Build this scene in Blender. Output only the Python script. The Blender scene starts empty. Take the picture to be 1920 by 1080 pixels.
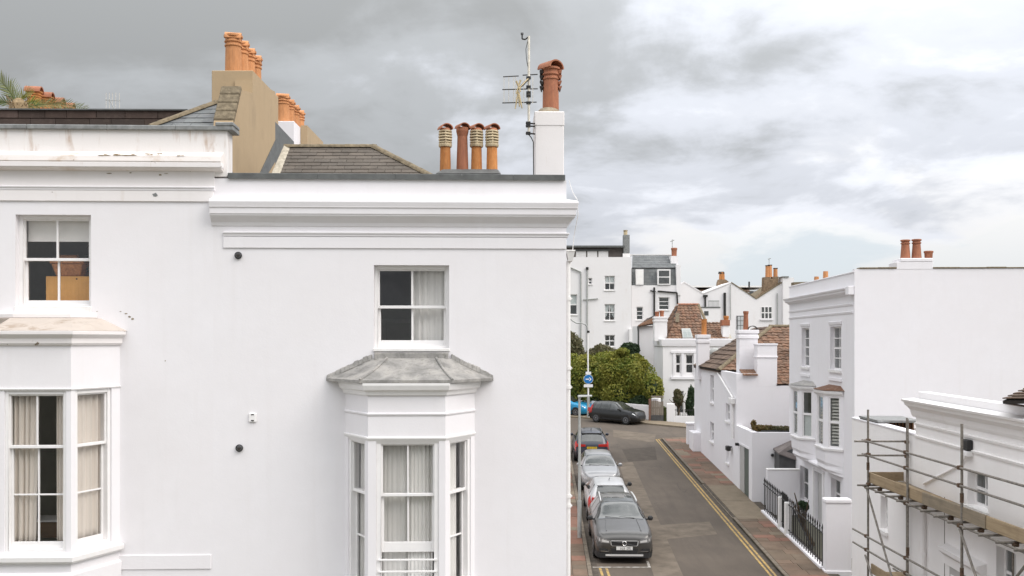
import bpy, bmesh, math, random
from mathutils import Vector, Matrix
R = math.radians
rng = random.Random(7)
scene = bpy.context.scene
COL = scene.collection

# ---------------------------------------------------------------- camera
CAMZ = 8.27                      # eye height: an upper window across the street
FOC = 1820.0                     # focal length in pixels of a 1920 px wide picture
cam_d = bpy.data.cameras.new('camera')
cam = bpy.data.objects.new('camera', cam_d)
COL.objects.link(cam)
cam.location = (0, 0, CAMZ)
cam.rotation_euler = (R(90), 0, 0)
cam_d.sensor_width = 36.0
cam_d.lens = 36.0 * FOC / 1920.0
cam_d.shift_y = (638 - 540) / 1920.0 # a level camera with the lens shifted up: uprights stay upright
cam_d.clip_start = 0.1
cam_d.clip_end = 6000
scene.camera = cam

# ---------------------------------------------------------------- sky, sun, exposure
SUN_EL, SUN_AZ = 44.0, 118.0      # azimuth clockwise from +Y: from the right and behind the camera
sd = Vector((math.sin(R(SUN_AZ)) * math.cos(R(SUN_EL)), math.cos(R(SUN_AZ)) * math.cos(R(SUN_EL)), math.sin(R(SUN_EL))))
sun_d = bpy.data.lights.new('sun', 'SUN')
sun_d.energy = 1.25
sun_d.angle = R(40)
sun_d.color = (1.0, 0.935, 0.87)
sun = bpy.data.objects.new('sun', sun_d)
COL.objects.link(sun)
sun.location = (40, -40, 60)
sun.rotation_euler = (-sd).to_track_quat('-Z', 'Y').to_euler()

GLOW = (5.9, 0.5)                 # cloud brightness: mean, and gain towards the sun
world = bpy.data.worlds.new('World')
scene.world = world
world.use_nodes = True
wt = world.node_tree
wt.nodes.clear()

def wn(kind, **kw):
    n = wt.nodes.new(kind)
    for k, v in kw.items():
        setattr(n, k, v)
    return n

def wmath(op, a, b=None, c=None, clamp=False):
    n = wn('ShaderNodeMath', operation=op)
    n.use_clamp = clamp
    for i, v in enumerate((a, b, c)):
        if v is None:
            continue
        if isinstance(v, (int, float)):
            n.inputs[i].default_value = v
        else:
            wt.links.new(v, n.inputs[i])
    return n.outputs[0]

def wnoise(vec, scale, detail, rough, dist=0.0):
    n = wn('ShaderNodeTexNoise')
    n.inputs['Scale'].default_value = scale
    n.inputs['Detail'].default_value = detail
    n.inputs['Roughness'].default_value = rough
    n.inputs['Distortion'].default_value = dist
    wt.links.new(vec, n.inputs['Vector'])
    return n.outputs['Fac']

def wramp(fac, stops, interp='EASE'):
    n = wn('ShaderNodeValToRGB')
    e = n.color_ramp.elements
    n.color_ramp.interpolation = interp
    while len(e) < len(stops):
        e.new(0.5)
    for i, (p, c) in enumerate(stops):
        e[i].position = p
        e[i].color = (*c, 1) if len(c) == 3 else c
    wt.links.new(fac, n.inputs['Fac'])
    return n.outputs['Color']

tc = wn('ShaderNodeTexCoord')
sky = wn('ShaderNodeTexSky')
sky.sky_type = 'NISHITA'
sky.sun_disc = False
sky.sun_elevation = R(SUN_EL)
sky.sun_rotation = R(SUN_AZ)
sky.altitude = 0
sky.air_density = 1.0
sky.dust_density = 2.5
sky.ozone_density = 1.0
sep = wn('ShaderNodeSeparateXYZ')
wt.links.new(tc.outputs['Generated'], sep.inputs[0])
DX, DY, DZ = sep.outputs
# cloud deck: a layer seen in perspective, squeezed towards the horizon
zz = wmath('ADD', wmath('MAXIMUM', DZ, 0.0), 0.22)
cmb = wn('ShaderNodeCombineXYZ')
wt.links.new(wmath('DIVIDE', DX, zz), cmb.inputs[0])
wt.links.new(wmath('DIVIDE', DY, zz), cmb.inputs[1])
cmb.inputs[2].default_value = 3.4
CV = cmb.outputs[0]
big = wnoise(CV, 0.50, 3, 0.5, 0.3)
mid = wnoise(CV, 1.35, 7, 0.54, 0.45)
fine = wnoise(CV, 3.6, 8, 0.58, 0.3)
# the heavy grey bank lies to the left of the street, the thin bright cloud to the right
lean = wmath('MULTIPLY', wmath('MINIMUM', wmath('MAXIMUM', wmath('MULTIPLY_ADD', DX, -0.85, 0.13), -0.115), 0.22), wmath('MULTIPLY', wmath('SUBTRACT', DY, 0.5), 3.5, None, True))  # bank fades beyond the view, shaped to keep the side facades bright
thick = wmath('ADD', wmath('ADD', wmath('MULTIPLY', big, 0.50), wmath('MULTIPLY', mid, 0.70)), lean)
thick = wmath('ADD', thick, wmath('MULTIPLY', wmath('SUBTRACT', wmath('SUBTRACT', wmath('MINIMUM', DZ, 0.36), 0.12), wmath('MAXIMUM', wmath('SUBTRACT', DZ, 0.40), 0.0)), 1.15))  # cloud thinned overhead to send more light onto the walls
thick = wmath('ADD', thick, wmath('MULTIPLY', wmath('SUBTRACT', fine, 0.5), 0.30))
cloud = wramp(thick, [(0.40, (0.75, 0.755, 0.765)), (0.50, (0.77, 0.77, 0.77)), (0.58, (0.645, 0.665, 0.715)), (0.67, (0.50, 0.52, 0.565)), (0.80, (0.315, 0.328, 0.342)), (0.95, (0.235, 0.243, 0.248))], 'EASE')
# heaped white cloud low in the sky: rounded, with crisper upper edges
cm2 = wn('ShaderNodeCombineXYZ')
wt.links.new(wmath('MULTIPLY', DX, 3.0), cm2.inputs[0])
wt.links.new(wmath('MULTIPLY', DY, 3.0), cm2.inputs[1])
wt.links.new(wmath('MULTIPLY', DZ, 5.5), cm2.inputs[2])
puffs = wnoise(cm2.outputs[0], 1.75, 10, 0.52, 0.25)
pf = wramp(puffs, [(0.49, (0,) * 3), (0.56, (1,) * 3)], 'EASE')
low = wramp(DZ, [(0.03, (0.75,) * 3), (0.12, (1,) * 3), (0.30, (0,) * 3)], 'EASE')
thin = wramp(thick, [(0.52, (1,) * 3), (0.72, (0,) * 3)], 'EASE')
pmask = wmath('MULTIPLY', wmath('MULTIPLY', pf, low), wmath('MULTIPLY', thin, 0.85))
pc_ = wn('ShaderNodeMix', data_type='RGBA')
wt.links.new(pmask, pc_.inputs['Factor'])
wt.links.new(cloud, pc_.inputs['A'])
pc_.inputs['B'].default_value = (0.72, 0.715, 0.71, 1)
cloud = pc_.outputs['Result']
cov = wramp(wmath('ADD', thick, wmath('MULTIPLY', DZ, 0.30)), [(0.44, (0.15,) * 3), (0.60, (1,) * 3)], 'EASE')
scale_c = wn('ShaderNodeMix', data_type='RGBA', blend_type='MULTIPLY')
scale_c.inputs['Factor'].default_value = 1.0
wt.links.new(cloud, scale_c.inputs['A'])
# overhead brightness raised to light the walls; clouds also brighter towards the veiled sun
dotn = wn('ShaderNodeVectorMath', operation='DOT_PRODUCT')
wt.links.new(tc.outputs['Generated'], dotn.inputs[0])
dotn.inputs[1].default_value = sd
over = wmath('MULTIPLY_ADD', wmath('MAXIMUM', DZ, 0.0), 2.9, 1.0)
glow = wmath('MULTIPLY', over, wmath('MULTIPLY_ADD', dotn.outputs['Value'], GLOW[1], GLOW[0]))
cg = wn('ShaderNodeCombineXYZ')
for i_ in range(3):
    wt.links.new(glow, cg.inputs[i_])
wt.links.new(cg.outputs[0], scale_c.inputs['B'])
# clear sky between the clouds, washed by thin high cloud
wash = wn('ShaderNodeMix', data_type='RGBA')
wash.inputs['Factor'].default_value = 0.86
wt.links.new(sky.outputs[0], wash.inputs['A'])
wash.inputs['B'].default_value = (4.35, 4.75, 5.1, 1)
mixc = wn('ShaderNodeMix', data_type='RGBA')
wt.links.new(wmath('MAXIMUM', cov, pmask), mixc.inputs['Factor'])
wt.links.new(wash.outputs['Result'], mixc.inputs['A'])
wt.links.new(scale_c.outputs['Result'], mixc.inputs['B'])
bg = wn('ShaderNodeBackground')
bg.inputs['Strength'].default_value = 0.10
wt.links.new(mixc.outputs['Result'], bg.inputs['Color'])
wo = wn('ShaderNodeOutputWorld')
wt.links.new(bg.outputs[0], wo.inputs[0])

scene.view_settings.view_transform = 'Standard'
scene.view_settings.look = 'None'
scene.view_settings.exposure = 0.79
scene.view_settings.gamma = 1.0
scene.view_settings.use_curve_mapping = False
scene.render.engine = 'CYCLES'
scene.cycles.use_denoising = True
scene.cycles.max_bounces = 9
scene.cycles.diffuse_bounces = 7
scene.cycles.glossy_bounces = 3
scene.cycles.transparent_max_bounces = 12
scene.cycles.caustics_reflective = False
scene.cycles.caustics_refractive = False

# ---------------------------------------------------------------- materials
MATS = {}

class NT:
    def __init__(s, name):
        s.m = bpy.data.materials.new(name)
        s.m.use_nodes = True
        s.t = s.m.node_tree
        s.p = s.t.nodes['Principled BSDF']
        s.co = s.t.nodes.new('ShaderNodeTexCoord').outputs['Object']
    def n(s, kind, **kw):
        n = s.t.nodes.new(kind)
        for k, v in kw.items():
            setattr(n, k, v)
        return n
    def link(s, a, b):
        s.t.links.new(a, b)
    def mapping(s, scale):
        n = s.n('ShaderNodeMapping')
        n.inputs['Scale'].default_value = scale
        s.link(s.co, n.inputs['Vector'])
        return n.outputs[0]
    def noise(s, scale, detail=5, rough=0.55, vec=None, dist=0.0):
        n = s.n('ShaderNodeTexNoise')
        n.inputs['Scale'].default_value = scale
        n.inputs['Detail'].default_value = detail
        n.inputs['Roughness'].default_value = rough
        n.inputs['Distortion'].default_value = dist
        s.link(vec if vec is not None else s.co, n.inputs['Vector'])
        return n.outputs['Fac']
    def ramp(s, fac, stops, interp='LINEAR'):
        n = s.n('ShaderNodeValToRGB')
        e = n.color_ramp.elements
        n.color_ramp.interpolation = interp
        while len(e) < len(stops):
            e.new(0.5)
        for i, (p, c) in enumerate(stops):
            e[i].position = p
            e[i].color = (c, c, c, 1) if isinstance(c, (int, float)) else (*c, 1)
        s.link(fac, n.inputs['Fac'])
        return n.outputs['Color']
    def mix(s, fac, a, b, blend='MIX'):
        n = s.n('ShaderNodeMix', data_type='RGBA', blend_type=blend)
        for key, v in (('Factor', fac), ('A', a), ('B', b)):
            if isinstance(v, (int, float)):
                n.inputs[key].default_value = v
            elif isinstance(v, tuple):
                n.inputs[key].default_value = (*v, 1)
            else:
                s.link(v, n.inputs[key])
        return n.outputs['Result']
    def bump(s, h, strength=0.2, dist=0.01):
        n = s.n('ShaderNodeBump')
        n.inputs['Strength'].default_value = strength
        n.inputs['Distance'].default_value = dist
        s.link(h, n.inputs['Height'])
        s.link(n.outputs[0], s.p.inputs['Normal'])
    def color(s, c):
        if isinstance(c, tuple):
            s.p.inputs['Base Color'].default_value = (*c, 1)
        else:
            s.link(c, s.p.inputs['Base Color'])
    def set(s, rough=0.7, metal=0.0, spec=0.5):
        s.p.inputs['Roughness'].default_value = rough
        s.p.inputs['Metallic'].default_value = metal
        s.p.inputs['Specular IOR Level'].default_value = spec

def simple(name, col, var=0.12, scale=6.0, rough=0.7, metal=0.0, spec=0.4, bump=0.0, bscale=60.0, detail=5):
    t = NT(name)
    f = t.noise(scale, detail, 0.6)
    lo = tuple(max(0, v * (1 - var)) for v in col)
    hi = tuple(min(1, v * (1 + var)) for v in col)
    t.color(t.ramp(f, [(0.3, lo), (0.7, hi)]))
    t.set(rough, metal, spec)
    if bump:
        t.bump(t.noise(bscale, 4, 0.6), bump, 0.01)
    MATS[name] = t.m
    return t

def stucco(name, col, dirt=0.0, dirt_col=(0.50, 0.38, 0.27), chips=0.0, streak=(7.0, 7.0, 0.9), lo=0.60, mottle=0.035):
    t = NT(name)
    f = t.noise(0.9, 6, 0.6)
    g = t.noise(5.0, 5, 0.65)
    base = t.mix(g, tuple(v * (1 - mottle) for v in col), tuple(min(1, v * (1 + mottle * 0.6)) for v in col))
    base = t.mix(t.ramp(f, [(0.35, 0.0), (0.75, 0.55)]), base, tuple(v * q for v, q in zip(col, (0.955, 0.94, 0.93))))
    # faint rain streaks
    st = t.noise(1.0, 5, 0.6, t.mapping((5.0, 5.0, 0.35)))
    base = t.mix(t.ramp(st, [(0.55, 0.0), (0.82, 0.18)]), base, tuple(v * q for v, q in zip(col, (0.80, 0.77, 0.73))))
    if dirt:
        d = t.noise(1.0, 8, 0.68, t.mapping(streak), 0.5)
        d2 = t.noise(1.7, 4, 0.6)
        dd = t.n('ShaderNodeMath', operation='MULTIPLY')
        t.link(t.ramp(d, [(lo, 0.0), (lo + 0.14, 1.0)]), dd.inputs[0])
        t.link(t.ramp(d2, [(0.44, 0.0), (0.60, dirt)]), dd.inputs[1])
        base = t.mix(dd.outputs[0], base, dirt_col)
    if chips:
        v = t.noise(5.5, 9, 0.72, t.mapping((0.8, 0.8, 2.2)), 0.6)
        base = t.mix(t.ramp(v, [(0.705 - chips * 0.05, 0.0), (0.722 - chips * 0.05, 1.0)]), base, (0.23, 0.18, 0.13))
    t.color(base)
    t.set(0.86, 0, 0.25)
    h = t.n('ShaderNodeMath', operation='ADD')
    t.link(t.noise(2.2, 4, 0.5), h.inputs[0])
    m = t.n('ShaderNodeMath', operation='MULTIPLY')
    t.link(t.noise(38, 5, 0.6), m.inputs[0])
    m.inputs[1].default_value = 0.28
    t.link(m.outputs[0], h.inputs[1])
    t.bump(h.outputs[0], 0.30, 0.014)
    MATS[name] = t.m

WHITE = (0.80, 0.785, 0.805)
stucco('stucco', WHITE)
stucco('stucco_stained', (0.81, 0.78, 0.765), dirt=0.8, dirt_col=(0.50, 0.38, 0.30), chips=0.45, lo=0.52)
stucco('stucco_ledge', (0.80, 0.755, 0.73), dirt=0.85, dirt_col=(0.55, 0.42, 0.31), chips=1.0, streak=(2.0, 2.0, 4.0), lo=0.50)
stucco('stucco_bayroof', (0.52, 0.46, 0.41), dirt=0.8, dirt_col=(0.33, 0.26, 0.20), chips=0.8, streak=(4, 4, 4), lo=0.47, mottle=0.14)
stucco('stucco_chipped', (0.82, 0.79, 0.785), dirt=0.35, chips=0.75)
stucco('stucco_far', (0.80, 0.785, 0.79), dirt=0.25, dirt_col=(0.58, 0.52, 0.46), streak=(1.2, 1.2, 0.25), lo=0.55)
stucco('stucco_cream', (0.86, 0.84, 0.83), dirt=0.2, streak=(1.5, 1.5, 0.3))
stucco('render_tan', (0.43, 0.325, 0.205), dirt=0.5, dirt_col=(0.32, 0.245, 0.16), streak=(3, 3, 0.5), lo=0.5, mottle=0.10)
stucco('render_tan_dark', (0.33, 0.27, 0.195), dirt=0.5, dirt_col=(0.22, 0.18, 0.13), streak=(3, 3, 0.5), lo=0.5, mottle=0.10)
simple('white_paint', (0.81, 0.795, 0.79), 0.03, 8, 0.45, 0, 0.4, 0.05, 25)
simple('white_paint_old', (0.78, 0.765, 0.75), 0.06, 14, 0.55, 0, 0.35, 0.12, 40)
simple('coping_grey', (0.115, 0.12, 0.118), 0.22, 7, 0.6, 0, 0.35, 0.2, 30)
simple('coping_lead', (0.235, 0.24, 0.235), 0.28, 9, 0.5, 0.25, 0.5, 0.25, 20)
def leadmat():
    t = NT('lead')
    a = t.noise(3.0, 8, 0.65, None, 0.4)
    b = t.noise(16, 6, 0.7)
    base = t.ramp(a, [(0.30, (0.15, 0.145, 0.138)), (0.46, (0.275, 0.267, 0.254)), (0.60, (0.385, 0.368, 0.345)), (0.74, (0.31, 0.28, 0.245))])
    base = t.mix(t.ramp(b, [(0.52, 0.0), (0.66, 0.6)]), base, (0.17, 0.165, 0.145))
    t.color(base)
    t.set(0.62, 0.1, 0.4)
    t.bump(t.noise(9, 6, 0.6), 0.5, 0.012)
    MATS['lead'] = t.m
leadmat()
def tilemat(name, cols, lichen=(0.42, 0.38, 0.30), lich=0.5, rough=0.85):
    t = NT(name)
    oi = t.n('ShaderNodeObjectInfo')
    base = t.ramp(oi.outputs['Random'], [(i / max(1, len(cols) - 1), c) for i, c in enumerate(cols)])
    f = t.noise(9, 7, 0.7)
    base = t.mix(t.ramp(f, [(0.50, 0.0), (0.68, lich)]), base, lichen)
    g = t.noise(2.0, 5, 0.6)
    base = t.mix(t.ramp(g, [(0.40, 0.0), (0.70, 0.45)]), base, tuple(v * 0.5 for v in cols[0]))
    t.color(base)
    t.set(rough, 0, 0.25)
    t.bump(t.noise(40, 5, 0.7), 0.4, 0.006)
    MATS[name] = t.m
tilemat('tile_brown', [(0.105, 0.09, 0.075), (0.128, 0.108, 0.09), (0.115, 0.10, 0.085), (0.14, 0.118, 0.098)], (0.19, 0.168, 0.135), 0.4)
tilemat('tile_red', [(0.165, 0.085, 0.055), (0.215, 0.12, 0.075), (0.125, 0.078, 0.055), (0.25, 0.15, 0.10)], (0.36, 0.29, 0.22), 0.55)
tilemat('tile_dark', [(0.10, 0.068, 0.05), (0.15, 0.10, 0.072), (0.12, 0.085, 0.065), (0.18, 0.12, 0.085)], (0.24, 0.19, 0.14), 0.45)
tilemat('slate', [(0.125, 0.135, 0.14), (0.17, 0.18, 0.18), (0.145, 0.15, 0.155)], (0.26, 0.25, 0.21), 0.35, 0.6)
tilemat('cladding_brown', [(0.062, 0.046, 0.038), (0.085, 0.058, 0.048), (0.058, 0.047, 0.041), (0.10, 0.07, 0.06)], (0.16, 0.12, 0.10), 0.3)
tilemat('slab_brown', [(0.145, 0.100, 0.071), (0.172, 0.122, 0.088), (0.132, 0.102, 0.074), (0.19, 0.13, 0.093), (0.15, 0.122, 0.09)], (0.185, 0.155, 0.12), 0.5)
tilemat('slab_red', [(0.22, 0.112, 0.079), (0.25, 0.137, 0.099), (0.19, 0.11, 0.082)], (0.21, 0.155, 0.118), 0.45)
tilemat('slab_buff', [(0.235, 0.19, 0.135), (0.20, 0.162, 0.117)], (0.15, 0.122, 0.093), 0.55)
simple('mortar', (0.29, 0.245, 0.18), 0.3, 12, 0.95, 0, 0.2, 0.6, 40)
simple('mortar_pale', (0.40, 0.36, 0.29), 0.3, 14, 0.95, 0, 0.2, 0.6, 40)
simple('ridge_lichen', (0.19, 0.155, 0.105), 0.4, 13, 0.95, 0, 0.2, 0.6, 40, 8)
simple('brick_old', (0.23, 0.165, 0.11), 0.4, 6, 0.95, 0, 0.2, 0.5, 20)
def potmat(name, c1, c2, soot_shade=0.3):
    t = NT(name)
    f = t.noise(5.5, 6, 0.62)
    base = t.ramp(f, [(0.32, c1), (0.68, c2)])
    st = t.noise(1.0, 5, 0.6, t.mapping((14, 14, 1.6)))
    base = t.mix(t.ramp(st, [(0.50, 0.0), (0.72, soot_shade)]), base, (0.12, 0.075, 0.05))
    oi = t.n('ShaderNodeObjectInfo')
    hsv = t.n('ShaderNodeHueSaturation')
    mr = t.n('ShaderNodeMapRange')
    mr.inputs['To Min'].default_value = 0.86
    mr.inputs['To Max'].default_value = 1.12
    t.link(oi.outputs['Random'], mr.inputs['Value'])
    t.link(mr.outputs[0], hsv.inputs['Value'])
    t.link(base, hsv.inputs['Color'])
    t.color(hsv.outputs[0])
    t.set(0.75, 0, 0.35)
    t.bump(t.noise(30, 4, 0.6), 0.2, 0.005)
    MATS[name] = t.m
potmat('terracotta', (0.51, 0.225, 0.09), (0.61, 0.285, 0.125), 0.45)
potmat('terracotta_orange', (0.44, 0.165, 0.045), (0.54, 0.235, 0.075), 0.45)
potmat('terracotta_red', (0.30, 0.115, 0.065), (0.40, 0.16, 0.085), 0.5)
potmat('pot_cream', (0.50, 0.40, 0.25), (0.62, 0.52, 0.35), 0.45)
simple('soot_shade', (0.035, 0.03, 0.027), 0.3, 9, 0.95)  # near-black: soot, and painted-in shade of slots, gaps and wheel wells
simple('black_plastic', (0.018, 0.018, 0.019), 0.2, 9, 0.45)
simple('grey_plastic', (0.10, 0.10, 0.105), 0.1, 9, 0.5)
simple('iron_black', (0.022, 0.021, 0.02), 0.3, 20, 0.5, 0, 0.4)
simple('metal_grey', (0.36, 0.37, 0.36), 0.15, 15, 0.5, 0.35)
simple('lamp_grey', (0.40, 0.41, 0.395), 0.12, 8, 0.5, 0.2)
simple('aerial_white', (0.68, 0.64, 0.56), 0.2, 30, 0.6, 0.2)
simple('aerial_tan', (0.46, 0.37, 0.22), 0.3, 30, 0.7, 0.1)
simple('galvanised', (0.21, 0.19, 0.165), 0.4, 14, 0.6, 0.3, 0.5, 0.1, 40)
simple('rust', (0.115, 0.075, 0.05), 0.5, 25, 0.85, 0.2)
def woodmat(name, c1, c2, sc=(1.5, 1.5, 22)):
    t = NT(name)
    f = t.noise(1.0, 6, 0.6, t.mapping(sc), 0.4)
    g = t.noise(2.5, 5, 0.6)
    base = t.ramp(f, [(0.30, c1), (0.70, c2)])
    base = t.mix(t.ramp(g, [(0.45, 0.0), (0.75, 0.5)]), base, tuple(v * 0.55 for v in c1))
    t.color(base)
    t.set(0.85, 0, 0.25)
    t.bump(f, 0.3, 0.006)
    MATS[name] = t.m
woodmat('scaffold_board', (0.27, 0.20, 0.125), (0.40, 0.31, 0.20), (8, 1.0, 26))
woodmat('scaffold_board_grey', (0.20, 0.165, 0.12), (0.29, 0.24, 0.175), (8, 1.0, 26))
woodmat('gate_wood', (0.20, 0.17, 0.14), (0.29, 0.25, 0.21), (22, 22, 1.2))
woodmat('pine', (0.70, 0.36, 0.10), (0.76, 0.41, 0.13), (30, 3, 1.5))
woodmat('dark_wood', (0.12, 0.06, 0.03), (0.18, 0.095, 0.05), (4, 4, 26))
simple('wicker', (0.36, 0.155, 0.06), 0.4, 26, 0.8, 0, 0.3, 0.6, 60)
simple('room', (0.50, 0.50, 0.47), 0.1, 3, 0.95)
simple('room_light', (0.62, 0.60, 0.57), 0.08, 3, 0.95)
simple('blind_white', (0.84, 0.83, 0.81), 0.03, 5, 0.9)
simple('plate_white', (0.72, 0.72, 0.70), 0.04, 5, 0.5)
simple('plate_yellow', (0.62, 0.42, 0.02), 0.05, 5, 0.5)
simple('sign_blue', (0.012, 0.16, 0.44), 0.05, 5, 0.4)
simple('sign_white', (0.78, 0.78, 0.77), 0.03, 5, 0.45)
simple('door_green', (0.105, 0.125, 0.11), 0.15, 4, 0.5)
simple('door_grey', (0.46, 0.45, 0.44), 0.06, 4, 0.5)
simple('dark_gate', (0.075, 0.075, 0.075), 0.2, 5, 0.6)
simple('felt_roof', (0.20, 0.175, 0.165), 0.2, 4, 0.9, 0, 0.2, 0.3, 20)
simple('attic_brown', (0.115, 0.10, 0.09), 0.2, 3, 0.8)
simple('lichen_spot', (0.36, 0.27, 0.17), 0.3, 30, 0.95)
simple('solar_dark', (0.05, 0.05, 0.052), 0.2, 5, 0.4)
def curtainmat(name, c, trans=0.35):
    t = NT(name)
    st = t.noise(1.0, 4, 0.6, t.mapping((22, 22, 0.5)))
    t.color(t.ramp(st, [(0.3, tuple(v * 0.88 for v in c)), (0.7, c)]))
    t.set(0.95, 0, 0.1)
    tr = t.n('ShaderNodeBsdfTranslucent')
    tr.inputs['Color'].default_value = (*c, 1)
    mx = t.n('ShaderNodeMixShader')
    mx.inputs[0].default_value = trans
    t.link(t.p.outputs[0], mx.inputs[1])
    t.link(tr.outputs[0], mx.inputs[2])
    t.link(mx.outputs[0], t.t.nodes['Material Output'].inputs[0])
    MATS[name] = t.m
curtainmat('curtain_beige', (0.83, 0.765, 0.70), 0.10)
curtainmat('curtain_white', (0.90, 0.89, 0.87), 0.10)
curtainmat('curtain_grey', (0.80, 0.79, 0.77), 0.10)
def glassmat(name, tint, ior=1.45, rough=0.01, boost=1.0):
    m = bpy.data.materials.new(name)
    m.use_nodes = True
    t = m.node_tree
    t.nodes.clear()
    lw = t.nodes.new('ShaderNodeLayerWeight')
    lw.inputs['Blend'].default_value = 0.5
    pw5 = t.nodes.new('ShaderNodeMath')
    pw5.operation = 'POWER'
    pw5.inputs[1].default_value = 5.0
    t.links.new(lw.outputs['Facing'], pw5.inputs[0])
    k = t.nodes.new('ShaderNodeMath')
    k.operation = 'MULTIPLY_ADD'
    k.use_clamp = True
    k.inputs[1].default_value = 0.9
    k.inputs[2].default_value = 0.035 * boost
    t.links.new(pw5.outputs[0], k.inputs[0])
    tr = t.nodes.new('ShaderNodeBsdfTransparent')
    tr.inputs['Color'].default_value = (*tint, 1)
    gl = t.nodes.new('ShaderNodeBsdfGlossy')
    gl.inputs['Roughness'].default_value = rough
    # slightly uneven old glass
    tcn = t.nodes.new('ShaderNodeTexCoord')
    nz = t.nodes.new('ShaderNodeTexNoise')
    nz.inputs['Scale'].default_value = 2.2
    t.links.new(tcn.outputs['Object'], nz.inputs['Vector'])
    bp = t.nodes.new('ShaderNodeBump')
    bp.inputs['Strength'].default_value = 0.02
    bp.inputs['Distance'].default_value = 0.05
    t.links.new(nz.outputs['Fac'], bp.inputs['Height'])
    t.links.new(bp.outputs[0], gl.inputs['Normal'])
    mx = t.nodes.new('ShaderNodeMixShader')
    t.links.new(k.outputs[0], mx.inputs[0])
    t.links.new(tr.outputs[0], mx.inputs[1])
    t.links.new(gl.outputs[0], mx.inputs[2])
    o = t.nodes.new('ShaderNodeOutputMaterial')
    t.links.new(mx.outputs[0], o.inputs[0])
    MATS[name] = m
glassmat('glass', (0.975, 0.972, 0.966))
glassmat('glass_far', (0.90, 0.92, 0.92), 1.5, 0.02, 1.6)

def carpaint(name, c, metal=0.45, rough=0.32):
    t = NT(name)
    f = t.noise(3.0, 4, 0.6)
    t.color(t.ramp(f, [(0.3, tuple(v * 0.9 for v in c)), (0.7, c)]))
    t.set(rough, metal, 0.5)
    t.p.inputs['Coat Weight'].default_value = 0.45
    t.p.inputs['Coat Roughness'].default_value = 0.06
    MATS[name] = t.m
carpaint('paint_graphite', (0.075, 0.072, 0.068), 0.35)
carpaint('paint_silver', (0.33, 0.33, 0.335))
carpaint('paint_white', (0.50, 0.50, 0.505), 0.15)
carpaint('paint_navy', (0.012, 0.016, 0.030), 0.0)
carpaint('paint_black', (0.009, 0.0095, 0.010), 0.0)
carpaint('paint_blue', (0.01, 0.27, 0.50), 0.2)
def carglass():
    t = NT('car_glass')
    f = t.noise(1.6, 5, 0.6)
    t.color(t.ramp(f, [(0.35, (0.02, 0.023, 0.022)), (0.7, (0.07, 0.075, 0.07))]))
    t.set(0.06, 0, 0.9)
    t.p.inputs['Coat Weight'].default_value = 0.3
    t.p.inputs['Coat Roughness'].default_value = 0.02
    MATS['car_glass'] = t.m
carglass()
simple('rail_silver', (0.66, 0.66, 0.65), 0.05, 10, 0.35, 0.2)
simple('lamp_dark', (0.27, 0.27, 0.27), 0.3, 18, 0.12, 0.3, 0.8)
simple('tyre', (0.02, 0.02, 0.02), 0.2, 20, 0.85)
simple('alloy', (0.35, 0.35, 0.36), 0.1, 10, 0.35, 0.8)
simple('chrome', (0.70, 0.70, 0.70), 0.05, 10, 0.18, 0.9)
simple('trim_black', (0.025, 0.025, 0.026), 0.2, 10, 0.6)
simple('tail_red', (0.42, 0.025, 0.02), 0.2, 10, 0.2, 0, 0.6)
simple('lamp_clear', (0.55, 0.56, 0.56), 0.25, 18, 0.12, 0.4, 0.8)

def roadmat():
    t = NT('asphalt')
    a = t.noise(0.35, 6, 0.6)
    b = t.noise(120, 3, 0.7)
    c = t.noise(1.0, 7, 0.65, t.mapping((1.6, 0.22, 1)), 0.6)
    base = t.ramp(a, [(0.3, (0.098, 0.079, 0.062)), (0.5, (0.118, 0.095, 0.075)), (0.7, (0.140, 0.113, 0.089))])
    base = t.mix(t.ramp(c, [(0.46, 0.0), (0.66, 0.45)]), base, (0.076, 0.063, 0.052))
    base = t.mix(t.ramp(b, [(0.35, 0.45), (0.65, 0.0)]), base, (0.07, 0.064, 0.058))
    vo = t.n('ShaderNodeTexVoronoi', feature='DISTANCE_TO_EDGE')
    vo.inputs['Scale'].default_value = 0.32
    w = t.n('ShaderNodeTexNoise')
    w.inputs['Scale'].default_value = 1.1
    w.inputs['Detail'].default_value = 6
    t.link(t.co, w.inputs['Vector'])
    vm = t.n('ShaderNodeVectorMath', operation='MULTIPLY_ADD')
    t.link(w.outputs['Color'], vm.inputs[0])
    vm.inputs[1].default_value = (1.6, 1.6, 1.6)
    t.link(t.co, vm.inputs[2])
    t.link(vm.outputs[0], vo.inputs['Vector'])
    crack = t.ramp(vo.outputs['Distance'], [(0.0, 0.8), (0.008, 0.0)])
    br = t.noise(0.5, 3, 0.5)
    cm = t.n('ShaderNodeMath', operation='MULTIPLY')
    t.link(crack, cm.inputs[0])
    t.link(t.ramp(br, [(0.48, 0.0), (0.60, 1.0)]), cm.inputs[1])
    base = t.mix(cm.outputs[0], base, (0.05, 0.045, 0.04))
    t.color(base)
    t.set(0.9, 0, 0.25)
    t.bump(b, 0.35, 0.006)
    MATS['asphalt'] = t.m
roadmat()
simple('asphalt_patch', (0.080, 0.067, 0.055), 0.2, 3, 0.92, 0, 0.2, 0.4, 120)
simple('asphalt_old', (0.142, 0.117, 0.092), 0.25, 2, 0.92, 0, 0.2, 0.4, 120)
def linemat(name, c):
    t = NT(name)
    f = t.noise(7, 8, 0.7)
    t.color(t.mix(t.ramp(f, [(0.42, 0.0), (0.62, 0.85)]), c, (0.15, 0.125, 0.10)))
    t.set(0.85, 0, 0.25)
    MATS[name] = t.m
linemat('line_yellow', (0.47, 0.315, 0.105))
linemat('line_white', (0.56, 0.54, 0.50))
simple('kerb_stone', (0.165, 0.138, 0.108), 0.3, 5, 0.9, 0, 0.2, 0.3, 40)
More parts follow.
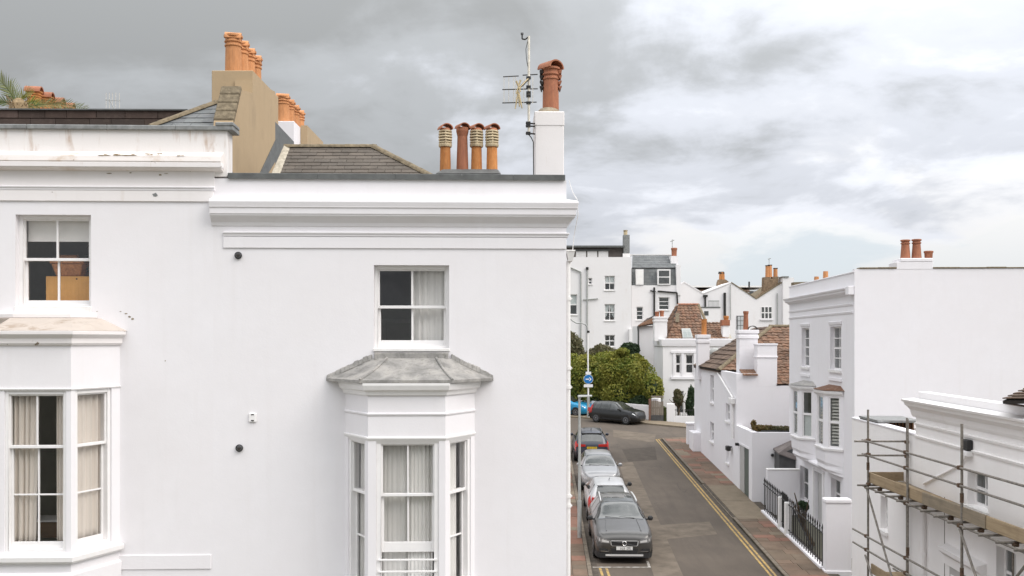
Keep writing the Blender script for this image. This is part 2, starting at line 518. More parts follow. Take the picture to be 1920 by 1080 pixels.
simple('kerb_dark', (0.085, 0.071, 0.058), 0.3, 5, 0.9, 0, 0.2, 0.3, 40)
simple('earth', (0.12, 0.10, 0.07), 0.3, 2, 0.95, 0, 0.1, 0.4, 20)
simple('grass_ground', (0.075, 0.085, 0.035), 0.35, 1.5, 0.95, 0, 0.1, 0.4, 20)
simple('terrain', (0.13, 0.125, 0.095), 0.3, 0.2, 0.95)
def leafmat(name, cols, sc=1.0):
    t = NT(name)
    f = t.noise(sc, 4, 0.6)
    g = t.n('ShaderNodeTexWhiteNoise')
    ge = t.n('ShaderNodeNewGeometry')
    base = t.ramp(ge.outputs['Random Per Island'], [(i / (len(cols) - 1), c) for i, c in enumerate(cols)])
    base = t.mix(t.ramp(f, [(0.38, 0.0), (0.66, 0.7)]), base, cols[-1])
    t.color(base)
    t.set(0.6, 0, 0.35)
    tr = t.n('ShaderNodeBsdfTranslucent')
    t.link(base, tr.inputs['Color'])
    mx = t.n('ShaderNodeMixShader')
    mx.inputs[0].default_value = 0.3
    t.link(t.p.outputs[0], mx.inputs[1])
    t.link(tr.outputs[0], mx.inputs[2])
    t.link(mx.outputs[0], t.t.nodes['Material Output'].inputs[0])
    MATS[name] = t.m
leafmat('leaf_hedge', [(0.06, 0.10, 0.016), (0.115, 0.165, 0.024), (0.185, 0.22, 0.032), (0.33, 0.295, 0.055)], 0.6)
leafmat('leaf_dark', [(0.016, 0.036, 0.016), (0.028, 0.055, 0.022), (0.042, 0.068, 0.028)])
leafmat('leaf_olive', [(0.085, 0.095, 0.05), (0.13, 0.135, 0.07), (0.18, 0.165, 0.09), (0.15, 0.125, 0.06)])
leafmat('leaf_palm', [(0.11, 0.15, 0.05), (0.16, 0.20, 0.07), (0.23, 0.235, 0.11)])
leafmat('leaf_palm_bright', [(0.17, 0.20, 0.03), (0.22, 0.235, 0.04), (0.26, 0.24, 0.05)])
leafmat('leaf_rust', [(0.17, 0.09, 0.04), (0.20, 0.13, 0.045), (0.16, 0.15, 0.05), (0.22, 0.15, 0.06)])
simple('palm_husk', (0.30, 0.22, 0.13), 0.4, 20, 0.95, 0, 0.2, 0.5, 40)
simple('bark', (0.10, 0.075, 0.05), 0.3, 12, 0.95, 0, 0.2, 0.5, 40)

# ---------------------------------------------------------------- building tools
ORIG = {}          # object -> world position its mesh coordinates start from

class Frame:
    """Local axes of a wall: x along it (right, seen from outside), y into it, z up."""
    def __init__(s, x, y, deg, z=0.0):
        s.o = Vector((x, y, z))
        a = R(deg)
        s.ex = Vector((math.cos(a), math.sin(a), 0))
        s.ey = Vector((-math.sin(a), math.cos(a), 0))
        s.deg = deg
    def w(s, x, y, z):
        return s.o + s.ex * x + s.ey * y + Vector((0, 0, z))
    def sub(s, x, y, deg):
        p = s.w(x, y, 0)
        return Frame(p.x, p.y, s.deg + deg, p.z)
    def at(s, px, py, y=0.0):
        """measured point: where the sight line of a picture position meets the plane y of this wall"""
        d = Vector(((px - 960) / FOC, 1.0, (638 - py) / FOC))
        c = Vector((0, 0, CAMZ))
        t = ((s.o - c).dot(s.ey) + y) / d.dot(s.ey)
        p = c + d * t - s.o
        return p.dot(s.ex), p.z
    def x(s, px, y=0.0):
        return s.at(px, 638, y)[0]
    def z(s, px, py, y=0.0):
        return s.at(px, py, y)[1]
WORLD = Frame(0, 0, 0)

def gz(Y):
    """street surface height"""
    return 0.0357 * min(Y, 130)

class MB:
    def __init__(s):
        s.v = []
        s.f = []
    def poly(s, pts):
        i = len(s.v)
        s.v += [Vector(p) for p in pts]
        s.f.append(tuple(range(i, i + len(pts))))
        return s
    def hexa(s, p):
        i = len(s.v)
        s.v += [Vector(q) for q in p]
        for f in ((0, 3, 2, 1), (4, 5, 6, 7), (0, 1, 5, 4), (1, 2, 6, 5), (2, 3, 7, 6), (3, 0, 4, 7)):
            s.f.append(tuple(i + k for k in f))
        return s
    def box(s, F, x0, x1, y0, y1, z0, z1):
        return s.hexa([F.w(x0, y0, z0), F.w(x1, y0, z0), F.w(x1, y1, z0), F.w(x0, y1, z0), F.w(x0, y0, z1), F.w(x1, y0, z1), F.w(x1, y1, z1), F.w(x0, y1, z1)])
    def extrude(s, a, b):
        """solid between two equal polygons of world points"""
        i = len(s.v)
        n = len(a)
        s.v += [Vector(p) for p in a] + [Vector(p) for p in b]
        s.f.append(tuple(range(i + n - 1, i - 1, -1)))
        s.f.append(tuple(range(i + n, i + 2 * n)))
        for k in range(n):
            m = (k + 1) % n
            s.f.append((i + k, i + m, i + n + m, i + n + k))
        return s
    def slab_xz(s, F, pts, y0, y1):
        return s.extrude([F.w(x, y0, z) for x, z in pts], [F.w(x, y1, z) for x, z in pts])
    def slab_yz(s, F, pts, x0, x1):
        return s.extrude([F.w(x0, y, z) for y, z in pts], [F.w(x1, y, z) for y, z in pts])
    def slab_xy(s, F, pts, z0, z1):
        return s.extrude([F.w(x, y, z0) for x, y in pts], [F.w(x, y, z1) for x, y in pts])
    def tube(s, p, q, r, n=8, r2=None):
        p, q = Vector(p), Vector(q)
        r2 = r if r2 is None else r2
        d = (q - p).normalized()
        u = d.orthogonal().normalized()
        w = d.cross(u)
        a = [p + (u * math.cos(2 * math.pi * k / n) + w * math.sin(2 * math.pi * k / n)) * r for k in range(n)]
        b = [q + (u * math.cos(2 * math.pi * k / n) + w * math.sin(2 * math.pi * k / n)) * r2 for k in range(n)]
        return s.extrude(a, b)
    def path(s, pts, r, n=6):
        for a, b in zip(pts[:-1], pts[1:]):
            s.tube(a, b, r, n)
        return s
    def lathe(s, c, prof, n=14):
        c = Vector(c)
        i = len(s.v)
        m = len(prof)
        for r, z in prof:
            for k in range(n):
                a = 2 * math.pi * k / n
                s.v.append(c + Vector((r * math.cos(a), r * math.sin(a), z)))
        for j in range(m - 1):
            for k in range(n):
                l = (k + 1) % n
                s.f.append((i + j * n + k, i + j * n + l, i + (j + 1) * n + l, i + (j + 1) * n + k))
        s.f.append(tuple(i + k for k in range(n - 1, -1, -1)))
        s.f.append(tuple(i + (m - 1) * n + k for k in range(n)))
        return s
    def sweep(s, F, path, prof):
        """moulding: closed profile (out, z) carried along a plan path; out is to the right of the path"""
        pts = [Vector((x, y)) for x, y in path]
        n = len(pts)
        rings = []
        for k in range(n):
            def nor(a, b):
                d = (pts[b] - pts[a]).normalized()
                return Vector((d.y, -d.x))
            if k == 0:
                m = nor(0, 1)
            elif k == n - 1:
                m = nor(n - 2, n - 1)
            else:
                a, b = nor(k - 1, k), nor(k, k + 1)
                m = (a + b).normalized()
                m = m / max(0.25, m.dot(a))
            rings.append([F.w(pts[k].x + m.x * o, pts[k].y + m.y * o, z) for o, z in prof])
        i = len(s.v)
        c = len(prof)
        for r in rings:
            s.v += r
        for k in range(n - 1):
            for j in range(c):
                l = (j + 1) % c
                s.f.append((i + k * c + j, i + k * c + l, i + (k + 1) * c + l, i + (k + 1) * c + j))
        s.f.append(tuple(i + j for j in range(c - 1, -1, -1)))
        s.f.append(tuple(i + (n - 1) * c + j for j in range(c)))
        return s
    def wall(s, F, x0, x1, z0, z1, holes, t=0.25, y=0.0):
        """wall with openings (xa, xb, za, zb)"""
        xs = sorted({x0, x1, *[h[0] for h in holes], *[h[1] for h in holes]})
        zs = sorted({z0, z1, *[h[2] for h in holes], *[h[3] for h in holes]})
        xs = [v for v in xs if x0 <= v <= x1]
        zs = [v for v in zs if z0 <= v <= z1]
        def solid(i, j):
            if i < 0 or j < 0 or i >= len(xs) - 1 or j >= len(zs) - 1:
                return False
            cx, cz = (xs[i] + xs[i + 1]) / 2, (zs[j] + zs[j + 1]) / 2
            return not any(h[0] < cx < h[1] and h[2] < cz < h[3] for h in holes)
        for i in range(len(xs) - 1):
            for j in range(len(zs) - 1):
                if not solid(i, j):
                    continue
                a, b, c, d = xs[i], xs[i + 1], zs[j], zs[j + 1]
                s.poly([F.w(a, y, c), F.w(b, y, c), F.w(b, y, d), F.w(a, y, d)])
                s.poly([F.w(b, y + t, c), F.w(a, y + t, c), F.w(a, y + t, d), F.w(b, y + t, d)])
                if not solid(i - 1, j):
                    s.poly([F.w(a, y + t, c), F.w(a, y, c), F.w(a, y, d), F.w(a, y + t, d)])
                if not solid(i + 1, j):
                    s.poly([F.w(b, y, c), F.w(b, y + t, c), F.w(b, y + t, d), F.w(b, y, d)])
                if not solid(i, j - 1):
                    s.poly([F.w(a, y + t, c), F.w(b, y + t, c), F.w(b, y, c), F.w(a, y, c)])
                if not solid(i, j + 1):
                    s.poly([F.w(a, y, d), F.w(b, y, d), F.w(b, y + t, d), F.w(a, y + t, d)])
        return s
    def build(s, name, mat, parent=None, smooth=False, bevel=0.0, weld=True, recalc=True, at=None, seg=1):
        o0 = ORIG[parent] if parent is not None else (Vector(at) if at is not None else Vector((0, 0, 0)))
        me = bpy.data.meshes.new(name)
        me.from_pydata([v - o0 for v in s.v], [], s.f)
        if weld or recalc:
            bm = bmesh.new()
            bm.from_mesh(me)
            if weld:
                bmesh.ops.remove_doubles(bm, verts=bm.verts, dist=1e-5)
            if recalc:
                bmesh.ops.recalc_face_normals(bm, faces=bm.faces)
            bm.to_mesh(me)
            bm.free()
        me.materials.append(MATS[mat] if isinstance(mat, str) else mat)
        if smooth:
            me.polygons.foreach_set('use_smooth', [True] * len(me.polygons))
            if smooth != 'all':
                me.set_sharp_from_angle(angle=R(40))
        o = bpy.data.objects.new(name, me)
        COL.objects.link(o)
        if parent is not None:
            o.parent = parent
            ORIG[o] = o0
        else:
            o.location = o0
            ORIG[o] = o0
        if bevel:
            md = o.modifiers.new('bevel', 'BEVEL')
            md.width = bevel
            md.segments = seg
            md.limit_method = 'ANGLE'
            md.angle_limit = R(40)
            md.harden_normals = False
        return o

def tag(o, label=None, cat=None, group=None, kind=None):
    if label:
        o['label'] = label
    if cat:
        o['category'] = cat
    if group:
        o['group'] = group
    if kind:
        o['kind'] = kind
    return o

def thing(name, loc, label, cat, group=None):
    o = bpy.data.objects.new(name, None)
    COL.objects.link(o)
    o.location = loc
    o.empty_display_size = 0.2
    ORIG[o] = Vector(loc)
    return tag(o, label, cat, group)

def put(mesh_obj_data, name, parent, loc, rotz=0.0, scale=(1, 1, 1)):
    """another piece that shares mesh data, at a world place"""
    o = bpy.data.objects.new(name, mesh_obj_data)
    COL.objects.link(o)
    o.parent = parent
    o.location = Vector(loc) - ORIG[parent]
    o.rotation_euler = (0, 0, rotz)
    o.scale = scale
    ORIG[o] = Vector(loc)
    return o

def bxp(name, mat, parent, F, x0, x1, y0, y1, z0, z1, bevel=0.0):
    return MB().box(F, x0, x1, y0, y1, z0, z1).build(name, mat, parent, bevel=bevel)

# ---- windows
def sash(parent_win, F, x0, x1, z0, z1, y, cols, rows, st=0.045, bar=0.02, bottom=None, mat='white_paint', glass='glass', top=None, dep=0.04):
    bt = st if bottom is None else bottom
    tp = st if top is None else top
    m = MB()
    m.box(F, x0, x0 + st, y, y + dep, z0, z1)
    m.box(F, x1 - st, x1, y, y + dep, z0, z1)
    m.box(F, x0 + st, x1 - st, y + 0.001, y + dep - 0.001, z0, z0 + bt)
    m.box(F, x0 + st, x1 - st, y + 0.001, y + dep - 0.001, z1 - tp, z1)
    ix0, ix1, iz0, iz1 = x0 + st, x1 - st, z0 + bt, z1 - tp
    xs = [ix0 + (ix1 - ix0) * k / cols for k in range(cols + 1)]
    zs = [iz0 + (iz1 - iz0) * k / rows for k in range(rows + 1)]
    for v in xs[1:-1]:
        m.box(F, v - bar / 2, v + bar / 2, y + 0.004, y + dep - 0.004, iz0, iz1)
    for v in zs[1:-1]:
        m.box(F, ix0, ix1, y + 0.007, y + dep - 0.007, v - bar / 2, v + bar / 2)
    m.build('sash', mat, parent_win, bevel=0.004 if st > 0.03 else 0)
    for i in range(cols):
        for j in range(rows):
            a = xs[i] + (bar / 2 if i else 0)
            b = xs[i + 1] - (bar / 2 if i < cols - 1 else 0)
            c = zs[j] + (bar / 2 if j else 0)
            d = zs[j + 1] - (bar / 2 if j < rows - 1 else 0)
            ym = y + dep / 2
            MB().box(F, a, b, ym, ym + 0.004, c, d).build('pane', glass, parent_win)

def window(house, F, x0, x1, z0, z1, y, split, up, lo, jamb=0.06, head=0.06, sill=0.05, st=0.045, bar=0.022, lower_bottom=0.07, glass='glass', mat='white_paint', lower_z0=None, sill_out=0.0, dep=0.04):
    """sliding sash window: box frame, upper sash outside, lower sash behind it"""
    m = MB()
    yb = y + 0.13
    m.box(F, x0, x0 + jamb, y, yb, z0, z1)
    m.box(F, x1 - jamb, x1, y, yb, z0, z1)
    m.box(F, x0 + jamb, x1 - jamb, y + 0.001, yb, z1 - head, z1)
    m.box(F, x0 + jamb, x1 - jamb, y - sill_out, yb, z0, z0 + sill)
    w = m.build('window', mat, house, bevel=0.005)
    zs = z0 + sill + (z1 - head - z0 - sill) * split
    sash(w, F, x0 + jamb - 0.012, x1 - jamb + 0.012, zs - 0.02, z1 - head + 0.01, y + 0.03, up[0], up[1], st, bar, bottom=0.042, mat=mat, glass=glass, top=0.03, dep=dep)
    lz = z0 + sill if lower_z0 is None else lower_z0
    sash(w, F, x0 + jamb, x1 - jamb, lz, zs + 0.02, y + 0.035 + dep, lo[0], lo[1], st, bar, bottom=lower_bottom, mat=mat, glass=glass, top=0.035, dep=dep)
    return w

def room(house, F, x0, x1, z0, z1, y0, depth, mat='room'):
    m = MB()
    a, b, c, d = x0, x1, z0, z1
    y1 = y0 + depth
    m.poly([F.w(a, y1, c), F.w(b, y1, c), F.w(b, y1, d), F.w(a, y1, d)])
    m.poly([F.w(a, y0, c), F.w(a, y1, c), F.w(a, y1, d), F.w(a, y0, d)])
    m.poly([F.w(b, y0, c), F.w(b, y1, c), F.w(b, y1, d), F.w(b, y0, d)])
    m.poly([F.w(a, y0, c), F.w(b, y0, c), F.w(b, y1, c), F.w(a, y1, c)])
    m.poly([F.w(a, y0, d), F.w(b, y0, d), F.w(b, y1, d), F.w(a, y1, d)])
    return m.build('room_interior', mat, house, recalc=False)

def curtain(F, x0, x1, z0, z1, y, mat, label, folds=7, amp=0.03, gather=0.0, seed=1, group=None):
    """hanging cloth with folds; gather > 0 draws the foot in towards x0, < 0 towards x1"""
    r = random.Random(seed)
    n, k = folds * 8, 10
    ph = [r.uniform(0, 6.28) for _ in range(4)]
    m = MB()
    for j in range(k + 1):
        v = j / k
        for i in range(n + 1):
            u = i / n
            uu = u
            if gather > 0:
                uu = u * (1 - gather * (1 - v))
            elif gather < 0:
                uu = 1 - (1 - u) * (1 + gather * (1 - v))
            a = amp * (0.75 + 0.5 * math.sin(u * 5 + ph[0]))
            dy = a * math.sin(u * folds * 2 * math.pi + 0.8 * math.sin(u * 9 + ph[1]) + 0.25 * math.sin(v * 3 + ph[2])) + 0.35 * a * math.sin(u * folds * 4.3 * math.pi + ph[3])
            m.v.append(F.w(x0 + (x1 - x0) * uu, y + dy, z0 + (z1 - z0) * v))
    for j in range(k):
        for i in range(n):
            q = j * (n + 1) + i
            m.f.append((q, q + 1, q + n + 2, q + n + 1))
    c = F.w((x0 + x1) / 2, y, z0)
    o = m.build('curtain', mat, None, smooth='all', weld=False, recalc=False, at=c)
    md = o.modifiers.new('cloth', 'SOLIDIFY')
    md.thickness = 0.003
    return tag(o, label, 'curtain', group)

# ---- roofs
def clip_poly(poly, edge_pts):
    """clip convex-clip polygon (2D), counterclockwise clip"""
    out = poly
    n = len(edge_pts)
    for k in range(n):
        a, b = edge_pts[k], edge_pts[(k + 1) % n]
        inp, out = out, []
        if not inp:
            return []
        def side(p):
            return (b[0] - a[0]) * (p[1] - a[1]) - (b[1] - a[1]) * (p[0] - a[0])
        for i in range(len(inp)):
            p, q = inp[i], inp[(i + 1) % len(inp)]
            sp, sq = side(p), side(q)
            if sp >= 0:
                out.append(p)
            if (sp >= 0) != (sq >= 0):
                t = sp / (sp - sq)
                out.append((p[0] + (q[0] - p[0]) * t, p[1] + (q[1] - p[1]) * t))
    return out

def roof_plane(parent, corners, gauge, width, mat, name='tile', base_mat='soot_shade', thick=0.018, curve=0.0, gap=0.006, lift=0.02, jitter=0.004, seed=3, single=False, base=True):
    """a roof slope of single tiles. corners: world points (bl, br, tr, tl), counterclockwise seen from outside"""
    r = random.Random(seed)
    bl, br, tr, tl = [Vector(c) for c in corners]
    ex = (br - bl).normalized()
    nrm = (br - bl).cross(tl - bl).normalized()
    ey = nrm.cross(ex).normalized()
    P2 = [((c - bl).dot(ex), (c - bl).dot(ey)) for c in (bl, br, tr, tl)]
    if base:
        m = MB()
        m.extrude([c - nrm * 0.06 for c in (bl, br, tr, tl)], [c - nrm * 0.004 for c in (bl, br, tr, tl)])
        b = m.build('roof_deck', base_mat, parent)
    H = max(p[1] for p in P2)
    x0, x1 = min(p[0] for p in P2), max(p[0] for p in P2)
    rows = int(math.ceil(H / gauge))
    acc = MB()
    n = 0
    for j in range(rows):
        y0, y1 = j * gauge, min(H, (j + 1) * gauge + 0.03)
        off = (width / 2 if j % 2 else 0.0) if curve == 0 else 0.0
        i = 0
        x = x0 - width + off
        while x < x1:
            quad = [(x + gap / 2, y0), (x + width - gap / 2, y0), (x + width - gap / 2, y1), (x + gap / 2, y1)]
            cp = clip_poly(quad, P2)
            area = abs(sum(cp[k][0] * cp[(k + 1) % len(cp)][1] - cp[(k + 1) % len(cp)][0] * cp[k][1] for k in range(len(cp)))) / 2 if len(cp) > 2 else 0
            if area > 0.12 * width * gauge:
                m = acc if single else MB()
                jz = r.uniform(-jitter, jitter)
                def lv(p, top):
                    t = (p[1] - y0) / (y1 - y0)
                    h = lift * (1 - t) + (thick if top else 0) + jz
                    return bl + ex * p[0] + ey * p[1] + nrm * h
                if curve and len(cp) == 4 and area > 0.9 * width * gauge * (y1 - y0) / gauge:
                    # S-shaped pantile: strips across the width
                    K = 5
                    xa, xb = quad[0][0], quad[1][0]
                    tops, bots = [], []
                    for yy in (y0, y1):
                        row = []
                        for q in range(K + 1):
                            u = q / K
                            t = (yy - y0) / (y1 - y0)
                            h = lift * (1 - t) + jz + thick + curve * (0.5 + 0.5 * math.sin(u * 2 * math.pi - 0.6))
                            row.append(bl + ex * (xa + (xb - xa) * u) + ey * yy + nrm * h)
                        tops.append(row)
                    for q in range(K):
                        m.poly([tops[0][q], tops[0][q + 1], tops[1][q + 1], tops[1][q]])
                    foot = [p - nrm * (thick + curve * 0.6) for p in tops[0]]
                    for q in range(K):
                        m.poly([foot[q], foot[q + 1], tops[0][q + 1], tops[0][q]])
                else:
                    m.extrude([lv(p, False) for p in cp], [lv(p, True) for p in cp])
                n += 1
                if not single:
                    m.build(name, mat, parent, recalc=not curve)
            x += width
    if single:
        o = acc.build(name + '_courses', mat, parent, recalc=False, weld=False)
        o['kind'] = 'stuff'
    return n

def ridge(parent, p, q, r, n, mat, name='ridge_tile'):
    """half-round capping tiles laid end to end"""
    p, q = Vector(p), Vector(q)
    d = (q - p) / n
    u = d.normalized()
    s = u.cross(Vector((0, 0, 1))).normalized()
    t = s.cross(u).normalized()
    for k in range(n):
        a, b = p + d * (k - 0.03), p + d * (k + 1.02)
        m = MB()
        ra, rb = r * 1.06, r * 0.96
        K = 6
        A = [a + s * math.cos(math.pi * i / K) * ra + t * math.sin(math.pi * i / K) * ra * 0.8 for i in range(K + 1)]
        B = [b + s * math.cos(math.pi * i / K) * rb + t * math.sin(math.pi * i / K) * rb * 0.8 for i in range(K + 1)]
        m.extrude(A, B)
        m.build(name, mat, parent, smooth=True)

# ---- chimney pots (shared meshes)
def lathe_mesh(name, prof, mat, n=18):
    m = MB().lathe((0, 0, 0), prof, n)
    me = bpy.data.meshes.new(name)
    me.from_pydata(m.v, [], m.f)
    me.materials.append(MATS[mat])
    me.polygons.foreach_set('use_smooth', [True] * len(me.polygons))
    me.set_sharp_from_angle(angle=R(35))
    return me
POT = {}
def pot_mesh(kind, mat):
    """kinds: profile of a pot about 1 unit high and 1 unit in diameter scale"""
    key = (kind, mat)
    if key in POT:
        return POT[key]
    if kind == 'roll':     # tall pot with roll bands near the top and a dark mouth
        prof = [(0.40, 0), (0.385, 0.55), (0.375, 0.70), (0.42, 0.72), (0.42, 0.75), (0.38, 0.765), (0.37, 0.80), (0.43, 0.825), (0.43, 0.85), (0.39, 0.87), (0.385, 0.93), (0.46, 0.955), (0.46, 1.0), (0.36, 1.0), (0.34, 0.9)]
    elif kind == 'taper':
        prof = [(0.48, 0), (0.46, 0.08), (0.37, 0.72), (0.36, 0.76), (0.44, 0.79), (0.44, 0.83), (0.36, 0.85), (0.36, 0.90), (0.46, 0.93), (0.46, 0.985), (0.40, 1.0), (0.32, 1.0), (0.30, 0.85)]
    elif kind == 'plain':
        prof = [(0.46, 0), (0.45, 0.10), (0.38, 0.80), (0.40, 0.83), (0.47, 0.92), (0.47, 1.0), (0.37, 1.0), (0.35, 0.85)]
    elif kind == 'tub':
        prof = [(0.36, 0), (0.40, 0.1), (0.44, 0.75), (0.50, 0.78), (0.50, 0.95), (0.44, 1.0), (0.40, 1.0), (0.36, 0.8)]
    elif kind == 'shaft':  # straight shaft under a louvred top
        prof = [(0.46, 0), (0.45, 0.05), (0.41, 0.93), (0.40, 1.0)]
    POT[key] = lathe_mesh('chimney_pot', prof, mat)
    return POT[key]

def cowl(parent, c, r, rotz, mat, flare=0.25):
    """half-round hood tile over a pot, open at both ends along rotz"""
    m = MB()
    d = Vector((math.cos(rotz), math.sin(rotz), 0))
    s = Vector((-d.y, d.x, 0))
    K = 10
    L = r * 1.08
    th = r * 0.16
    for sg in (0,):
        rows = []
        for e in (-L, L):
            o_, i_ = [], []
            for k in range(K + 1):
                a = math.pi * k / K
                o_.append(Vector(c) + d * e + s * math.cos(a) * r * 1.12 + Vector((0, 0, math.sin(a) * r * 0.95)))
                i_.append(Vector(c) + d * e + s * math.cos(a) * (r * 1.12 - th) + Vector((0, 0, math.sin(a) * (r * 0.95 - th))))
            rows.append((o_, i_))
        for k in range(K):
            (o0, i0), (o1, i1) = rows
            m.poly([o0[k], o0[k + 1], o1[k + 1], o1[k]])
            m.poly([i0[k], i0[k + 1], i1[k + 1], i1[k]])
            m.poly([o0[k], o0[k + 1], i0[k + 1], i0[k]])
            m.poly([o1[k], o1[k + 1], i1[k + 1], i1[k]])
        for k in (0, K):
            m.poly([o0[k], o1[k], i1[k], i0[k]])
    return m.build('hood', mat, parent, smooth=True)

# ================================================================ ground
def strip(name, mat, pts_l, pts_r, dz, kind='structure', thick=0.0):
    """a sheet between two plan lines, following the street slope"""
    m = MB()
    n = len(pts_l)
    for k in range(n - 1):
        a, b, c, d = pts_l[k], pts_r[k], pts_r[k + 1], pts_l[k + 1]
        q = [Vector((p[0], p[1], gz(p[1]) + dz)) for p in (a, b, c, d)]
        if thick:
            m.extrude([p - Vector((0, 0, thick)) for p in q], q)
        else:
            m.poly(q)
    o = m.build(name, mat, None)
    o['kind'] = kind
    return o

m = MB()
xs = [-2500, -200, -40, 0, 40, 200, 2500]
ys = [-400, -40, 0, 20, 40, 60, 80, 100, 130, 400, 4000]
for i in range(len(xs) - 1):
    for j in range(len(ys) - 1):
        m.poly([(xs[a], ys[b], gz(max(-40, ys[b])) - 0.05) for a, b in ((i, j), (i + 1, j), (i + 1, j + 1), (i, j + 1))])
m.build('ground', 'terrain')['kind'] = 'structure'

SD = 0.0324                       # the street drifts to the right as it climbs
def kx_l(Y):                      # left kerb line
    return 1.498 + SD * Y
def kx_r(Y):                      # right kerb line
    return 7.30 + SD * Y
def wx_r(Y):                      # back of the right pavement
    return 8.47 + 0.0385 * Y

# ================================================================ corner house (B) and its neighbour (A)
F0 = Frame(0, 14.0, 2.0)
BASEZ = 0.42
xB0, xB1 = F0.x(400), F0.x(1062)
zc = lambda py, y=0.0, px=740: F0.z(px, py, y)
zl = lambda py, y=0.0, px=200: F0.z(px, py, y)

HB = thing('corner_house', F0.w((xB0 + xB1) / 2, 0, BASEZ), 'white stucco corner house with grey lead bay roof, at the street entrance', 'house')
zBtop = zc(335)
BD = 0.70
wl, wr = F0.x(647), F0.x(890)
fl, fr = F0.x(690, -BD), F0.x(835, -BD)
uw = (F0.x(701), F0.x(842), zc(655), zc(497))
bay_top, bay_bot = zc(742, -BD, 762), BASEZ
m = MB().wall(F0, xB0, xB1, BASEZ, zBtop - 0.01, [uw, (wl + 0.12, wr - 0.12, BASEZ + 0.6, zc(800))], 0.30)
m.build('wall', 'stucco', HB)
MB().box(F0, xB1 - 0.28, xB1 - 0.002, 0.302, 5.4, BASEZ, zBtop - 0.012).build('side_wall', 'stucco', HB)
MB().box(F0, xB0 + 0.004, xB1 - 0.29, 5.1, 5.4, BASEZ, zBtop - 0.012).build('rear_wall', 'stucco', HB)
MB().box(F0, xB0 + 0.01, xB1 - 0.285, 0.31, 5.09, zBtop - 0.45, zBtop - 0.35).build('roof_slab', 'felt_roof', HB)
# parapet coping in lengths
cx0, cx1 = F0.x(427, -0.03), F0.x(1060, -0.03)
zk0, zk1 = zc(335, -0.03), zc(325.5, -0.03)
cuts = [cx0, F0.x(596), F0.x(742), F0.x(866), F0.x(962), cx1]
for a, b in zip(cuts[:-1], cuts[1:]):
    MB().slab_yz(F0, [(-0.035, zk0 - 0.012), (-0.022, zk0 - 0.012), (-0.022, zk0 + 0.004), (0.36, zk0 + 0.004), (0.36, zk1 - 0.01), (-0.03, zk1 - 0.002), (-0.036, zk1 - 0.008)], a + 0.0015, b - 0.0015).build('coping', 'coping_grey', HB)
MB().slab_yz(F0, [(0.37, zk0 - 0.02), (0.37, zk1), (5.42, zk1), (5.42, zk0 - 0.02)], cx1 - 0.32, cx1 + 0.005).build('coping', 'coping_grey', HB)
# main cornice, returned round the corner
P = lambda py, o: (o, zc(py, -o))
prof = [(-0.02, zc(426)), (0.012, zc(425)), P(418, 0.03), P(411, 0.075), P(405, 0.118), P(402.5, 0.123), P(401.5, 0.132), P(390.5, 0.135), P(389.5, 0.148), P(387, 0.15), P(379, 0.163), P(376, 0.158), P(374.5, 0.13), (-0.02, zc(371))]
MB().sweep(F0, [(F0.x(397), 0), (xB1, 0), (xB1, 2.6)], prof).build('cornice', 'stucco', HB, bevel=0.004)
# uneven mortar lip on the cornice
r = random.Random(5)
x = F0.x(400)
while x < xB1 - 0.1:
    w = r.uniform(0.35, 0.9)
    h = r.uniform(0.010, 0.024)
    w = min(w, xB1 + 0.13 - x)
    MB().box(F0, x, x + w, -0.150, -0.02, zc(376, -0.15), zc(376, -0.15) + h).build('mortar_lip', 'stucco_chipped', HB, bevel=0.006)
    x += w + r.uniform(0.0, 0.05)
x0f = F0.x(419)
MB().sweep(F0, [(x0f, 0), (xB1, 0), (xB1, 2.0)], [(-0.02, zc(444)), (0.022, zc(444)), (0.026, zc(440.5)), (0.040, zc(438.5)), (0.040, zc(436)), (-0.02, zc(434.5))]).build('string_moulding', 'stucco', HB, bevel=0.003)
MB().box(F0, x0f, xB1 - 0.003, -0.018, 0.02, zc(466), zc(445)).build('frieze_band', 'stucco', HB, bevel=0.004)
# upper window
window(HB, F0, uw[0], uw[1], uw[2], uw[3], 0.10, 0.505, (2, 1), (2, 1), jamb=0.045, head=0.055, sill=0.055, st=0.038, bar=0.03, lower_bottom=0.075)
MB().box(F0, uw[0] - 0.01, uw[1] + 0.01, -0.03, 0.099, uw[2] - 0.03, uw[2] + 0.012).build('sill', 'white_paint_old', HB, bevel=0.006)
room(HB, F0, uw[0] - 1.2, uw[1] + 0.55, uw[2] - 0.7, uw[3] + 0.25, 0.302, 3.4)
curtain(F0, F0.x(771), F0.x(842), uw[2] + 0.02, uw[3] - 0.02, 0.29, 'curtain_white', 'white sheer curtain in right half of the window above the lead bay roof', 5, 0.03, 0, 3)
# things seen in the dark half: a picture and a lampshade
pf = thing('picture_frame', F0.w(F0.x(741), 3.2, uw[2] + 0.15), 'small pale picture frame in the dark room above the lead bay roof', 'picture')
MB().box(F0, F0.x(741) - 0.55, F0.x(741) + 0.05, 3.55, 3.60, uw[2] - 0.05, uw[2] + 0.52).build('frame', 'white_paint', pf)
MB().box(F0, F0.x(741) - 0.47, F0.x(741) - 0.03, 3.53, 3.549, uw[2] + 0.03, uw[2] + 0.44).build('print', 'room', pf)

# bay
def panels(F, wl, wr, fl, fr, d):
    aL = math.degrees(math.atan2(-d, fl - wl))
    aR = math.degrees(math.atan2(d, wr - fr))
    return (F.sub(wl, 0, aL), math.hypot(d, fl - wl)), (F.sub(fl, -d, 0), fr - fl), (F.sub(fr, -d, aR), math.hypot(d, wr - fr))

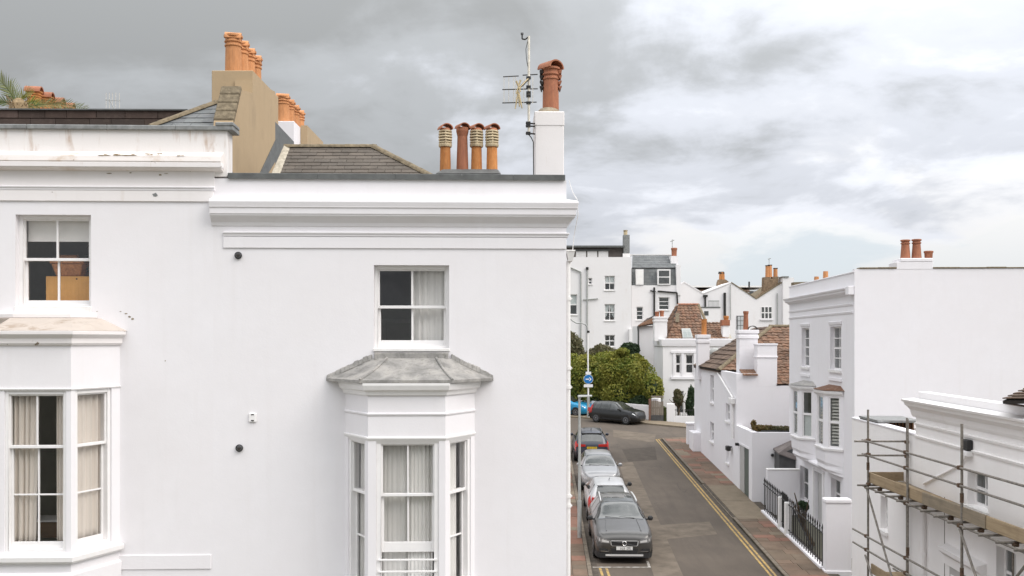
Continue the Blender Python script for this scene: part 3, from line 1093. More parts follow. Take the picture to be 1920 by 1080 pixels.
pL, pF, pR = panels(F0, wl, wr, fl, fr, BD)
bz1 = zc(823, -BD, 762)
bz0 = zc(1118, -BD, 762)
bayp = [(wl, 0), (fl, -BD), (fr, -BD), (wr, 0)]
fa, fb = F0.x(705, -BD) - fl, F0.x(823, -BD) - fl
holeF = (fa, fb, bz0, bz1)
MB().wall(pF[0], 0, pF[1], BASEZ, bay_top, [holeF], 0.10).build('bay_front', 'stucco', HB)
for (pp, ln) in (pL, pR):
    MB().wall(pp, 0.001, ln - 0.001, BASEZ, bay_top, [(ln * 0.13, ln * 0.87, bz0, bz1)], 0.10).build('bay_side', 'stucco', HB)
# front window: lower sash pushed up, guard bars in the gap
wn_ = window(HB, pF[0], fa, fb, bz0, bz1, 0.02, 0.655, (2, 1), (2, 1), jamb=0.065, head=0.075, sill=0.05, st=0.036, bar=0.024, lower_bottom=0.14, lower_z0=zc(1038, -BD, 762))
for py in (1050, 1072, 1094):
    zz_ = zc(py, -BD, 762)
    MB().box(pF[0], fa + 0.03, fb - 0.03, -0.005, 0.014, zz_ - 0.013, zz_ + 0.013).build('guard_bar', 'white_paint', wn_, bevel=0.004)
# side windows
for (pp, ln) in (pL, pR):
    window(HB, pp, ln * 0.13, ln * 0.87, bz0, bz1, 0.02, 0.655, (1, 1), (1, 2), jamb=0.06, head=0.075, sill=0.05, st=0.034, bar=0.024, lower_bottom=0.07)
# mouldings round the bay
MB().sweep(F0, bayp, [(-0.02, zc(832, -BD, 762) + 0.0), (0.010, zc(824.5, -BD, 762)), (0.018, zc(823, -BD, 762)), (0.020, zc(820, -BD, 762)), (-0.02, zc(818, -BD, 762))]).build('bay_moulding', 'white_paint', HB, bevel=0.003)
MB().sweep(F0, bayp, [(-0.02, zc(781, -BD, 762)), (0.006, zc(780, -BD, 762)), (0.016, zc(777.5, -BD, 762)), (0.018, zc(775, -BD, 762)), (-0.02, zc(773, -BD, 762))]).build('bay_moulding', 'stucco', HB, bevel=0.003)
zco0, zco1 = zc(741, -BD, 762), zc(719, -BD - 0.1, 762)
MB().sweep(F0, bayp, [(-0.02, zco0 - 0.012), (0.03, zco0), (0.045, zco0 + 0.05), (0.085, zco0 + 0.075), (0.105, zco0 + 0.135), (0.105, zco1), (-0.02, zco1)]).build('bay_cornice', 'white_paint', HB, bevel=0.004)
MB().slab_xy(F0, [(wl, 0.0), (fl, -BD), (fr, -BD), (wr, 0.0)], zco1 - 0.05, zco1 - 0.004).build('bay_ceiling', 'white_paint', HB)
MB().sweep(F0, bayp, [(-0.02, bz0 - 0.06), (0.06, bz0 - 0.055), (0.07, bz0 - 0.005), (-0.02, bz0 + 0.012)]).build('bay_sill', 'white_paint', HB, bevel=0.004)

# lead bay roof
ov = 0.16
def offset_path(path, o):
    pts = [Vector(p) for p in path]
    out = []
    for k in range(len(pts)):
        def nor(a, b):
            d = (pts[b] - pts[a]).normalized()
            return Vector((d.y, -d.x))
        if k == 0:
            mm = Vector((-1, 0)) if True else None
            nn = nor(0, 1)
            out.append(Vector((pts[0].x - o / abs(nn.x) if abs(nn.x) > 1e-6 else pts[0].x, pts[0].y)))
            continue
        if k == len(pts) - 1:
            nn = nor(k - 1, k)
            out.append(Vector((pts[k].x + o / abs(nn.x), pts[k].y)))
            continue
        a, b = nor(k - 1, k), nor(k, k + 1)
        mm = (a + b).normalized()
        out.append(pts[k] + mm * o / max(0.3, mm.dot(a)))
    return out
op = [Vector((wl - 0.27, 0.0)), Vector((fl - 0.10, -BD - 0.10)), Vector((fr + 0.10, -BD - 0.10)), Vector((wr + 0.27, 0.0))]
zlo = zco1 + 0.004
ztop = zc(672, -0.12, 770)
tl_, tr_ = F0.x(726, -0.1), F0.x(818, -0.1)
tops = [(uw[0] - 0.06, 0.0), (tl_, -0.13), (tr_, -0.13), (uw[1] + 0.06, 0.0)]
zt = [ztop, ztop, ztop, ztop]
lead = MB()
lipz = 0.04
for k in range(3):
    a, b = op[k], op[k + 1]
    c, d = tops[k + 1], tops[k]
    N = 6
    # slightly dished sheets
    for q in range(N):
        u0, u1 = q / N, (q + 1) / N
        def pt(u, s):
            e = Vector((a.x + (b.x - a.x) * s, a.y + (b.y - a.y) * s))
            g = Vector((d[0] + (c[0] - d[0]) * s, d[1] + (c[1] - d[1]) * s))
            h = e + (g - e) * u
            return F0.w(h.x, h.y, zlo + lipz + (ztop - zlo - lipz) * u - 0.022 * math.sin(math.pi * u))
        lead.poly([pt(u0, 0), pt(u0, 1), pt(u1, 1), pt(u1, 0)])
    lead.poly([F0.w(a.x, a.y, zlo), F0.w(b.x, b.y, zlo), F0.w(b.x, b.y, zlo + lipz), F0.w(a.x, a.y, zlo + lipz)])
lead.poly([F0.w(*t, ztop) for t in tops])
lead.poly([F0.w(p.x, p.y, zlo) for p in op])
bay_roof = lead.build('bay_roof', 'lead', HB)
for k in (1, 2):
    pts = []
    for q in range(9):
        u = q / 8
        h = Vector(op[k]) + (Vector(tops[k]) - Vector(op[k])) * u
        pts.append(F0.w(h.x, h.y, zlo + lipz + (ztop - zlo - lipz) * u - 0.022 * math.sin(math.pi * u) + 0.008))
    MB().path(pts, 0.018, 7).build('lead_roll', 'lead', bay_roof, smooth=True)
MB().box(F0, uw[0] + 0.01, uw[1] - 0.01, -0.07, -0.002, ztop - 0.03, uw[2] - 0.045).build('lead_upstand', 'lead', bay_roof, bevel=0.01)
# stepped lead flashing let into the wall
for sgn in (0, 1):
    xa = op[0].x + 0.01 if sgn == 0 else op[3].x - 0.01
    xb = uw[0] - 0.03 if sgn == 0 else uw[1] + 0.03
    n = 10
    for q in range(n):
        u0, u1 = q / n, (q + 1) / n
        xs_ = (xa + (xb - xa) * u0, xa + (xb - xa) * u1)
        zs_ = (zlo + 0.01 + (ztop - zlo - 0.03) * u0, zlo + 0.01 + (ztop - zlo - 0.03) * u1)
        if sgn:
            xs_, zs_ = xs_[::-1], zs_[::-1]
        r = rng.uniform(-0.006, 0.006)
        h = 0.078 + rng.uniform(-0.010, 0.012)
        (x0_, x1_), (za, zb) = xs_, zs_
        MB().hexa([F0.w(x0_, -0.034 + r, za), F0.w(x1_ + 0.004, -0.034 + r, zb), F0.w(x1_ + 0.004, -0.002, zb), F0.w(x0_, -0.002, za), F0.w(x0_, -0.020 + r, za + h), F0.w(x1_ + 0.004, -0.020 + r, zb + h), F0.w(x1_ + 0.004, -0.002, zb + h + .006), F0.w(x0_, -0.002, za + h + .006)]).build('flashing', 'lead', bay_roof, bevel=0.008)

# room behind the bay
room(HB, F0, wl - 0.3, wr + 0.3, BASEZ + 0.3, zc(800), 0.302, 3.2, 'room_light')
cy = 0.165
curtain(pF[0], fa + 0.03, (fa + fb) / 2 + 0.04, bz0 + 0.02, bz1 - 0.02, cy + 0.05, 'curtain_grey', 'flat grey net curtain in the front of the corner house bay', 6, 0.012, 0, 11)
curtain(pF[0], (fa + fb) / 2 + 0.0, fb - 0.09, bz0 + 0.02, bz1 - 0.02, cy, 'curtain_white', 'pleated white curtain behind the guard bars of the corner house bay', 6, 0.03, 0.0, 12)
curtain(pL[0], pL[1] * 0.30, pL[1] * 0.84, bz0 + 0.02, bz1 - 0.02, cy, 'curtain_grey', 'narrow grey curtain in the shaded side of the corner house bay', 4, 0.025, 0, 13)
curtain(pR[0], pR[1] * 0.12, pR[1] * 0.66, bz0 + 0.02, bz1 - 0.02, cy - 0.02, 'curtain_white', 'narrow white curtain in the sunlit side of the corner house bay', 5, 0.025, 0, 14)

# rainwater hopper and pipe on the corner
dp = thing('drainpipe', F0.w(xB1 + 0.06, 0.12, BASEZ), 'white rainwater pipe with hopper on the corner of the house by the street', 'drainpipe')
hx = xB1 + 0.065
zh = F0.z(1068, 478, 0.12)
MB().hexa([F0.w(hx - 0.03, 0.06, zh - 0.10), F0.w(hx + 0.03, 0.06, zh - 0.10), F0.w(hx + 0.03, 0.18, zh - 0.10), F0.w(hx - 0.03, 0.18, zh - 0.10), F0.w(hx - 0.062, 0.03, zh + 0.04), F0.w(hx + 0.062, 0.03, zh + 0.04), F0.w(hx + 0.062, 0.21, zh + 0.04), F0.w(hx - 0.062, 0.21, zh + 0.04)]).build('hopper', 'white_paint_old', dp, bevel=0.006)
MB().box(F0, hx - 0.068, hx + 0.068, 0.024, 0.216, zh + 0.041, zh + 0.066).build('hopper_rim', 'white_paint_old', dp, bevel=0.004)
MB().tube(F0.w(hx - 0.028, 0.12, BASEZ), F0.w(hx - 0.028, 0.12, zh - 0.09), 0.034, 12).build('pipe', 'white_paint_old', dp, smooth=True)
for py in (560, 690, 726, 930, 948):
    z_ = F0.z(1066, py, 0.12)
    MB().tube(F0.w(hx - 0.028, 0.12, z_ - 0.025), F0.w(hx - 0.028, 0.12, z_ + 0.025), 0.045, 12).build('collar', 'white_paint_old', dp, smooth=True)
    MB().box(F0, xB1 + 0.001, hx + 0.03, 0.105, 0.135, z_ - 0.01, z_ + 0.01).build('bracket', 'white_paint_old', dp)
cb = MB().path([F0.w(xB1 + 0.045, 0.05, zc(335)), F0.w(xB1 + 0.06, 0.04, zc(345)), F0.w(xB1 + 0.10, 0.02, zc(360)), F0.w(xB1 + 0.155, 0.0, zc(372)), F0.w(xB1 + 0.172, 0.03, zc(400)), F0.w(xB1 + 0.12, 0.1, zc(440)), F0.w(xB1 + 0.10, 0.1, zh + 0.06)], 0.006, 5).build('cable', 'white_paint_old', None, at=F0.w(xB1, 0, zc(430)))
tag(cb, 'thin white cable looping over the cornice end at the house corner', 'cable')

# fittings on the wall
def wall_camera(px, py, label):
    x_, z_ = F0.at(px, py)
    t = thing('wall_spout', F0.w(x_, 0, z_), label, 'wall fitting', 'black fittings on the corner house wall')
    d = -F0.ey
    MB().tube(F0.w(x_, 0.0, z_), F0.w(x_, -0.022, z_), 0.052, 18).build('base', 'black_plastic', t, smooth=True)
    MB().tube(F0.w(x_ + 0.004, -0.022, z_ + 0.004), F0.w(x_ + 0.006, -0.048, z_ - 0.002), 0.039, 18).build('nozzle', 'grey_plastic', t, smooth=True)
    MB().tube(F0.w(x_ + 0.006, -0.0485, z_ - 0.002), F0.w(x_ + 0.0062, -0.051, z_ - 0.002), 0.024, 14).build('opening', 'soot_shade', t)
wall_camera(447, 479, 'round black wall fitting just below the cornice band of the corner house')
wall_camera(449, 840, 'round black wall fitting below the small white vent plate')
x_, z_ = F0.at(474, 783)
vt = thing('wall_vent', F0.w(x_, 0, z_ - 0.07), 'small square white vent plate with two dark slots on the corner house wall', 'vent')
MB().box(F0, x_ - 0.052, x_ + 0.052, -0.026, -0.0005, z_ - 0.062, z_ + 0.062).build('plate', 'white_paint', vt, bevel=0.006)
for dz in (-0.04, 0.045):
    MB().box(F0, x_ - 0.018, x_ + 0.020, -0.030, -0.0255, z_ + dz - 0.008, z_ + dz + 0.008).build('slot', 'soot_shade', vt)

# ---------------- corner house roof things
# hipped tiled roof behind the parapet
def W(px, py, Y):
    return Vector(((px - 960) / FOC * Y, Y, CAMZ + (638 - py) / FOC * Y))
Yb, Yt = 15.05, 15.95
tb_l, tb_r = W(515, 332, Yb), W(808, 332, Yb)
tt_r, tt_l = W(700, 276, Yt), W(540, 276, Yt)
roofB = MB().extrude([tb_l - Vector((0, 0, .08)), tb_r - Vector((0, 0, .08)), tb_r + Vector((0, 2.0, -.08)), tb_l + Vector((0, 2.0, -.08))], [tt_l - Vector((0, 0, .07)), tt_r - Vector((0, 0, .07)), tt_r + Vector((0, 0.1, -.07)), tt_l + Vector((0, 0.1, -.07))]).build('roof', 'tile_brown', HB)
roof_plane(roofB, (tb_l, tb_r, tt_r, tt_l), 0.125, 0.26, 'tile_brown', 'tile', seed=4, thick=0.010, lift=0.010, jitter=0.002)
ridge(roofB, tt_l + Vector((-0.05, 0, -0.01)), tt_r + Vector((0.05, 0, -0.01)), 0.075, 6, 'ridge_lichen')
ridge(roofB, tt_r + Vector((0, 0, -0.005)), tb_r + Vector((0.02, 0, -0.005)), 0.07, 5, 'ridge_lichen')
# cement verge strip along the party wall
MB().extrude([W(505, 332, Yb - .06), W(522, 332, Yb - .06), W(545, 276, Yt - .03), W(533, 270, Yt - .03)], [p + Vector((0, 0.10, 0.03)) for p in (W(505, 332, Yb - .06), W(522, 332, Yb - .06), W(545, 276, Yt - .03), W(533, 270, Yt - .03))]).build('verge', 'mortar_pale', roofB, bevel=0.01)

# four-pot stack
Ys = 18.0
SF = Frame(0, Ys, 0)
sx0, sx1 = SF.x(820), SF.x(936)
stk = MB().box(SF, sx0 - 0.02, sx1 + 0.02, -0.24, 0.24, zBtop - 0.4, SF.z(870, 331)).build('chimney', 'stucco', HB)
MB().hexa([SF.w(sx0 - .03, -.25, SF.z(870, 330)), SF.w(sx1 + .04, -.25, SF.z(870, 330)), SF.w(sx1 + .04, .25, SF.z(870, 330)), SF.w(sx0 - .03, .25, SF.z(870, 330)), SF.w(sx0 + .1, -.1, SF.z(870, 319)), SF.w(sx1 - .02, -.1, SF.z(870, 319)), SF.w(sx1 - .02, .1, SF.z(870, 319)), SF.w(sx0 + .1, .1, SF.z(870, 319))]).build('flaunching', 'coping_grey', stk, bevel=0.02)
zb_ = SF.z(870, 323)
for px in (835, 893.5, 922.5):
    X = SF.x(px)
    h = SF.z(870, 274) - zb_
    put(pot_mesh('shaft', 'terracotta_orange'), 'chimney_pot', stk, (X, Ys, zb_), rng.uniform(0, 6), (0.232, 0.232, h))
    z0_ = zb_ + h
    z1_ = SF.z(870, 246)
    MB().lathe((X, Ys, z0_ - 0.02), [(0.118, 0), (0.125, 0.02), (0.125, 0.05), (0.105, 0.07), (0.07, 0.075)], 16).build('louvre_base', 'pot_cream', stk, smooth=True)
    MB().lathe((X, Ys, z0_), [(0.088, 0), (0.088, z1_ - z0_)], 14).build('louvre_core', 'soot_shade', stk)
    for q in range(5):
        zq = z0_ + 0.06 + (z1_ - z0_ - 0.075) * q / 4
        bul = 0.008 * math.sin(math.pi * (q + .5) / 5)
        MB().lathe((X, Ys, zq), [(0.085, 0.004), (0.112 + bul, -0.014), (0.121 + bul, -0.004), (0.121 + bul, 0.012), (0.112 + bul, 0.022), (0.085, 0.026)], 20).build('louvre_ring', 'pot_cream', stk, smooth='all')
    for q in range(5):
        a = q * 2 * math.pi / 5 - 1.45
        c_ = Vector((X + math.cos(a) * 0.108, Ys + math.sin(a) * 0.108, 0))
        MB().tube(c_ + Vector((0, 0, z0_ + 0.03)), c_ + Vector((0, 0, z1_)), 0.013, 6).build('louvre_rib', 'pot_cream', stk)
    MB().lathe((X, Ys, z1_ - 0.01), [(0.10, 0), (0.115, 0.02), (0.10, 0.05), (0.09, 0.06)], 14).build('pot_neck', 'terracotta_red', stk, smooth=True)
    cowl(stk, (X, Ys, z1_ + 0.03), 0.105, R(-62 + rng.uniform(-8, 8)), 'terracotta_red')
X = SF.x(867)
put(pot_mesh('plain', 'terracotta_red'), 'chimney_pot', stk, (X, Ys, zb_), 0.4, (0.245, 0.245, SF.z(870, 240) - zb_))
cowl(stk, (X, Ys, SF.z(870, 241)), 0.10, R(-60), 'terracotta_red')

# white corner stack with its red pot
CF = Frame(0, 14.85, 1.0)
c0, c1 = CF.x(1003), CF.x(1057.5)
wst = MB().box(CF, c0, c1, 0, 0.62, zBtop - 0.3, CF.z(1030, 209)).build('chimney', 'stucco_chipped', HB, bevel=0.012)
MB().box(CF, c0 - 0.008, c1 + 0.006, -0.008, 0.63, CF.z(1030, 236), CF.z(1030, 209) + 0.002).build('chimney_head', 'stucco_chipped', wst, bevel=0.012)
mx_ = (c0 + c1) / 2
ct = CF.z(1030, 210)
flc = MB().lathe(CF.w(mx_ + 0.005, 0.31, ct), [(0.225, 0), (0.215, 0.035), (0.17, 0.085), (0.135, 0.115), (0.12, 0.12)], 16)
flc.build('flaunching', 'mortar', wst, smooth=True)
pc = CF.w(CF.x(1033, 0.25), 0.31, ct + 0.10)
ph_ = CF.z(1033, 128, 0.31) - pc.z
put(pot_mesh('roll', 'terracotta_red'), 'chimney_pot', wst, pc, 0.3, (0.32, 0.32, ph_))
cowl(wst, pc + Vector((0, 0, ph_ - 0.02)), 0.135, R(-50), 'terracotta_red')
for q in range(4):   # ragged hood flanges beside the pot; left ones painted dark as its shaded side
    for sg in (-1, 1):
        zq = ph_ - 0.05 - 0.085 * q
        MB().hexa([pc + Vector((sg * (0.115 + 0.03 * (q % 2)), -0.06, zq - 0.05)), pc + Vector((sg * (0.165 - .01 * q), -0.06, zq - 0.05)), pc + Vector((sg * (0.165 - .01 * q), 0.06, zq - 0.05)), pc + Vector((sg * (0.115 + 0.03 * (q % 2)), 0.06, zq - 0.05)), pc + Vector((sg * 0.11, -0.06, zq)), pc + Vector((sg * 0.175, -0.06, zq + 0.02)), pc + Vector((sg * 0.175, 0.06, zq + 0.02)), pc + Vector((sg * 0.11, 0.06, zq))]).build('pot_flange', 'soot_shade' if sg < 0 else 'terracotta_red', wst, bevel=0.008)

# television aerial strapped to the stack
AF = Frame(0, 14.80, 0)
ta = thing('television_aerial', AF.w(AF.x(991), 0, AF.z(991, 262)), 'weathered television aerial on a mast beside the white chimney stack', 'aerial')
mxx = AF.x(991)
AW = lambda px, py, y=0.0: AF.w(AF.x(px, y), y, AF.z(px, py, y))
MB().tube(AW(991.5, 252), AW(991.5, 68), 0.019, 8).build('mast', 'aerial_white', ta, smooth=True)
br_ = MB()
br_.path([AW(991, 69), AW(985, 74), AW(979, 73), AW(979, 64)], 0.011, 6)
br_.build('mast_head', 'iron_black', ta)
MB().lathe(AW(979, 66), [(0.012, 0), (0.022, 0.01), (0.022, 0.035), (0.01, 0.04)], 8).build('anemometer_cup', 'grey_plastic', ta)
MB().path([AW(990, 74), AW(986, 92), AW(987, 110), AW(990, 128)], 0.005, 5).build('lead_cable', 'iron_black', ta)
# grid reflector
gr_pts = [(944, 968), (982, 1006)]
for py, a, b in ((144, 944, 972), (168, 942, 1008), (193, 942, 1006), (141, 980, 1008)):
    MB().tube(AW(a, py, -0.12 if a < 960 else 0.05), AW(b, py - 1.5, 0.10), 0.009, 5).build('reflector_rod', 'iron_black', ta)
for px in (945, 954, 963, 967, 982, 999):
    MB().tube(AW(px, 144, -0.05), AW(px, 194, -0.05), 0.0045, 5).build('reflector_wire', 'aerial_white', ta)
MB().tube(AW(972, 168, -0.25), AW(992, 146, 0), 0.014, 6).build('boom', 'aerial_tan', ta)
for k in range(6):
    u = k / 6
    MB().tube(AW(975 + 17 * u, 164 - 17 * u, -0.2 + 0.2 * u) + Vector((-0.05, 0, -0.03)), AW(975 + 17 * u, 164 - 17 * u, -0.2 + 0.2 * u) + Vector((0.05, 0, 0.03)), 0.007, 5).build('director', 'iron_black', ta)
for (a, b, c, d) in ((968, 152, 976, 172), (976, 150, 968, 176), (972, 172, 966, 204), (972, 172, 974, 200), (972, 172, 979, 203), (970, 170, 977, 196)):
    MB().tube(AW(a, b, -0.25), AW(c, d, -0.27), 0.016, 6, 0.009).build('dipole', 'aerial_tan', ta)
for py in (146, 163, 174, 180, 193):
    MB().box(AF, mxx - 0.035, mxx + 0.035, -0.035, 0.03, AF.z(991, py) - 0.016, AF.z(991, py) + 0.016).build('clamp', 'iron_black', ta)
for py in (231, 236, 250):
    MB().tube(AW(986, py, -0.03), AW(1003, py + 1, 0.02), 0.012, 6).build('bracket', 'iron_black', ta)
    MB().box(AF, mxx - 0.04, mxx + 0.03, -0.04, 0.035, AF.z(991, py) - 0.018, AF.z(991, py) + 0.018).build('clamp', 'iron_black', ta)
MB().path([AW(991, 252), AW(996, 258), AW(1000, 266), AW(1000.5, 330)], 0.008, 5).build('lead_cable', 'iron_black', ta)

# ================================================================ neighbour house A (left)
xA1 = xB0
HA = thing('terrace_house', F0.w(F0.x(180), 0, BASEZ), 'white stucco terrace house with stained parapet and stucco bay roof', 'house')
xA0 = F0.x(-560)
uA = (F0.x(29), F0.x(170.5), zl(577), zl(403))
AD = 0.80
awr = F0.x(225)
afr = F0.x(133, -AD)
acf = F0.x(65, -AD)
afl = 2 * acf - afr
awl = 2 * acf - awr
pAL, pAF, pAR = panels(F0, awl, awr, afl, afr, AD)
zAtop = zl(242)
MB().wall(F0, xA0, xA1, BASEZ, zl(330), [uA, (awl + 0.12, awr - 0.12, BASEZ + 0.6, zl(715))], 0.30).build('wall', 'stucco', HA)
MB().box(F0, xA0, F0.x(426), 0.002, 0.30, zl(330), zAtop).build('parapet', 'stucco_stained', HA, bevel=0.006)
MB().box(F0, xA0, xA0 + 0.3, 0.302, 8.6, BASEZ, zl(330)).build('side_wall', 'stucco', HA)
MB().box(F0, xA0, xA1, 8.7, 9.0, BASEZ, zl(330)).build('rear_wall', 'stucco', HA)
MB().box(F0, xA0 + 0.31, xA1 - 0.01, 0.31, 8.69, zl(345), zl(335)).build('roof_slab', 'felt_roof', HA)
cc_ = [xA0, F0.x(-300), F0.x(-120), F0.x(52), F0.x(202), F0.x(330), F0.x(437, -0.04)]
for a, b in zip(cc_[:-1], cc_[1:]):
    MB().box(F0, a + 0.001, b - 0.001, -0.045, 0.34, zl(242.5, -0.04), zl(234, -0.04)).build('coping', 'coping_lead', HA, bevel=0.008)
MB().box(F0, F0.x(405), F0.x(440), -0.055, 0.30, zl(234, -0.05) - 0.005, zl(227, -0.05)).build('coping_cap', 'coping_lead', HA, bevel=0.014)
Q = lambda py, o: (o, zl(py, -o))
MB().sweep(F0, [(xA0, 0), (F0.x(419), 0)], [(-0.02, zl(322)), (0.02, zl(320.5)), Q(317, 0.09), Q(314.5, 0.125), Q(313.5, 0.13), Q(303, 0.14), Q(301.5, 0.15), Q(291, 0.135), Q(287, 0.05), (-0.02, zl(283))]).build('cornice', 'stucco_ledge', HA, bevel=0.004)
MB().sweep(F0, [(xA0, 0), (F0.x(420), 0)], [(0.0, zl(312.5, -.145)), (0.145, zl(312.5, -.145)), (0.146, zl(303.5, -.146)), (0.0, zl(303.5, -.146))]).build('fascia', 'stucco_chipped', HA, bevel=0.004)
MB().box(F0, xA0, F0.x(402), -0.012, 0.01, zl(349), zl(321)).build('frieze', 'stucco_chipped', HA)
MB().sweep(F0, [(xA0, 0), (F0.x(403), 0)], [(-0.02, zl(357)), (0.03, zl(357)), (0.032, zl(354)), (0.046, zl(352)), (0.046, zl(350)), (-0.02, zl(348))]).build('string_moulding', 'stucco', HA, bevel=0.003)
MB().box(F0, xA0, F0.x(400.5), -0.024, 0.01, zl(377.5), zl(357)).build('frieze_band', 'stucco_chipped', HA, bevel=0.004)
# peeling patches: flakes of bare render
r = random.Random(21)
def flake(px, py, w, h, y, mat='mortar', n=9):
    x_, z_ = F0.at(px, py, y)
    pts = []
    for k in range(n):
        a = 2 * math.pi * k / n
        q = r.uniform(0.55, 1.0)
        pts.append((x_ + math.cos(a) * w * 0.5 * q, z_ + math.sin(a) * h * 0.5 * q))
    MB().slab_xz(F0, pts, y - 0.003, y + 0.004).build('bare_patch', mat, HA)
for (px, py, w, h, y) in ((205, 325, .10, .018, -.0125), (245, 324, .05, .02, -.0125), (300, 328, .05, .03, -.0125), (312, 325.5, .08, .012, -.0125), (291, 365, .10, .06, -.0245)):
    flake(px, py, w, h, y, 'mortar' if py < 350 else 'coping_lead')
for (px, py, w, h) in ((197, 290.5, .19, .035), (222, 289.5, .2, .03), (246, 290.5, .26, .04), (276, 289.5, .12, .03), (297, 288.5, .13, .025), (340, 291, .12, .02)):
    for _ in range(4):
        flake(px + r.uniform(-9, 9), py + r.uniform(-1.2, 1.5), w * r.uniform(.25, .6), h * r.uniform(.25, .7), -0.1385 - r.uniform(0, .002), 'lichen_spot', 11)
for (px, py, w, h) in ((236, 588, .05, .02), (243, 594, .06, .03), (249, 598, .05, .035), (226, 584, .03, .015), (14, 589, .06, .02), (182, 584, .03, .012), (310, 676.5, .022, .022)):
    flake(px, py, w, h, 0.0, 'mortar')

window(HA, F0, uA[0], uA[1], uA[2], uA[3], 0.10, 0.525, (2, 1), (2, 1), jamb=0.06, head=0.05, sill=0.055, st=0.034, bar=0.03, lower_bottom=0.055)
MB().box(F0, uA[0] - 0.005, uA[1] + 0.005, -0.03, 0.099, uA[2] - 0.09, uA[2] + 0.02).build('sill', 'white_paint_old', HA, bevel=0.006)
room(HA, F0, uA[0] - 1.0, uA[1] + 0.7, uA[2] - 0.9, uA[3] + 0.25, 0.302, 3.2)
bl_ = thing('roller_blind', F0.w((uA[0] + uA[1]) / 2, 0.27, uA[3]), 'white roller blind half drawn in the window over the stucco bay roof', 'blind')
MB().box(F0, uA[0] + 0.06, uA[1] - 0.03, 0.262, 0.266, zl(452, 0.26), uA[3] - 0.03).build('cloth', 'blind_white', bl_)
MB().box(F0, uA[0] + 0.06, uA[1] - 0.03, 0.258, 0.272, zl(453.5, 0.26), zl(451.8, 0.26)).build('bottom_bar', 'white_paint', bl_)
fy = 0.36
FX = lambda px: F0.x(px, fy)
FZ = lambda py: F0.z(120, py, fy)
cab = thing('pine_cabinet', F0.w(FX(130), fy, FZ(600)), 'orange pine cabinet standing inside the window over the stucco bay roof', 'cabinet')
MB().box(F0, FX(86), FX(196), fy, fy + 0.42, FZ(640), FZ(518)).build('carcass', 'pine', cab, bevel=0.004)
MB().tube(F0.w(FX(144), fy - 0.012, FZ(523)), F0.w(FX(144), fy, FZ(523)), 0.011, 10).build('knob', 'soot_shade', cab)
bk = thing('wicker_basket', F0.w(FX(126), fy + 0.2, FZ(518)), 'brown wicker basket on top of the pine cabinet', 'basket')
MB().hexa([F0.w(FX(103), fy + .04, FZ(517.6)), F0.w(FX(148), fy + .04, FZ(517.6)), F0.w(FX(148), fy + .36, FZ(517.6)), F0.w(FX(103), fy + .36, FZ(517.6)), F0.w(FX(94), fy + .02, FZ(494)), F0.w(FX(154), fy + .02, FZ(494)), F0.w(FX(154), fy + .38, FZ(494)), F0.w(FX(94), fy + .38, FZ(494))]).build('body', 'wicker', bk, bevel=0.01)
MB().box(F0, FX(92), FX(156), fy + .01, fy + .39, FZ(494) + .001, FZ(488)).build('rim', 'wicker', bk, bevel=0.008)
MB().tube(F0.w(FX(100), fy + .2, FZ(481)), F0.w(FX(136), fy + .2, FZ(481)), 0.045, 10).build('rolled_mat', 'wicker', bk, smooth=True)
pl_ = thing('house_plant', F0.w(FX(172), fy + 0.2, FZ(518)), 'green house plant in a white pot beside the wicker basket', 'plant')
MB().lathe(F0.w(FX(166), fy + .2, FZ(517.6)), [(0.05, 0), (0.065, 0.16), (0.06, 0.16), (0.05, 0.14)], 12).build('pot', 'white_paint', pl_, smooth=True)
lm = MB()
r = random.Random(3)
for k in range(70):
    c = F0.w(FX(166) + r.gauss(0, .05), fy + .2 + r.gauss(0, .05), FZ(482) + r.gauss(0, .10))
    d1 = Vector((r.uniform(-1, 1), r.uniform(-1, 1), r.uniform(-.3, 1))).normalized() * 0.05
    d2 = d1.cross(Vector((r.uniform(-1, 1), r.uniform(-1, 1), 1))).normalized() * 0.018
    lm.poly([c - d1, c + d2, c + d1, c - d2])
lm.build('leaves', 'leaf_dark', pl_, weld=False, recalc=False)

# bay of house A
abz1 = zl(733, -AD, 65)
abz0 = zl(1036, -AD, 65)
abt = zl(646, -AD, 65)
fa2, fb2 = F0.x(8, -AD) - afl, F0.x(124, -AD) - afl
MB().wall(pAF[0], 0, pAF[1], BASEZ, abt, [(fa2, fb2, abz0, abz1)], 0.10).build('bay_front', 'stucco', HA)
for (pp, ln) in (pAL, pAR):
    MB().wall(pp, 0.001, ln - 0.001, BASEZ, abt, [(ln * 0.09, ln * 0.82, abz0, abz1)], 0.10).build('bay_side', 'stucco', HA)
window(HA, pAF[0], fa2, fb2, abz0, abz1, 0.02, 0.66, (2, 1), (2, 2), jamb=0.045, head=0.05, sill=0.04, st=0.032, bar=0.022, lower_bottom=0.085)
for (pp, ln) in (pAL, pAR):
    window(HA, pp, ln * 0.09, ln * 0.82, abz0, abz1, 0.02, 0.66, (1, 1), (1, 2), jamb=0.055, head=0.05, sill=0.04, st=0.034, bar=0.024, lower_bottom=0.085)
abay = [(awl, 0), (afl, -AD), (afr, -AD), (awr, 0)]
Z = lambda py: zl(py, -AD, 65)
MB().sweep(F0, abay, [(-0.02, Z(733)), (0.012, Z(732)), (0.022, Z(729)), (-0.02, Z(727.5))]).build('bay_moulding', 'white_paint', HA, bevel=0.003)
MB().sweep(F0, abay, [(-0.02, Z(649)), (0.03, Z(647)), (0.04, Z(644.5)), (0.048, Z(644)), (0.05, Z(634)), (0.065, Z(632.5)), (0.10, Z(628)), (0.11, Z(627)), (0.112, Z(620.5)), (-0.02, Z(620))]).build('bay_cornice', 'stucco_chipped', HA, bevel=0.004)
MB().slab_xy(F0, abay, Z(640), Z(630)).build('bay_ceiling', 'white_paint', HA)
aop = offset_path(abay, 0.10)
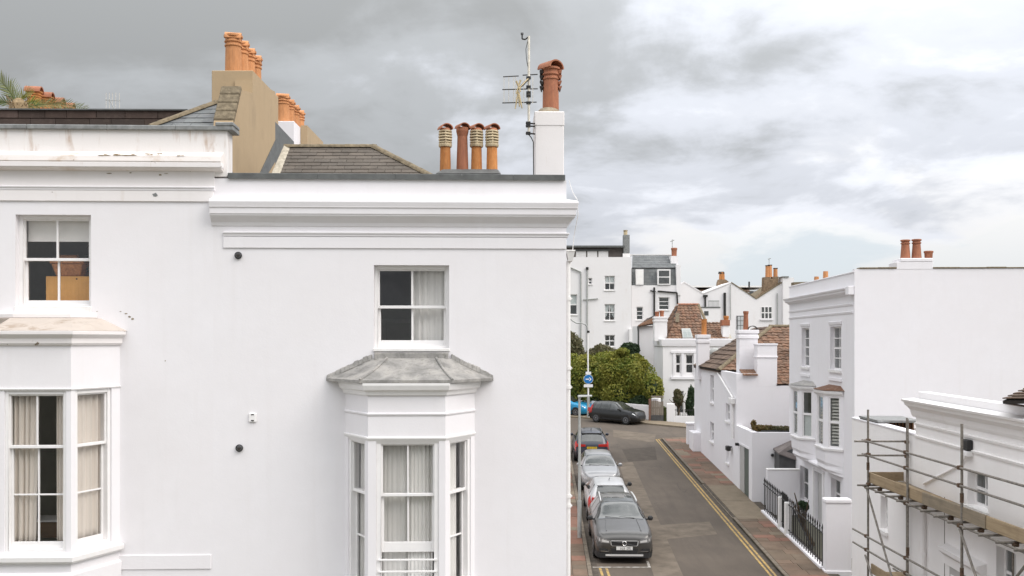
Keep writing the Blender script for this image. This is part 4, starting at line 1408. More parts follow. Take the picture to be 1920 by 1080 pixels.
at_z = zl(596, -0.3, 65)
atops = [(F0.x(-30), 0.0), (F0.x(18, -0.25), -0.22), (F0.x(131, -0.25), -0.22), (F0.x(190), 0.0)]
m = MB()
zz0 = Z(620.5) + 0.003
for k in range(3):
    a, b = aop[k], aop[k + 1]
    c, d = atops[k + 1], atops[k]
    m.poly([F0.w(a.x, a.y, zz0), F0.w(b.x, b.y, zz0), F0.w(*c, at_z), F0.w(*d, at_z)])
m.poly([F0.w(*t, at_z) for t in atops])
m.poly([F0.w(p.x, p.y, zz0) for p in aop])
ar = m.build('bay_roof', 'stucco_bayroof', HA, bevel=0.01)
MB().slab_xy(F0, [(atops[0][0] + .05, -0.002), (atops[1][0] + .02, -0.20), (atops[2][0] - .01, -0.20), (atops[3][0] - .04, -0.002)], at_z - 0.01, zl(586, -0.2, 65)).build('bay_roof_cap', 'stucco_chipped', ar, bevel=0.02)
MB().sweep(F0, abay, [(-0.02, Z(1058)), (0.05, Z(1056)), (0.075, Z(1052)), (0.08, Z(1043)), (-0.02, Z(1039))]).build('bay_sill', 'white_paint', HA, bevel=0.004)
MB().sweep(F0, abay, [(-0.02, Z(1120)), (0.02, Z(1118)), (0.035, Z(1078)), (-0.02, Z(1072))]).build('bay_plinth', 'stucco', HA, bevel=0.004)
MB().box(F0, awr - 0.05, F0.x(396), -0.018, 0.02, zl(1068), zl(1041)).build('string_course', 'stucco', HA, bevel=0.006)
room(HA, F0, awl - 0.3, awr + 0.3, BASEZ + 0.3, zl(718), 0.302, 3.6)
curtain(pAF[0], fa2 + 0.02, fa2 + 0.385, abz0 + 0.02, abz1 - 0.02, 0.175, 'curtain_beige', 'wide beige curtain drawn aside in the stucco roofed bay front', 5, 0.032, 0.12, 15)
curtain(pAF[0], fb2 - 0.20, fb2 - 0.03, abz0 + 0.02, abz1 - 0.02, 0.175, 'curtain_beige', 'narrow beige curtain next to the bay corner post', 3, 0.03, 0.0, 16)
curtain(pAR[0], pAR[1] * 0.10, pAR[1] * 0.82, abz0 + 0.02, abz1 - 0.02, 0.17, 'curtain_beige', 'beige curtain filling the canted side window of the stucco roofed bay', 6, 0.032, 0.0, 17)
shelf = thing('side_table', F0.w(F0.x(85, 0.4), 0.5, Z(1036)), 'low wooden table inside the stucco roofed bay', 'table')
sx_ = F0.x(85, 0.35)
MB().box(F0, sx_ - 0.5, sx_ + 0.45, 0.35, 0.8, zl(978, .35), zl(975, .35)).build('top', 'white_paint', shelf)
MB().box(F0, sx_ - 0.48, sx_ + 0.43, 0.37, 0.78, zl(1008, .35), zl(978.5, .35)).build('drawer', 'dark_wood', shelf)
for a_ in (-0.47, 0.38):
    MB().box(F0, sx_ + a_, sx_ + a_ + 0.05, 0.37, 0.42, BASEZ + 0.35, zl(1008, .35)).build('leg', 'dark_wood', shelf)

# party wall, stack and roof of house A
PX = -4.34
WF = Frame(0, 0, 0)
yz = lambda px, py: ((lambda Y: (Y, CAMZ + (638 - py) / FOC * Y))(PX * FOC / (px - 960)))
poly = [yz(429.5, 345), yz(437, 228), yz(452, 168), yz(473.5, 175), yz(474, 150), yz(516, 172), (17.8, zBtop - 0.3)]
pw = MB().slab_yz(WF, poly, PX - 0.30, PX).build('party_wall', 'render_tan', HA)
s0 = yz(475, 132)
stA = MB().box(WF, PX - 0.70, PX - 0.004, s0[0], 18.05, zAtop - 0.3, s0[1]).build('chimney', 'render_tan', HA, bevel=0.01)
# raking coping on the party wall: stone blocks
a_, b_ = yz(438, 228), yz(452.5, 165)
for k in range(4):
    u0, u1 = k / 4 + 0.01, (k + 1) / 4 - 0.01
    p0 = (a_[0] + (b_[0] - a_[0]) * u0, a_[1] + (b_[1] - a_[1]) * u0)
    p1 = (a_[0] + (b_[0] - a_[0]) * u1, a_[1] + (b_[1] - a_[1]) * u1)
    MB().slab_yz(WF, [(p0[0], p0[1] - 0.03), (p1[0], p1[1] - 0.03), (p1[0] - 0.03, p1[1] + 0.035), (p0[0] - 0.03, p0[1] + 0.035)], PX - 0.31, PX + 0.012).build('coping_stone', 'ridge_lichen', pw, bevel=0.012)
# lead soakers where the corner house roof meets the wall
MB().slab_yz(WF, [yz(483, 332), yz(516, 262), yz(516, 300), yz(497, 332)], PX + 0.002, PX + 0.02).build('soaker', 'coping_grey', pw)
MB().slab_yz(WF, [yz(428.5, 333), yz(428.5, 312), yz(438, 330), yz(438, 333)], PX + 0.002, PX + 0.02).build('soaker', 'coping_grey', pw)
tops_ = [(437.5, 61), (462, 77), (473.5, 91), (481, 103.5)]
for k, (px, py) in enumerate(((437.5, 61), (0, 0), (0, 0), (0, 0))):
    Y = 16.55 + k * 0.44
    X = (437.5 - 960) / FOC * 16.55
    zt_ = CAMZ + (638 - 62) / FOC * 16.55
    put(pot_mesh('roll', 'terracotta'), 'chimney_pot', stA, (X, Y, s0[1] - 0.01), k * 0.7, (0.345, 0.345, zt_ - s0[1] - 0.04))
    cowl(stA, (X, Y, zt_ - 0.115), 0.125, R(12), 'terracotta')
# second stack behind
stA2 = MB().box(WF, -4.76, -4.34, 19.35, 21.4, zBtop, CAMZ + (638 - 227) / FOC * 19.35).build('chimney', 'stucco', HA, bevel=0.01)
MB().box(WF, -4.335, -4.20, 19.9, 21.6, zBtop - .5, CAMZ + (638 - 235) / FOC * 19.9).build('chimney_breast', 'render_tan', stA2)
MB().slab_yz(WF, [(17.80, zBtop - .4), (17.80, CAMZ + (638 - 228) / FOC * 17.8), (19.34, CAMZ + (638 - 265) / FOC * 19.3), (19.34, zBtop - .4)], PX - 0.25, PX - 0.003).build('parapet_wall', 'coping_grey', pw)
z2 = CAMZ + (638 - 227) / FOC * 19.35
for k in range(4):
    Y = 19.62 + k * 0.47
    X = (530 - 960) / FOC * 19.62
    put(pot_mesh('roll', 'terracotta'), 'chimney_pot', stA2, (X, Y, z2 - 0.01), k, (0.345, 0.345, 0.56))
    cowl(stA2, (X, Y, z2 + 0.50), 0.12, R(12), 'terracotta')
# dark boarded upstand of the roof terrace
YD = 17.2
DF = Frame(0, YD, 1.0)
rf = MB().box(DF, DF.x(-560), DF.x(352), 0.03, 3.0, zAtop - 0.4, DF.z(200, 206)).build('roof', 'cladding_brown', HA)
r = random.Random(8)
for (p0, p1) in ((221.5, 207), (238, 222.5)):
    x = DF.x(-560)
    while x < DF.x(350):
        w = r.uniform(0.35, 0.8)
        x1_ = min(x + w, DF.x(352))
        MB().box(DF, x + .004, x1_ - .004, r.uniform(0.0, 0.012), 0.03, DF.z(200, p0), DF.z(200, p1) - 0.006).build('board', 'cladding_brown', rf, bevel=0.003)
        x += w
MB().box(DF, DF.x(-560), DF.x(352), -0.03, 0.3, DF.z(200, 207), DF.z(200, 204.5)).build('roof_edge', 'coping_grey', rf)
# slate slope with its hip tiles
q0, q1, q2 = W(282, 240, 15.3), W(425, 240, 15.3), W(414, 191, 16.4)
roof_plane(rf, (q0, q1, q2, q2 + Vector((-0.03, 0, 0))), 0.22, 0.30, 'slate', 'slate', seed=9, thick=0.008, lift=0.01)
ridge(rf, q2 + Vector((0.02, 0, 0.01)), q0 + Vector((0, 0, 0.01)), 0.07, 4, 'ridge_lichen')

# ---------------- far roof terrace: palm, pots, little aerial
HC = thing('rear_chimney', (W(80, 200, 24).x, 24, 9.6), 'squat chimney stack with a row of hooded orange pots beside the palm', 'chimney')
zb2 = W(80, 212, 24).z
MB().box(Frame(0, 24, 0), W(42, 0, 24).x, W(88, 0, 24).x, -0.2, 2.2, zb2 - 5.5, zb2).build('stack', 'render_tan', HC)
for k, (px, py) in enumerate(((66, 166), (84, 180), (98, 190), (0, 0))):
    Y = 24.0 + 0.55 * k
    X = W(64, 0, 24).x + 0.02 * k
    zt_ = W(64, 172, 24).z
    put(pot_mesh('roll', 'terracotta_orange'), 'chimney_pot', HC, (X, Y, zb2 - 0.02), k, (0.42, 0.42, zt_ - zb2 + 0.02))
    cowl(HC, (X, Y, zt_ - 0.03), 0.17, R(10), 'terracotta_red')
palm = thing('palm_tree', W(36, 206, 19.5), 'shaggy palm with arching fronds growing on the roof terrace', 'palm')
pb = W(36, 208, 19.5)
pm = MB()
pm.lathe(pb - Vector((0, 0, 1.0)), [(0.12, 0), (0.14, 0.6), (0.20, 1.0), (0.17, 1.14), (0.06, 1.25)], 10)
r = random.Random(31)
for k in range(60):
    a = r.uniform(0, 6.28)
    p = pb + Vector((math.cos(a) * .15, math.sin(a) * .15, r.uniform(-.15, .18)))
    pm.tube(p, p + Vector((math.cos(a) * .10, math.sin(a) * .10, r.uniform(-.02, .16))), 0.012, 4, 0.004)
pm.build('trunk', 'palm_husk', palm)
def frond(base, ctrl, tip, mat, leaf=0.26, n=34):
    m = MB()
    b0, c0_, t0 = Vector(base), Vector(ctrl), Vector(tip)
    pts = [b0 * (1 - u) ** 2 + c0_ * 2 * u * (1 - u) + t0 * u * u for u in [k / n for k in range(n + 1)]]
    for k in range(n):
        m.tube(pts[k], pts[k + 1], 0.012 * (1 - k / n) + 0.003, 4)
    for k in range(3, n):
        d = (pts[k + 1] - pts[k]).normalized()
        side = d.cross(Vector((0, -1, 0.3))).normalized()
        for sg in (-1, 1):
            L = leaf * (0.5 + 0.7 * math.sin(math.pi * min(1, (k + 2) / (n + 3)))) * r.uniform(0.8, 1.1)
            e = (side * sg * 0.8 + d * 0.9 + Vector((0, r.uniform(-.5, .1), r.uniform(-.15, .1)))).normalized()
            w = d * 0.012
            m.poly([pts[k] - w, pts[k] + w, pts[k] + e * L * 0.6 + w, pts[k] + e * L, pts[k] + e * L * 0.6 - w])
    m.build('frond', mat, palm, weld=False, recalc=False)
frond(pb + Vector((-.05, 0, .1)), W(22, 165, 19.5), W(-26, 128, 19.4), 'leaf_palm', 0.24)
frond(pb + Vector((.0, 0, .1)), W(45, 168, 19.6), W(62, 176, 19.2), 'leaf_palm_bright', 0.20, 22)
frond(pb + Vector((.0, 0.2, .1)), W(60, 178, 19.8), W(78, 200, 19.6), 'leaf_palm_bright', 0.16, 20)
frond(pb + Vector((.05, 0, .05)), W(100, 186, 19.7), W(164, 205, 19.4), 'leaf_palm', 0.20)
frond(pb + Vector((-.1, 0, .1)), W(0, 180, 19.7), W(-40, 205, 19.4), 'leaf_palm', 0.2)
frond(pb + Vector((0, 0.1, .1)), W(34, 180, 20.0), W(20, 150, 20.4), 'leaf_palm', 0.2, 20)
sa = thing('small_aerial', W(216, 205, 22), 'small pale comb aerial standing on the dark boarded roof', 'aerial')
MB().tube(W(218, 212, 22), W(205, 186, 22), 0.012, 5).build('mast', 'metal_grey', sa)
MB().tube(W(197, 187, 22), W(226, 189, 22), 0.008, 5).build('boom', 'metal_grey', sa)
for px in (199, 205, 211, 217, 224):
    MB().tube(W(px, 174, 22), W(px, 203, 22), 0.005, 4).build('element', 'aerial_white', sa)

# ================================================================ right side of the street
def fwin(house, F, x0, x1, z0, z1, cols=1, rows=2, y=0.08, fr=0.05, bar=0.03, sill=0.05, mat='white_paint', room_mat='room', rd=1.6, dep=0.05, blind=0.0):
    """smaller window of a farther house: frame with bars, one object for each pane"""
    m = MB()
    m.box(F, x0, x0 + fr, y, y + dep, z0, z1)
    m.box(F, x1 - fr, x1, y, y + dep, z0, z1)
    m.box(F, x0 + fr, x1 - fr, y + .001, y + dep, z0, z0 + fr)
    m.box(F, x0 + fr, x1 - fr, y + .001, y + dep, z1 - fr, z1)
    xs = [x0 + fr + (x1 - x0 - 2 * fr) * k / cols for k in range(cols + 1)]
    zs = [z0 + fr + (z1 - z0 - 2 * fr) * k / rows for k in range(rows + 1)]
    for v in xs[1:-1]:
        m.box(F, v - bar / 2, v + bar / 2, y + .003, y + dep - .003, z0 + fr, z1 - fr)
    for k, v in enumerate(zs[1:-1]):
        b = bar * (1.7 if (rows % 2 == 0 and k == rows // 2 - 1) else 1)
        m.box(F, x0 + fr, x1 - fr, y + .006, y + dep - .006, v - b / 2, v + b / 2)
    w = m.build('window', mat, house)
    for i in range(cols):
        for j in range(rows):
            MB().box(F, xs[i] + .004, xs[i + 1] - .004, y + dep * .5, y + dep * .5 + .006, zs[j] + .004, zs[j + 1] - .004).build('pane', 'glass_far', w)
    if sill:
        MB().box(F, x0 - 0.06, x1 + 0.06, -0.07, y - 0.001, z0 - 0.09, z0 - 0.005).build('sill', 'white_paint_old', w)
    if room_mat:
        room(house, F, x0 - 0.1, x1 + 0.1, z0 - 0.1, z1 + 0.1, 0.252, rd, room_mat)
    return w

def block(house, F, x0, x1, z0, z1, depth, holes, mat='stucco', t=0.25, name='wall', top=True, top_mat='felt_roof'):
    """front wall with openings, side and rear walls and a flat top"""
    MB().wall(F, x0, x1, z0, z1, holes, t).build(name, mat, house)
    MB().box(F, x0, x0 + t, t + .002, depth, z0, z1 - .002).build('side_wall', mat, house)
    MB().box(F, x1 - t, x1, t + .002, depth, z0, z1 - .002).build('side_wall', mat, house)
    MB().box(F, x0 + t + .002, x1 - t - .002, depth - t, depth - .002, z0, z1 - .003).build('rear_wall', mat, house)
    if top:
        MB().box(F, x0 + t + .003, x1 - t - .003, t + .003, depth - t - .003, z1 - .25, z1 - .12).build('roof_slab', top_mat, house)

AL = math.degrees(math.atan(0.0505))
# ---------------- tall white house with two bays (R2)
R2 = Frame(11.18, 31.7, -90 - AL)
RG = Frame(11.18, 31.7, -AL)
b2 = gz(32) - 0.2
H2 = thing('tall_house', R2.w(-3.5, 0, b2), 'tall white house with two stacked bays and a blank gable, behind spear railings', 'house')
L2 = -R2.x(1480)
pt_ = R2.z(1602, 511)
def rx(px, y=0.0):
    return R2.x(px, y)
hol = []
wins2 = []
for (pa, pb, ya, yb) in ((1556.5, 1577, 691, 612), (1503, 1517.5, 690, 615)):
    xa, xb = rx(pa), rx(pb)
    pm_ = (pa + pb) / 2
    wins2.append((xa, xb, R2.z(pm_, ya), R2.z(pm_, yb)))
zt2 = (wins2[0][3] + wins2[1][3]) / 2
zb2_ = (wins2[0][2] + wins2[1][2]) / 2
wins2 = [(a, b, zb2_, zt2) for a, b, _, _ in wins2]
gf = []
for (pa, pb, ya, yb) in ((1558, 1576, 958, 899), (1500, 1516, 940, 876)):
    gf.append((rx(pa), rx(pb), R2.z((pa + pb) / 2, ya), R2.z((pa + pb) / 2, yb)))
dx0, dx1 = rx(1527), rx(1543)
dz1 = R2.z(1535, 886)
door_h = (dx0, dx1, b2 + 0.45, dz1)
bays2 = [(-3.40, -1.20), (-7.05, -4.85)]
bz_b, bz_t = R2.z(1570, 842, -0.2), R2.z(1570, 738, -0.2)
bayh = [(a + .15, b - .15, bz_b + .1, bz_t - .05) for a, b in bays2]
block(H2, R2, -L2, 0, b2, pt_, 11.5, wins2 + gf + [door_h] + bayh, 'stucco')
# parapet, cornice and bands on the street front
co = R2.z(1601, 537, -0.2)
MB().sweep(R2, [(-L2 - 0.1, 0), (-0.32, 0)], [(-.02, co - 0.24), (.03, co - 0.23), (.06, co - 0.19), (.16, co - 0.14), (.17, co - 0.13), (.18, co - 0.07), (.22, co - 0.05), (.24, co), (-.02, co + .03)]).build('cornice', 'stucco', H2)
MB().box(R2, -0.32, -0.002, -0.20, -0.001, co - 0.24, co + 0.05).build('cornice_block', 'stucco', H2, bevel=0.015)
for py in (569, 584):
    zz_ = R2.z(1597, py)
    MB().sweep(R2, [(-L2, 0), (-0.12, 0)], [(-.02, zz_ - .07), (.025, zz_ - .06), (.04, zz_), (-.02, zz_ + .02)]).build('string_moulding', 'stucco', H2)
MB().box(R2, -L2 - .02, -.002, -.03, .30, pt_ + .002, pt_ + .05).build('coping', 'stucco', H2, bevel=0.01)
for k, (xa, xb, za, zb) in enumerate(wins2):
    fwin(H2, R2, xa, xb, za, zb, 2, 4, y=0.14, fr=0.06, bar=0.035)
    MB().sweep(R2, [(xa - .1, 0), (xb + .1, 0)], [(-.02, zb + .06), (.03, zb + .07), (.05, zb + .16), (-.02, zb + .18)]).build('window_hood', 'stucco', H2)
    MB().box(R2, xa - .12, xb + .12, -.05, .02, za - .38, za - .28).build('sill_band', 'stucco', H2)
for k, (xa, xb, za, zb) in enumerate(gf):
    fwin(H2, R2, xa, xb, za, zb, 2, 2, y=0.16, fr=0.06, bar=0.035)
# door with surround
dr = MB().box(R2, dx0 + .02, dx1 - .02, .14, .19, b2 + .46, dz1 - .03).build('door', 'door_grey', H2)
MB().lathe(R2.w(dx1 - .12, .11, b2 + 1.45), [(0.03, -.03), (0.04, 0), (0.03, .03)], 8).build('knob', 'soot_shade', dr)
for a in (dx0 - .18, dx1 + .02):
    MB().box(R2, a, a + .16, -.05, .02, b2 + .3, dz1 + .1).build('door_pilaster', 'white_paint', H2, bevel=0.01)
MB().sweep(R2, [(dx0 - .3, 0), (dx1 + .3, 0)], [(-.02, dz1 + .12), (.08, dz1 + .13), (.10, dz1 + .2), (.2, dz1 + .3), (.2, dz1 + .36), (-.02, dz1 + .40)]).build('door_hood', 'stucco', H2)
# bays: canted, with corbelled foot
BD2 = 0.50
for k, (a, b) in enumerate(bays2):
    fl_, fr_ = a + 0.5, b - 0.5
    path = [(a, 0), (fl_, -BD2), (fr_, -BD2), (b, 0)]
    pl3 = panels(R2, a, b, fl_, fr_, BD2)
    z0_, z1_ = bz_b + 0.02, bz_t - 0.12
    for i, (pp, ln) in enumerate(pl3):
        ha, hb = (ln * .2, ln * .8)
        MB().wall(pp, .001, ln - .001, bz_b - .25, bz_t, [(ha, hb, z0_, z1_)], .10).build('bay_panel', 'stucco', H2)
        w = fwin(H2, pp, ha, hb, z0_, z1_, 1, 2, y=0.03, fr=0.05, bar=0.05, sill=0, room_mat=None)
        if k == 0 and i > 0:      # louvred shutters
            n = 14
            for q in range(n):
                zq = z0_ + .12 + (z1_ - z0_ - .2) * q / n
                MB().hexa([pp.w(ha + .07, .10, zq), pp.w(hb - .07, .10, zq), pp.w(hb - .07, .15, zq + .05), pp.w(ha + .07, .15, zq + .05), pp.w(ha + .07, .10, zq + .016), pp.w(hb - .07, .10, zq + .016), pp.w(hb - .07, .15, zq + .066), pp.w(ha + .07, .15, zq + .066)]).build('shutter_slat', 'curtain_beige', w)
        if k == 1 and i > 0:      # blind drawn over the lower sash
            MB().box(pp, ha + .05, hb - .05, .10, .106, z0_ + .05, z0_ + (z1_ - z0_) * .52).build('blind', 'blind_white', w)
    MB().sweep(R2, path, [(-.02, bz_t - .1), (.02, bz_t - .09), (.08, bz_t - .02), (.1, bz_t + .06), (-.02, bz_t + .08)]).build('bay_cornice', 'white_paint', H2)
    MB().sweep(R2, path, [(-.02, z0_ - .12), (.05, z0_ - .11), (.06, z0_ - .04), (-.02, z0_ - .02)]).build('bay_sill', 'white_paint', H2)
    # roof
    op2 = offset_path(path, 0.09)
    m = MB()
    tp = [(a + .35, 0), (fl_ + .1, -.06), (fr_ - .1, -.06), (b - .35, 0)]
    for q in range(3):
        m.poly([R2.w(op2[q].x, op2[q].y, bz_t + .085), R2.w(op2[q + 1].x, op2[q + 1].y, bz_t + .085), R2.w(*tp[q + 1], bz_t + .24), R2.w(*tp[q], bz_t + .24)])
    m.poly([R2.w(p.x, p.y, bz_t + .085) for p in op2])
    m.poly([R2.w(*p, bz_t + .24) for p in tp])
    m.build('bay_roof', 'tile_red' if k == 0 else 'lead', H2)
    # corbelled base tapering back to the wall
    zc0 = R2.z(1570, 893, -0.2)
    lv = [(bz_b - .24, 0.0), (bz_b - .55, .02), (zc0 + .25, .10), (zc0 + .12, -.06), (zc0, .0)]
    rings = []
    for zz_, s_ in ((bz_b - .24, 1.0), (bz_b - .50, .97), (zc0 + .30, .86), (zc0 + .18, .90), (zc0 + .06, .72), (zc0 - .05, .30)):
        rings.append([R2.w(x if y == 0 else x, y * s_ - .001, zz_) for x, y in path])
    m = MB()
    for q in range(len(rings) - 1):
        for e in range(3):
            m.poly([rings[q][e], rings[q][e + 1], rings[q + 1][e + 1], rings[q + 1][e]])
    m.poly(rings[-1])
    m.poly(rings[0])
    m.build('bay_base', 'stucco', H2)
    room(H2, R2, a, b, bz_b - .1, bz_t - .01, 0.252, 2.5)
# gable wall
zg = RG.z(1700, 504)
MB().box(RG, 0.002, 13.5, -0.012, 0.24, b2, zg).build('gable_wall', 'stucco', H2)
gx = RG.x(1611)
for (a, b) in ((RG.x(1611), RG.x(1681)), (RG.x(1749), RG.x(1850)), (RG.x(1850), 13.5)):
    n = max(2, int((b - a) / 0.6))
    for q in range(n):
        MB().box(RG, a + (b - a) * q / n + .004, a + (b - a) * (q + 1) / n - .004, -.04, .30, zg + .002, zg + .05 + rng.uniform(-.008, .008)).build('coping_tile', 'ridge_lichen', H2, bevel=0.01)
s2a, s2b = RG.x(1681), RG.x(1749)
st2 = MB().box(RG, s2a, s2b, -.02, .75, zg - .02, RG.z(1715, 491)).build('chimney', 'stucco', H2, bevel=0.01)
MB().box(RG, s2a + .12, s2b - .0, -.03, .76, RG.z(1715, 491) + .002, RG.z(1715, 484)).build('chimney_head', 'stucco', st2, bevel=0.02)
zc2 = RG.z(1715, 484)
for (px, kind, w, py) in ((1697.5, 'taper', .34, 449), (1718.5, 'taper', .34, 448), (1741, 'tub', .30, 470)):
    put(pot_mesh(kind, 'terracotta_red'), 'chimney_pot', st2, RG.w(RG.x(px, .35), .35, zc2 - .01), px, (w, w, RG.z(px, py, .35) - zc2))

# ---------------- lower white house with hipped tile roof (R3)
A3 = math.degrees(math.atan(0.0385))
R3 = Frame(wx_r(44.0), 44.0, -90 - A3)
G3 = Frame(wx_r(44.0), 44.0, -A3)
b3 = gz(41) - 0.3
H3 = thing('corner_cottage', R3.w(-5, 0, gz(50)), 'lower white house with hipped brown tile roof and twin white stacks', 'house')
L3 = -R3.x(1302)
ze3 = CAMZ - 1.50
h3 = []
for (pa, pb, ya, yb) in ((1332, 1338, 755, 703), (1331.5, 1338, 828, 792), (1361, 1368, 790, 757), (1362, 1367, 868, 840)):
    pm_ = (pa + pb) / 2
    h3.append((R3.x(pa), R3.x(pb), R3.z(pm_, ya), R3.z(pm_, yb)))
block(H3, R3, -L3, 0, b3, ze3, G3.x(1457), h3, 'stucco', top=True)
for (xa, xb, za, zb) in h3:
    fwin(H3, R3, xa, xb, za, zb, 1, 2, y=0.10, fr=0.07, bar=0.05, mat='white_paint', rd=1.0, room_mat='room_light')
MB().box(G3, .002, G3.x(1457), -0.010, 0.24, b3, ze3 - 0.003).build('gable_wall', 'stucco', H3)
MB().box(G3, G3.x(1457) + .001, 8.6, -0.010, 0.24, b3, G3.z(1470, 723)).build('gable_wall', 'stucco', H3)
# hipped roof
hc = R3.w(-3.9, -.15, ze3 - R3.o.z)
hc = Vector((wx_r(47.9) - .12, 47.9, ze3 + .01))
hf = Vector((wx_r(56.3) - .12, 56.3, ze3 + .01))
rd1 = W(1446, 613, 51.5)
rd0 = Vector((rd1.x + 1.2, rd1.y - .05, rd1.z))
rdf = Vector((rd1.x + .15, 55.5, rd1.z))
rf3 = MB().extrude([hc - Vector((0, 0, .1)), hc + Vector((4.9, -.2, -.1)), hf + Vector((4.9, 0, -.1)), hf - Vector((0, 0, .1))], [rd1 - Vector((0, 0, .14)), rd0 - Vector((0, 0, .14)), rd0 + Vector((0, 4, -.14)), rdf - Vector((0, 0, .14))]).build('roof', 'tile_dark', H3)
roof_plane(rf3, (hf, hc, rd1, rdf), 0.42, 0.85, 'tile_dark', 'tile', seed=21, thick=0.03, lift=0.05, jitter=0.01, gap=0.012)
roof_plane(rf3, (hc, hc + Vector((4.75, -.15, 0)), rd0, rd1), 0.28, 0.30, 'tile_red', 'tile', seed=22, thick=0.02, lift=0.035, curve=0.035, jitter=0.012)
ridge(rf3, hc + Vector((0, 0, .02)), rd1 + Vector((0, 0, .02)), 0.13, 10, 'ridge_lichen')
ridge(rf3, rd1 + Vector((-.1, 0, .02)), rd0 + Vector((0, 0, .02)), 0.13, 4, 'ridge_lichen')
# lower slope of pantiles beside the stack
ql, qr = W(1456, 722, 43.9), W(1488, 722, 43.9)
qt, qs = W(1488, 655, 47.2), W(1456, 655, 47.2)
roof_plane(rf3, (ql, qr, qt, qs), 0.28, 0.28, 'tile_red', 'tile', seed=23, thick=0.02, lift=0.035, curve=0.035, jitter=0.012)
for k in range(5):
    xa = W(1392 + 5.6 * k, 0, 44).x
    MB().hexa([Vector((xa + .005, 43.84, ze3 - .10)), Vector((xa + .125, 43.84, ze3 - .10)), Vector((xa + .125, 44.6, ze3 + .12)), Vector((xa + .005, 44.6, ze3 + .12)), Vector((xa + .005, 43.84, ze3 - .05)), Vector((xa + .125, 43.84, ze3 - .05)), Vector((xa + .125, 44.6, ze3 + .17)), Vector((xa + .005, 44.6, ze3 + .17))]).build('tile', 'tile_red', rf3)
# stacks
def stack(house, px0, px1, ptop, pbase, Y, depth, mat='stucco', band=True, deg=-2.0):
    F = Frame(0, Y, deg)
    a, b = F.x(px0), F.x(px1)
    pm_ = (px0 + px1) / 2
    zt_, zb_ = F.z(pm_, ptop), F.z(pm_, pbase)
    s_ = MB().box(F, a, b, 0, depth, zb_, zt_).build('chimney', mat, house, bevel=0.015)
    if band:
        h = (zt_ - zb_) * 0.05 + .05
        MB().box(F, a - .04, b + .04, -.04, depth + .04, zt_ - h * 2.6, zt_ - h * 1.6).build('chimney_band', mat, s_, bevel=0.012)
        MB().box(F, a - .05, b + .05, -.05, depth + .05, zt_ - h, zt_ + .015).build('chimney_head', mat, s_, bevel=0.015)
    return s_, F, a, b, zt_
def add_pot(s_, F, px, zt_, py_top, w, kind, mat, y=.3):
    x_ = F.x(px, y)
    put(pot_mesh(kind, mat), 'chimney_pot', s_, F.w(x_, y, zt_ - .01), px * .37, (w, w, F.z(px, py_top, y) - zt_))
s1 = stack(H3, 1386, 1421, 619, 700, 45.3, 0.7)
add_pot(s1[0], s1[1], 1398.5, s1[4] + .015, 583, .27, 'plain', 'terracotta_red')
cowl(s1[0], s1[1].w(s1[1].x(1411, .3), .3, s1[4] + .02), .2, R(80), 'soot_shade')
zs2 = G3.z(1438, 645)
s2_ = MB().box(G3, G3.x(1419.5), G3.x(1457), -0.013, .7, ze3 - .6, zs2).build('chimney', 'stucco', H3, bevel=.012)
MB().box(G3, G3.x(1419.5) - .03, G3.x(1457) + .03, -.045, .74, zs2 - .62, zs2 - .55).build('chimney_band', 'stucco', s2_, bevel=.01)
MB().box(G3, G3.x(1419.5) - .03, G3.x(1457) + .03, -.045, .74, zs2 - .06, zs2 + .02).build('chimney_head', 'stucco', s2_, bevel=.012)
s3_ = stack(H3, 1308.5, 1330.5, 628, 712, 54.5, 0.7, band=True)
add_pot(s3_[0], s3_[1], 1320, s3_[4] + .015, 598, .36, 'roll', 'terracotta_orange')
# pipes on the flank
dp3 = thing('waste_pipe', R3.w(-.5, -.05, b3 + 1), 'white waste pipe slanting down the lower white house', 'pipe')
MB().path([R3.w(R3.x(1349), -.08, R3.z(1349, 700)), R3.w(R3.x(1377), -.08, R3.z(1377, 746)), R3.w(R3.x(1377), -.08, R3.z(1377, 822))], .05, 8).build('pipe', 'white_paint_old', dp3, smooth=True)
MB().box(R3, R3.x(1379), R3.x(1373), -.2, -.01, R3.z(1376, 757), R3.z(1376, 746)).build('hopper', 'white_paint_old', dp3, bevel=.02)
lp = thing('wall_lamp', R3.w(R3.x(1372.5), -.1, R3.z(1372, 845)), 'black lantern bracketed on the lower white house by the dark green door', 'lamp')
MB().box(R3, R3.x(1374), R3.x(1371), -.28, -.08, R3.z(1372.5, 845), R3.z(1372.5, 836)).build('lantern', 'iron_black', lp, bevel=.03)
MB().tube(R3.w(R3.x(1372.5), 0, R3.z(1372.5, 838)), R3.w(R3.x(1372.5), -.12, R3.z(1372.5, 838)), .03, 6).build('bracket', 'iron_black', lp)

# garage wing with planted roof
g0y = 40.55
za3 = CAMZ - 3.85
xg = 44.0 - g0y
dgo = (R3.x(1386.5), R3.x(1404), gz(41.5) - .3, R3.z(1395, 838))
MB().wall(R3, 0.002, xg, b3, za3, [dgo], .25).build('wing_wall', 'stucco', H3)
GA = Frame(*R3.w(xg, 0, 0).xy, -A3)
gw = 3.6
MB().box(GA, .002, gw, .002, .25, b3, za3 - .005).build('wing_gable', 'stucco', H3)
MB().box(GA, .26, gw, .26, xg, za3 - .3, za3 - .12).build('wing_roof', 'felt_roof', H3)
dd = MB().box(R3, dgo[0], dgo[1], .05, .10, dgo[2], dgo[3]).build('garage_door', 'door_green', H3)
MB().box(R3, dgo[0] + .001, dgo[0] + (dgo[1] - dgo[0]) * .45, .025, .049, dgo[2], dgo[3] - .02).build('door_leaf', 'door_grey', dd)
MB().box(R3, dgo[0] - .1, dgo[1] + .1, -.015, .02, dgo[3] + .01, dgo[3] + .10).build('lintel', 'stucco', H3)
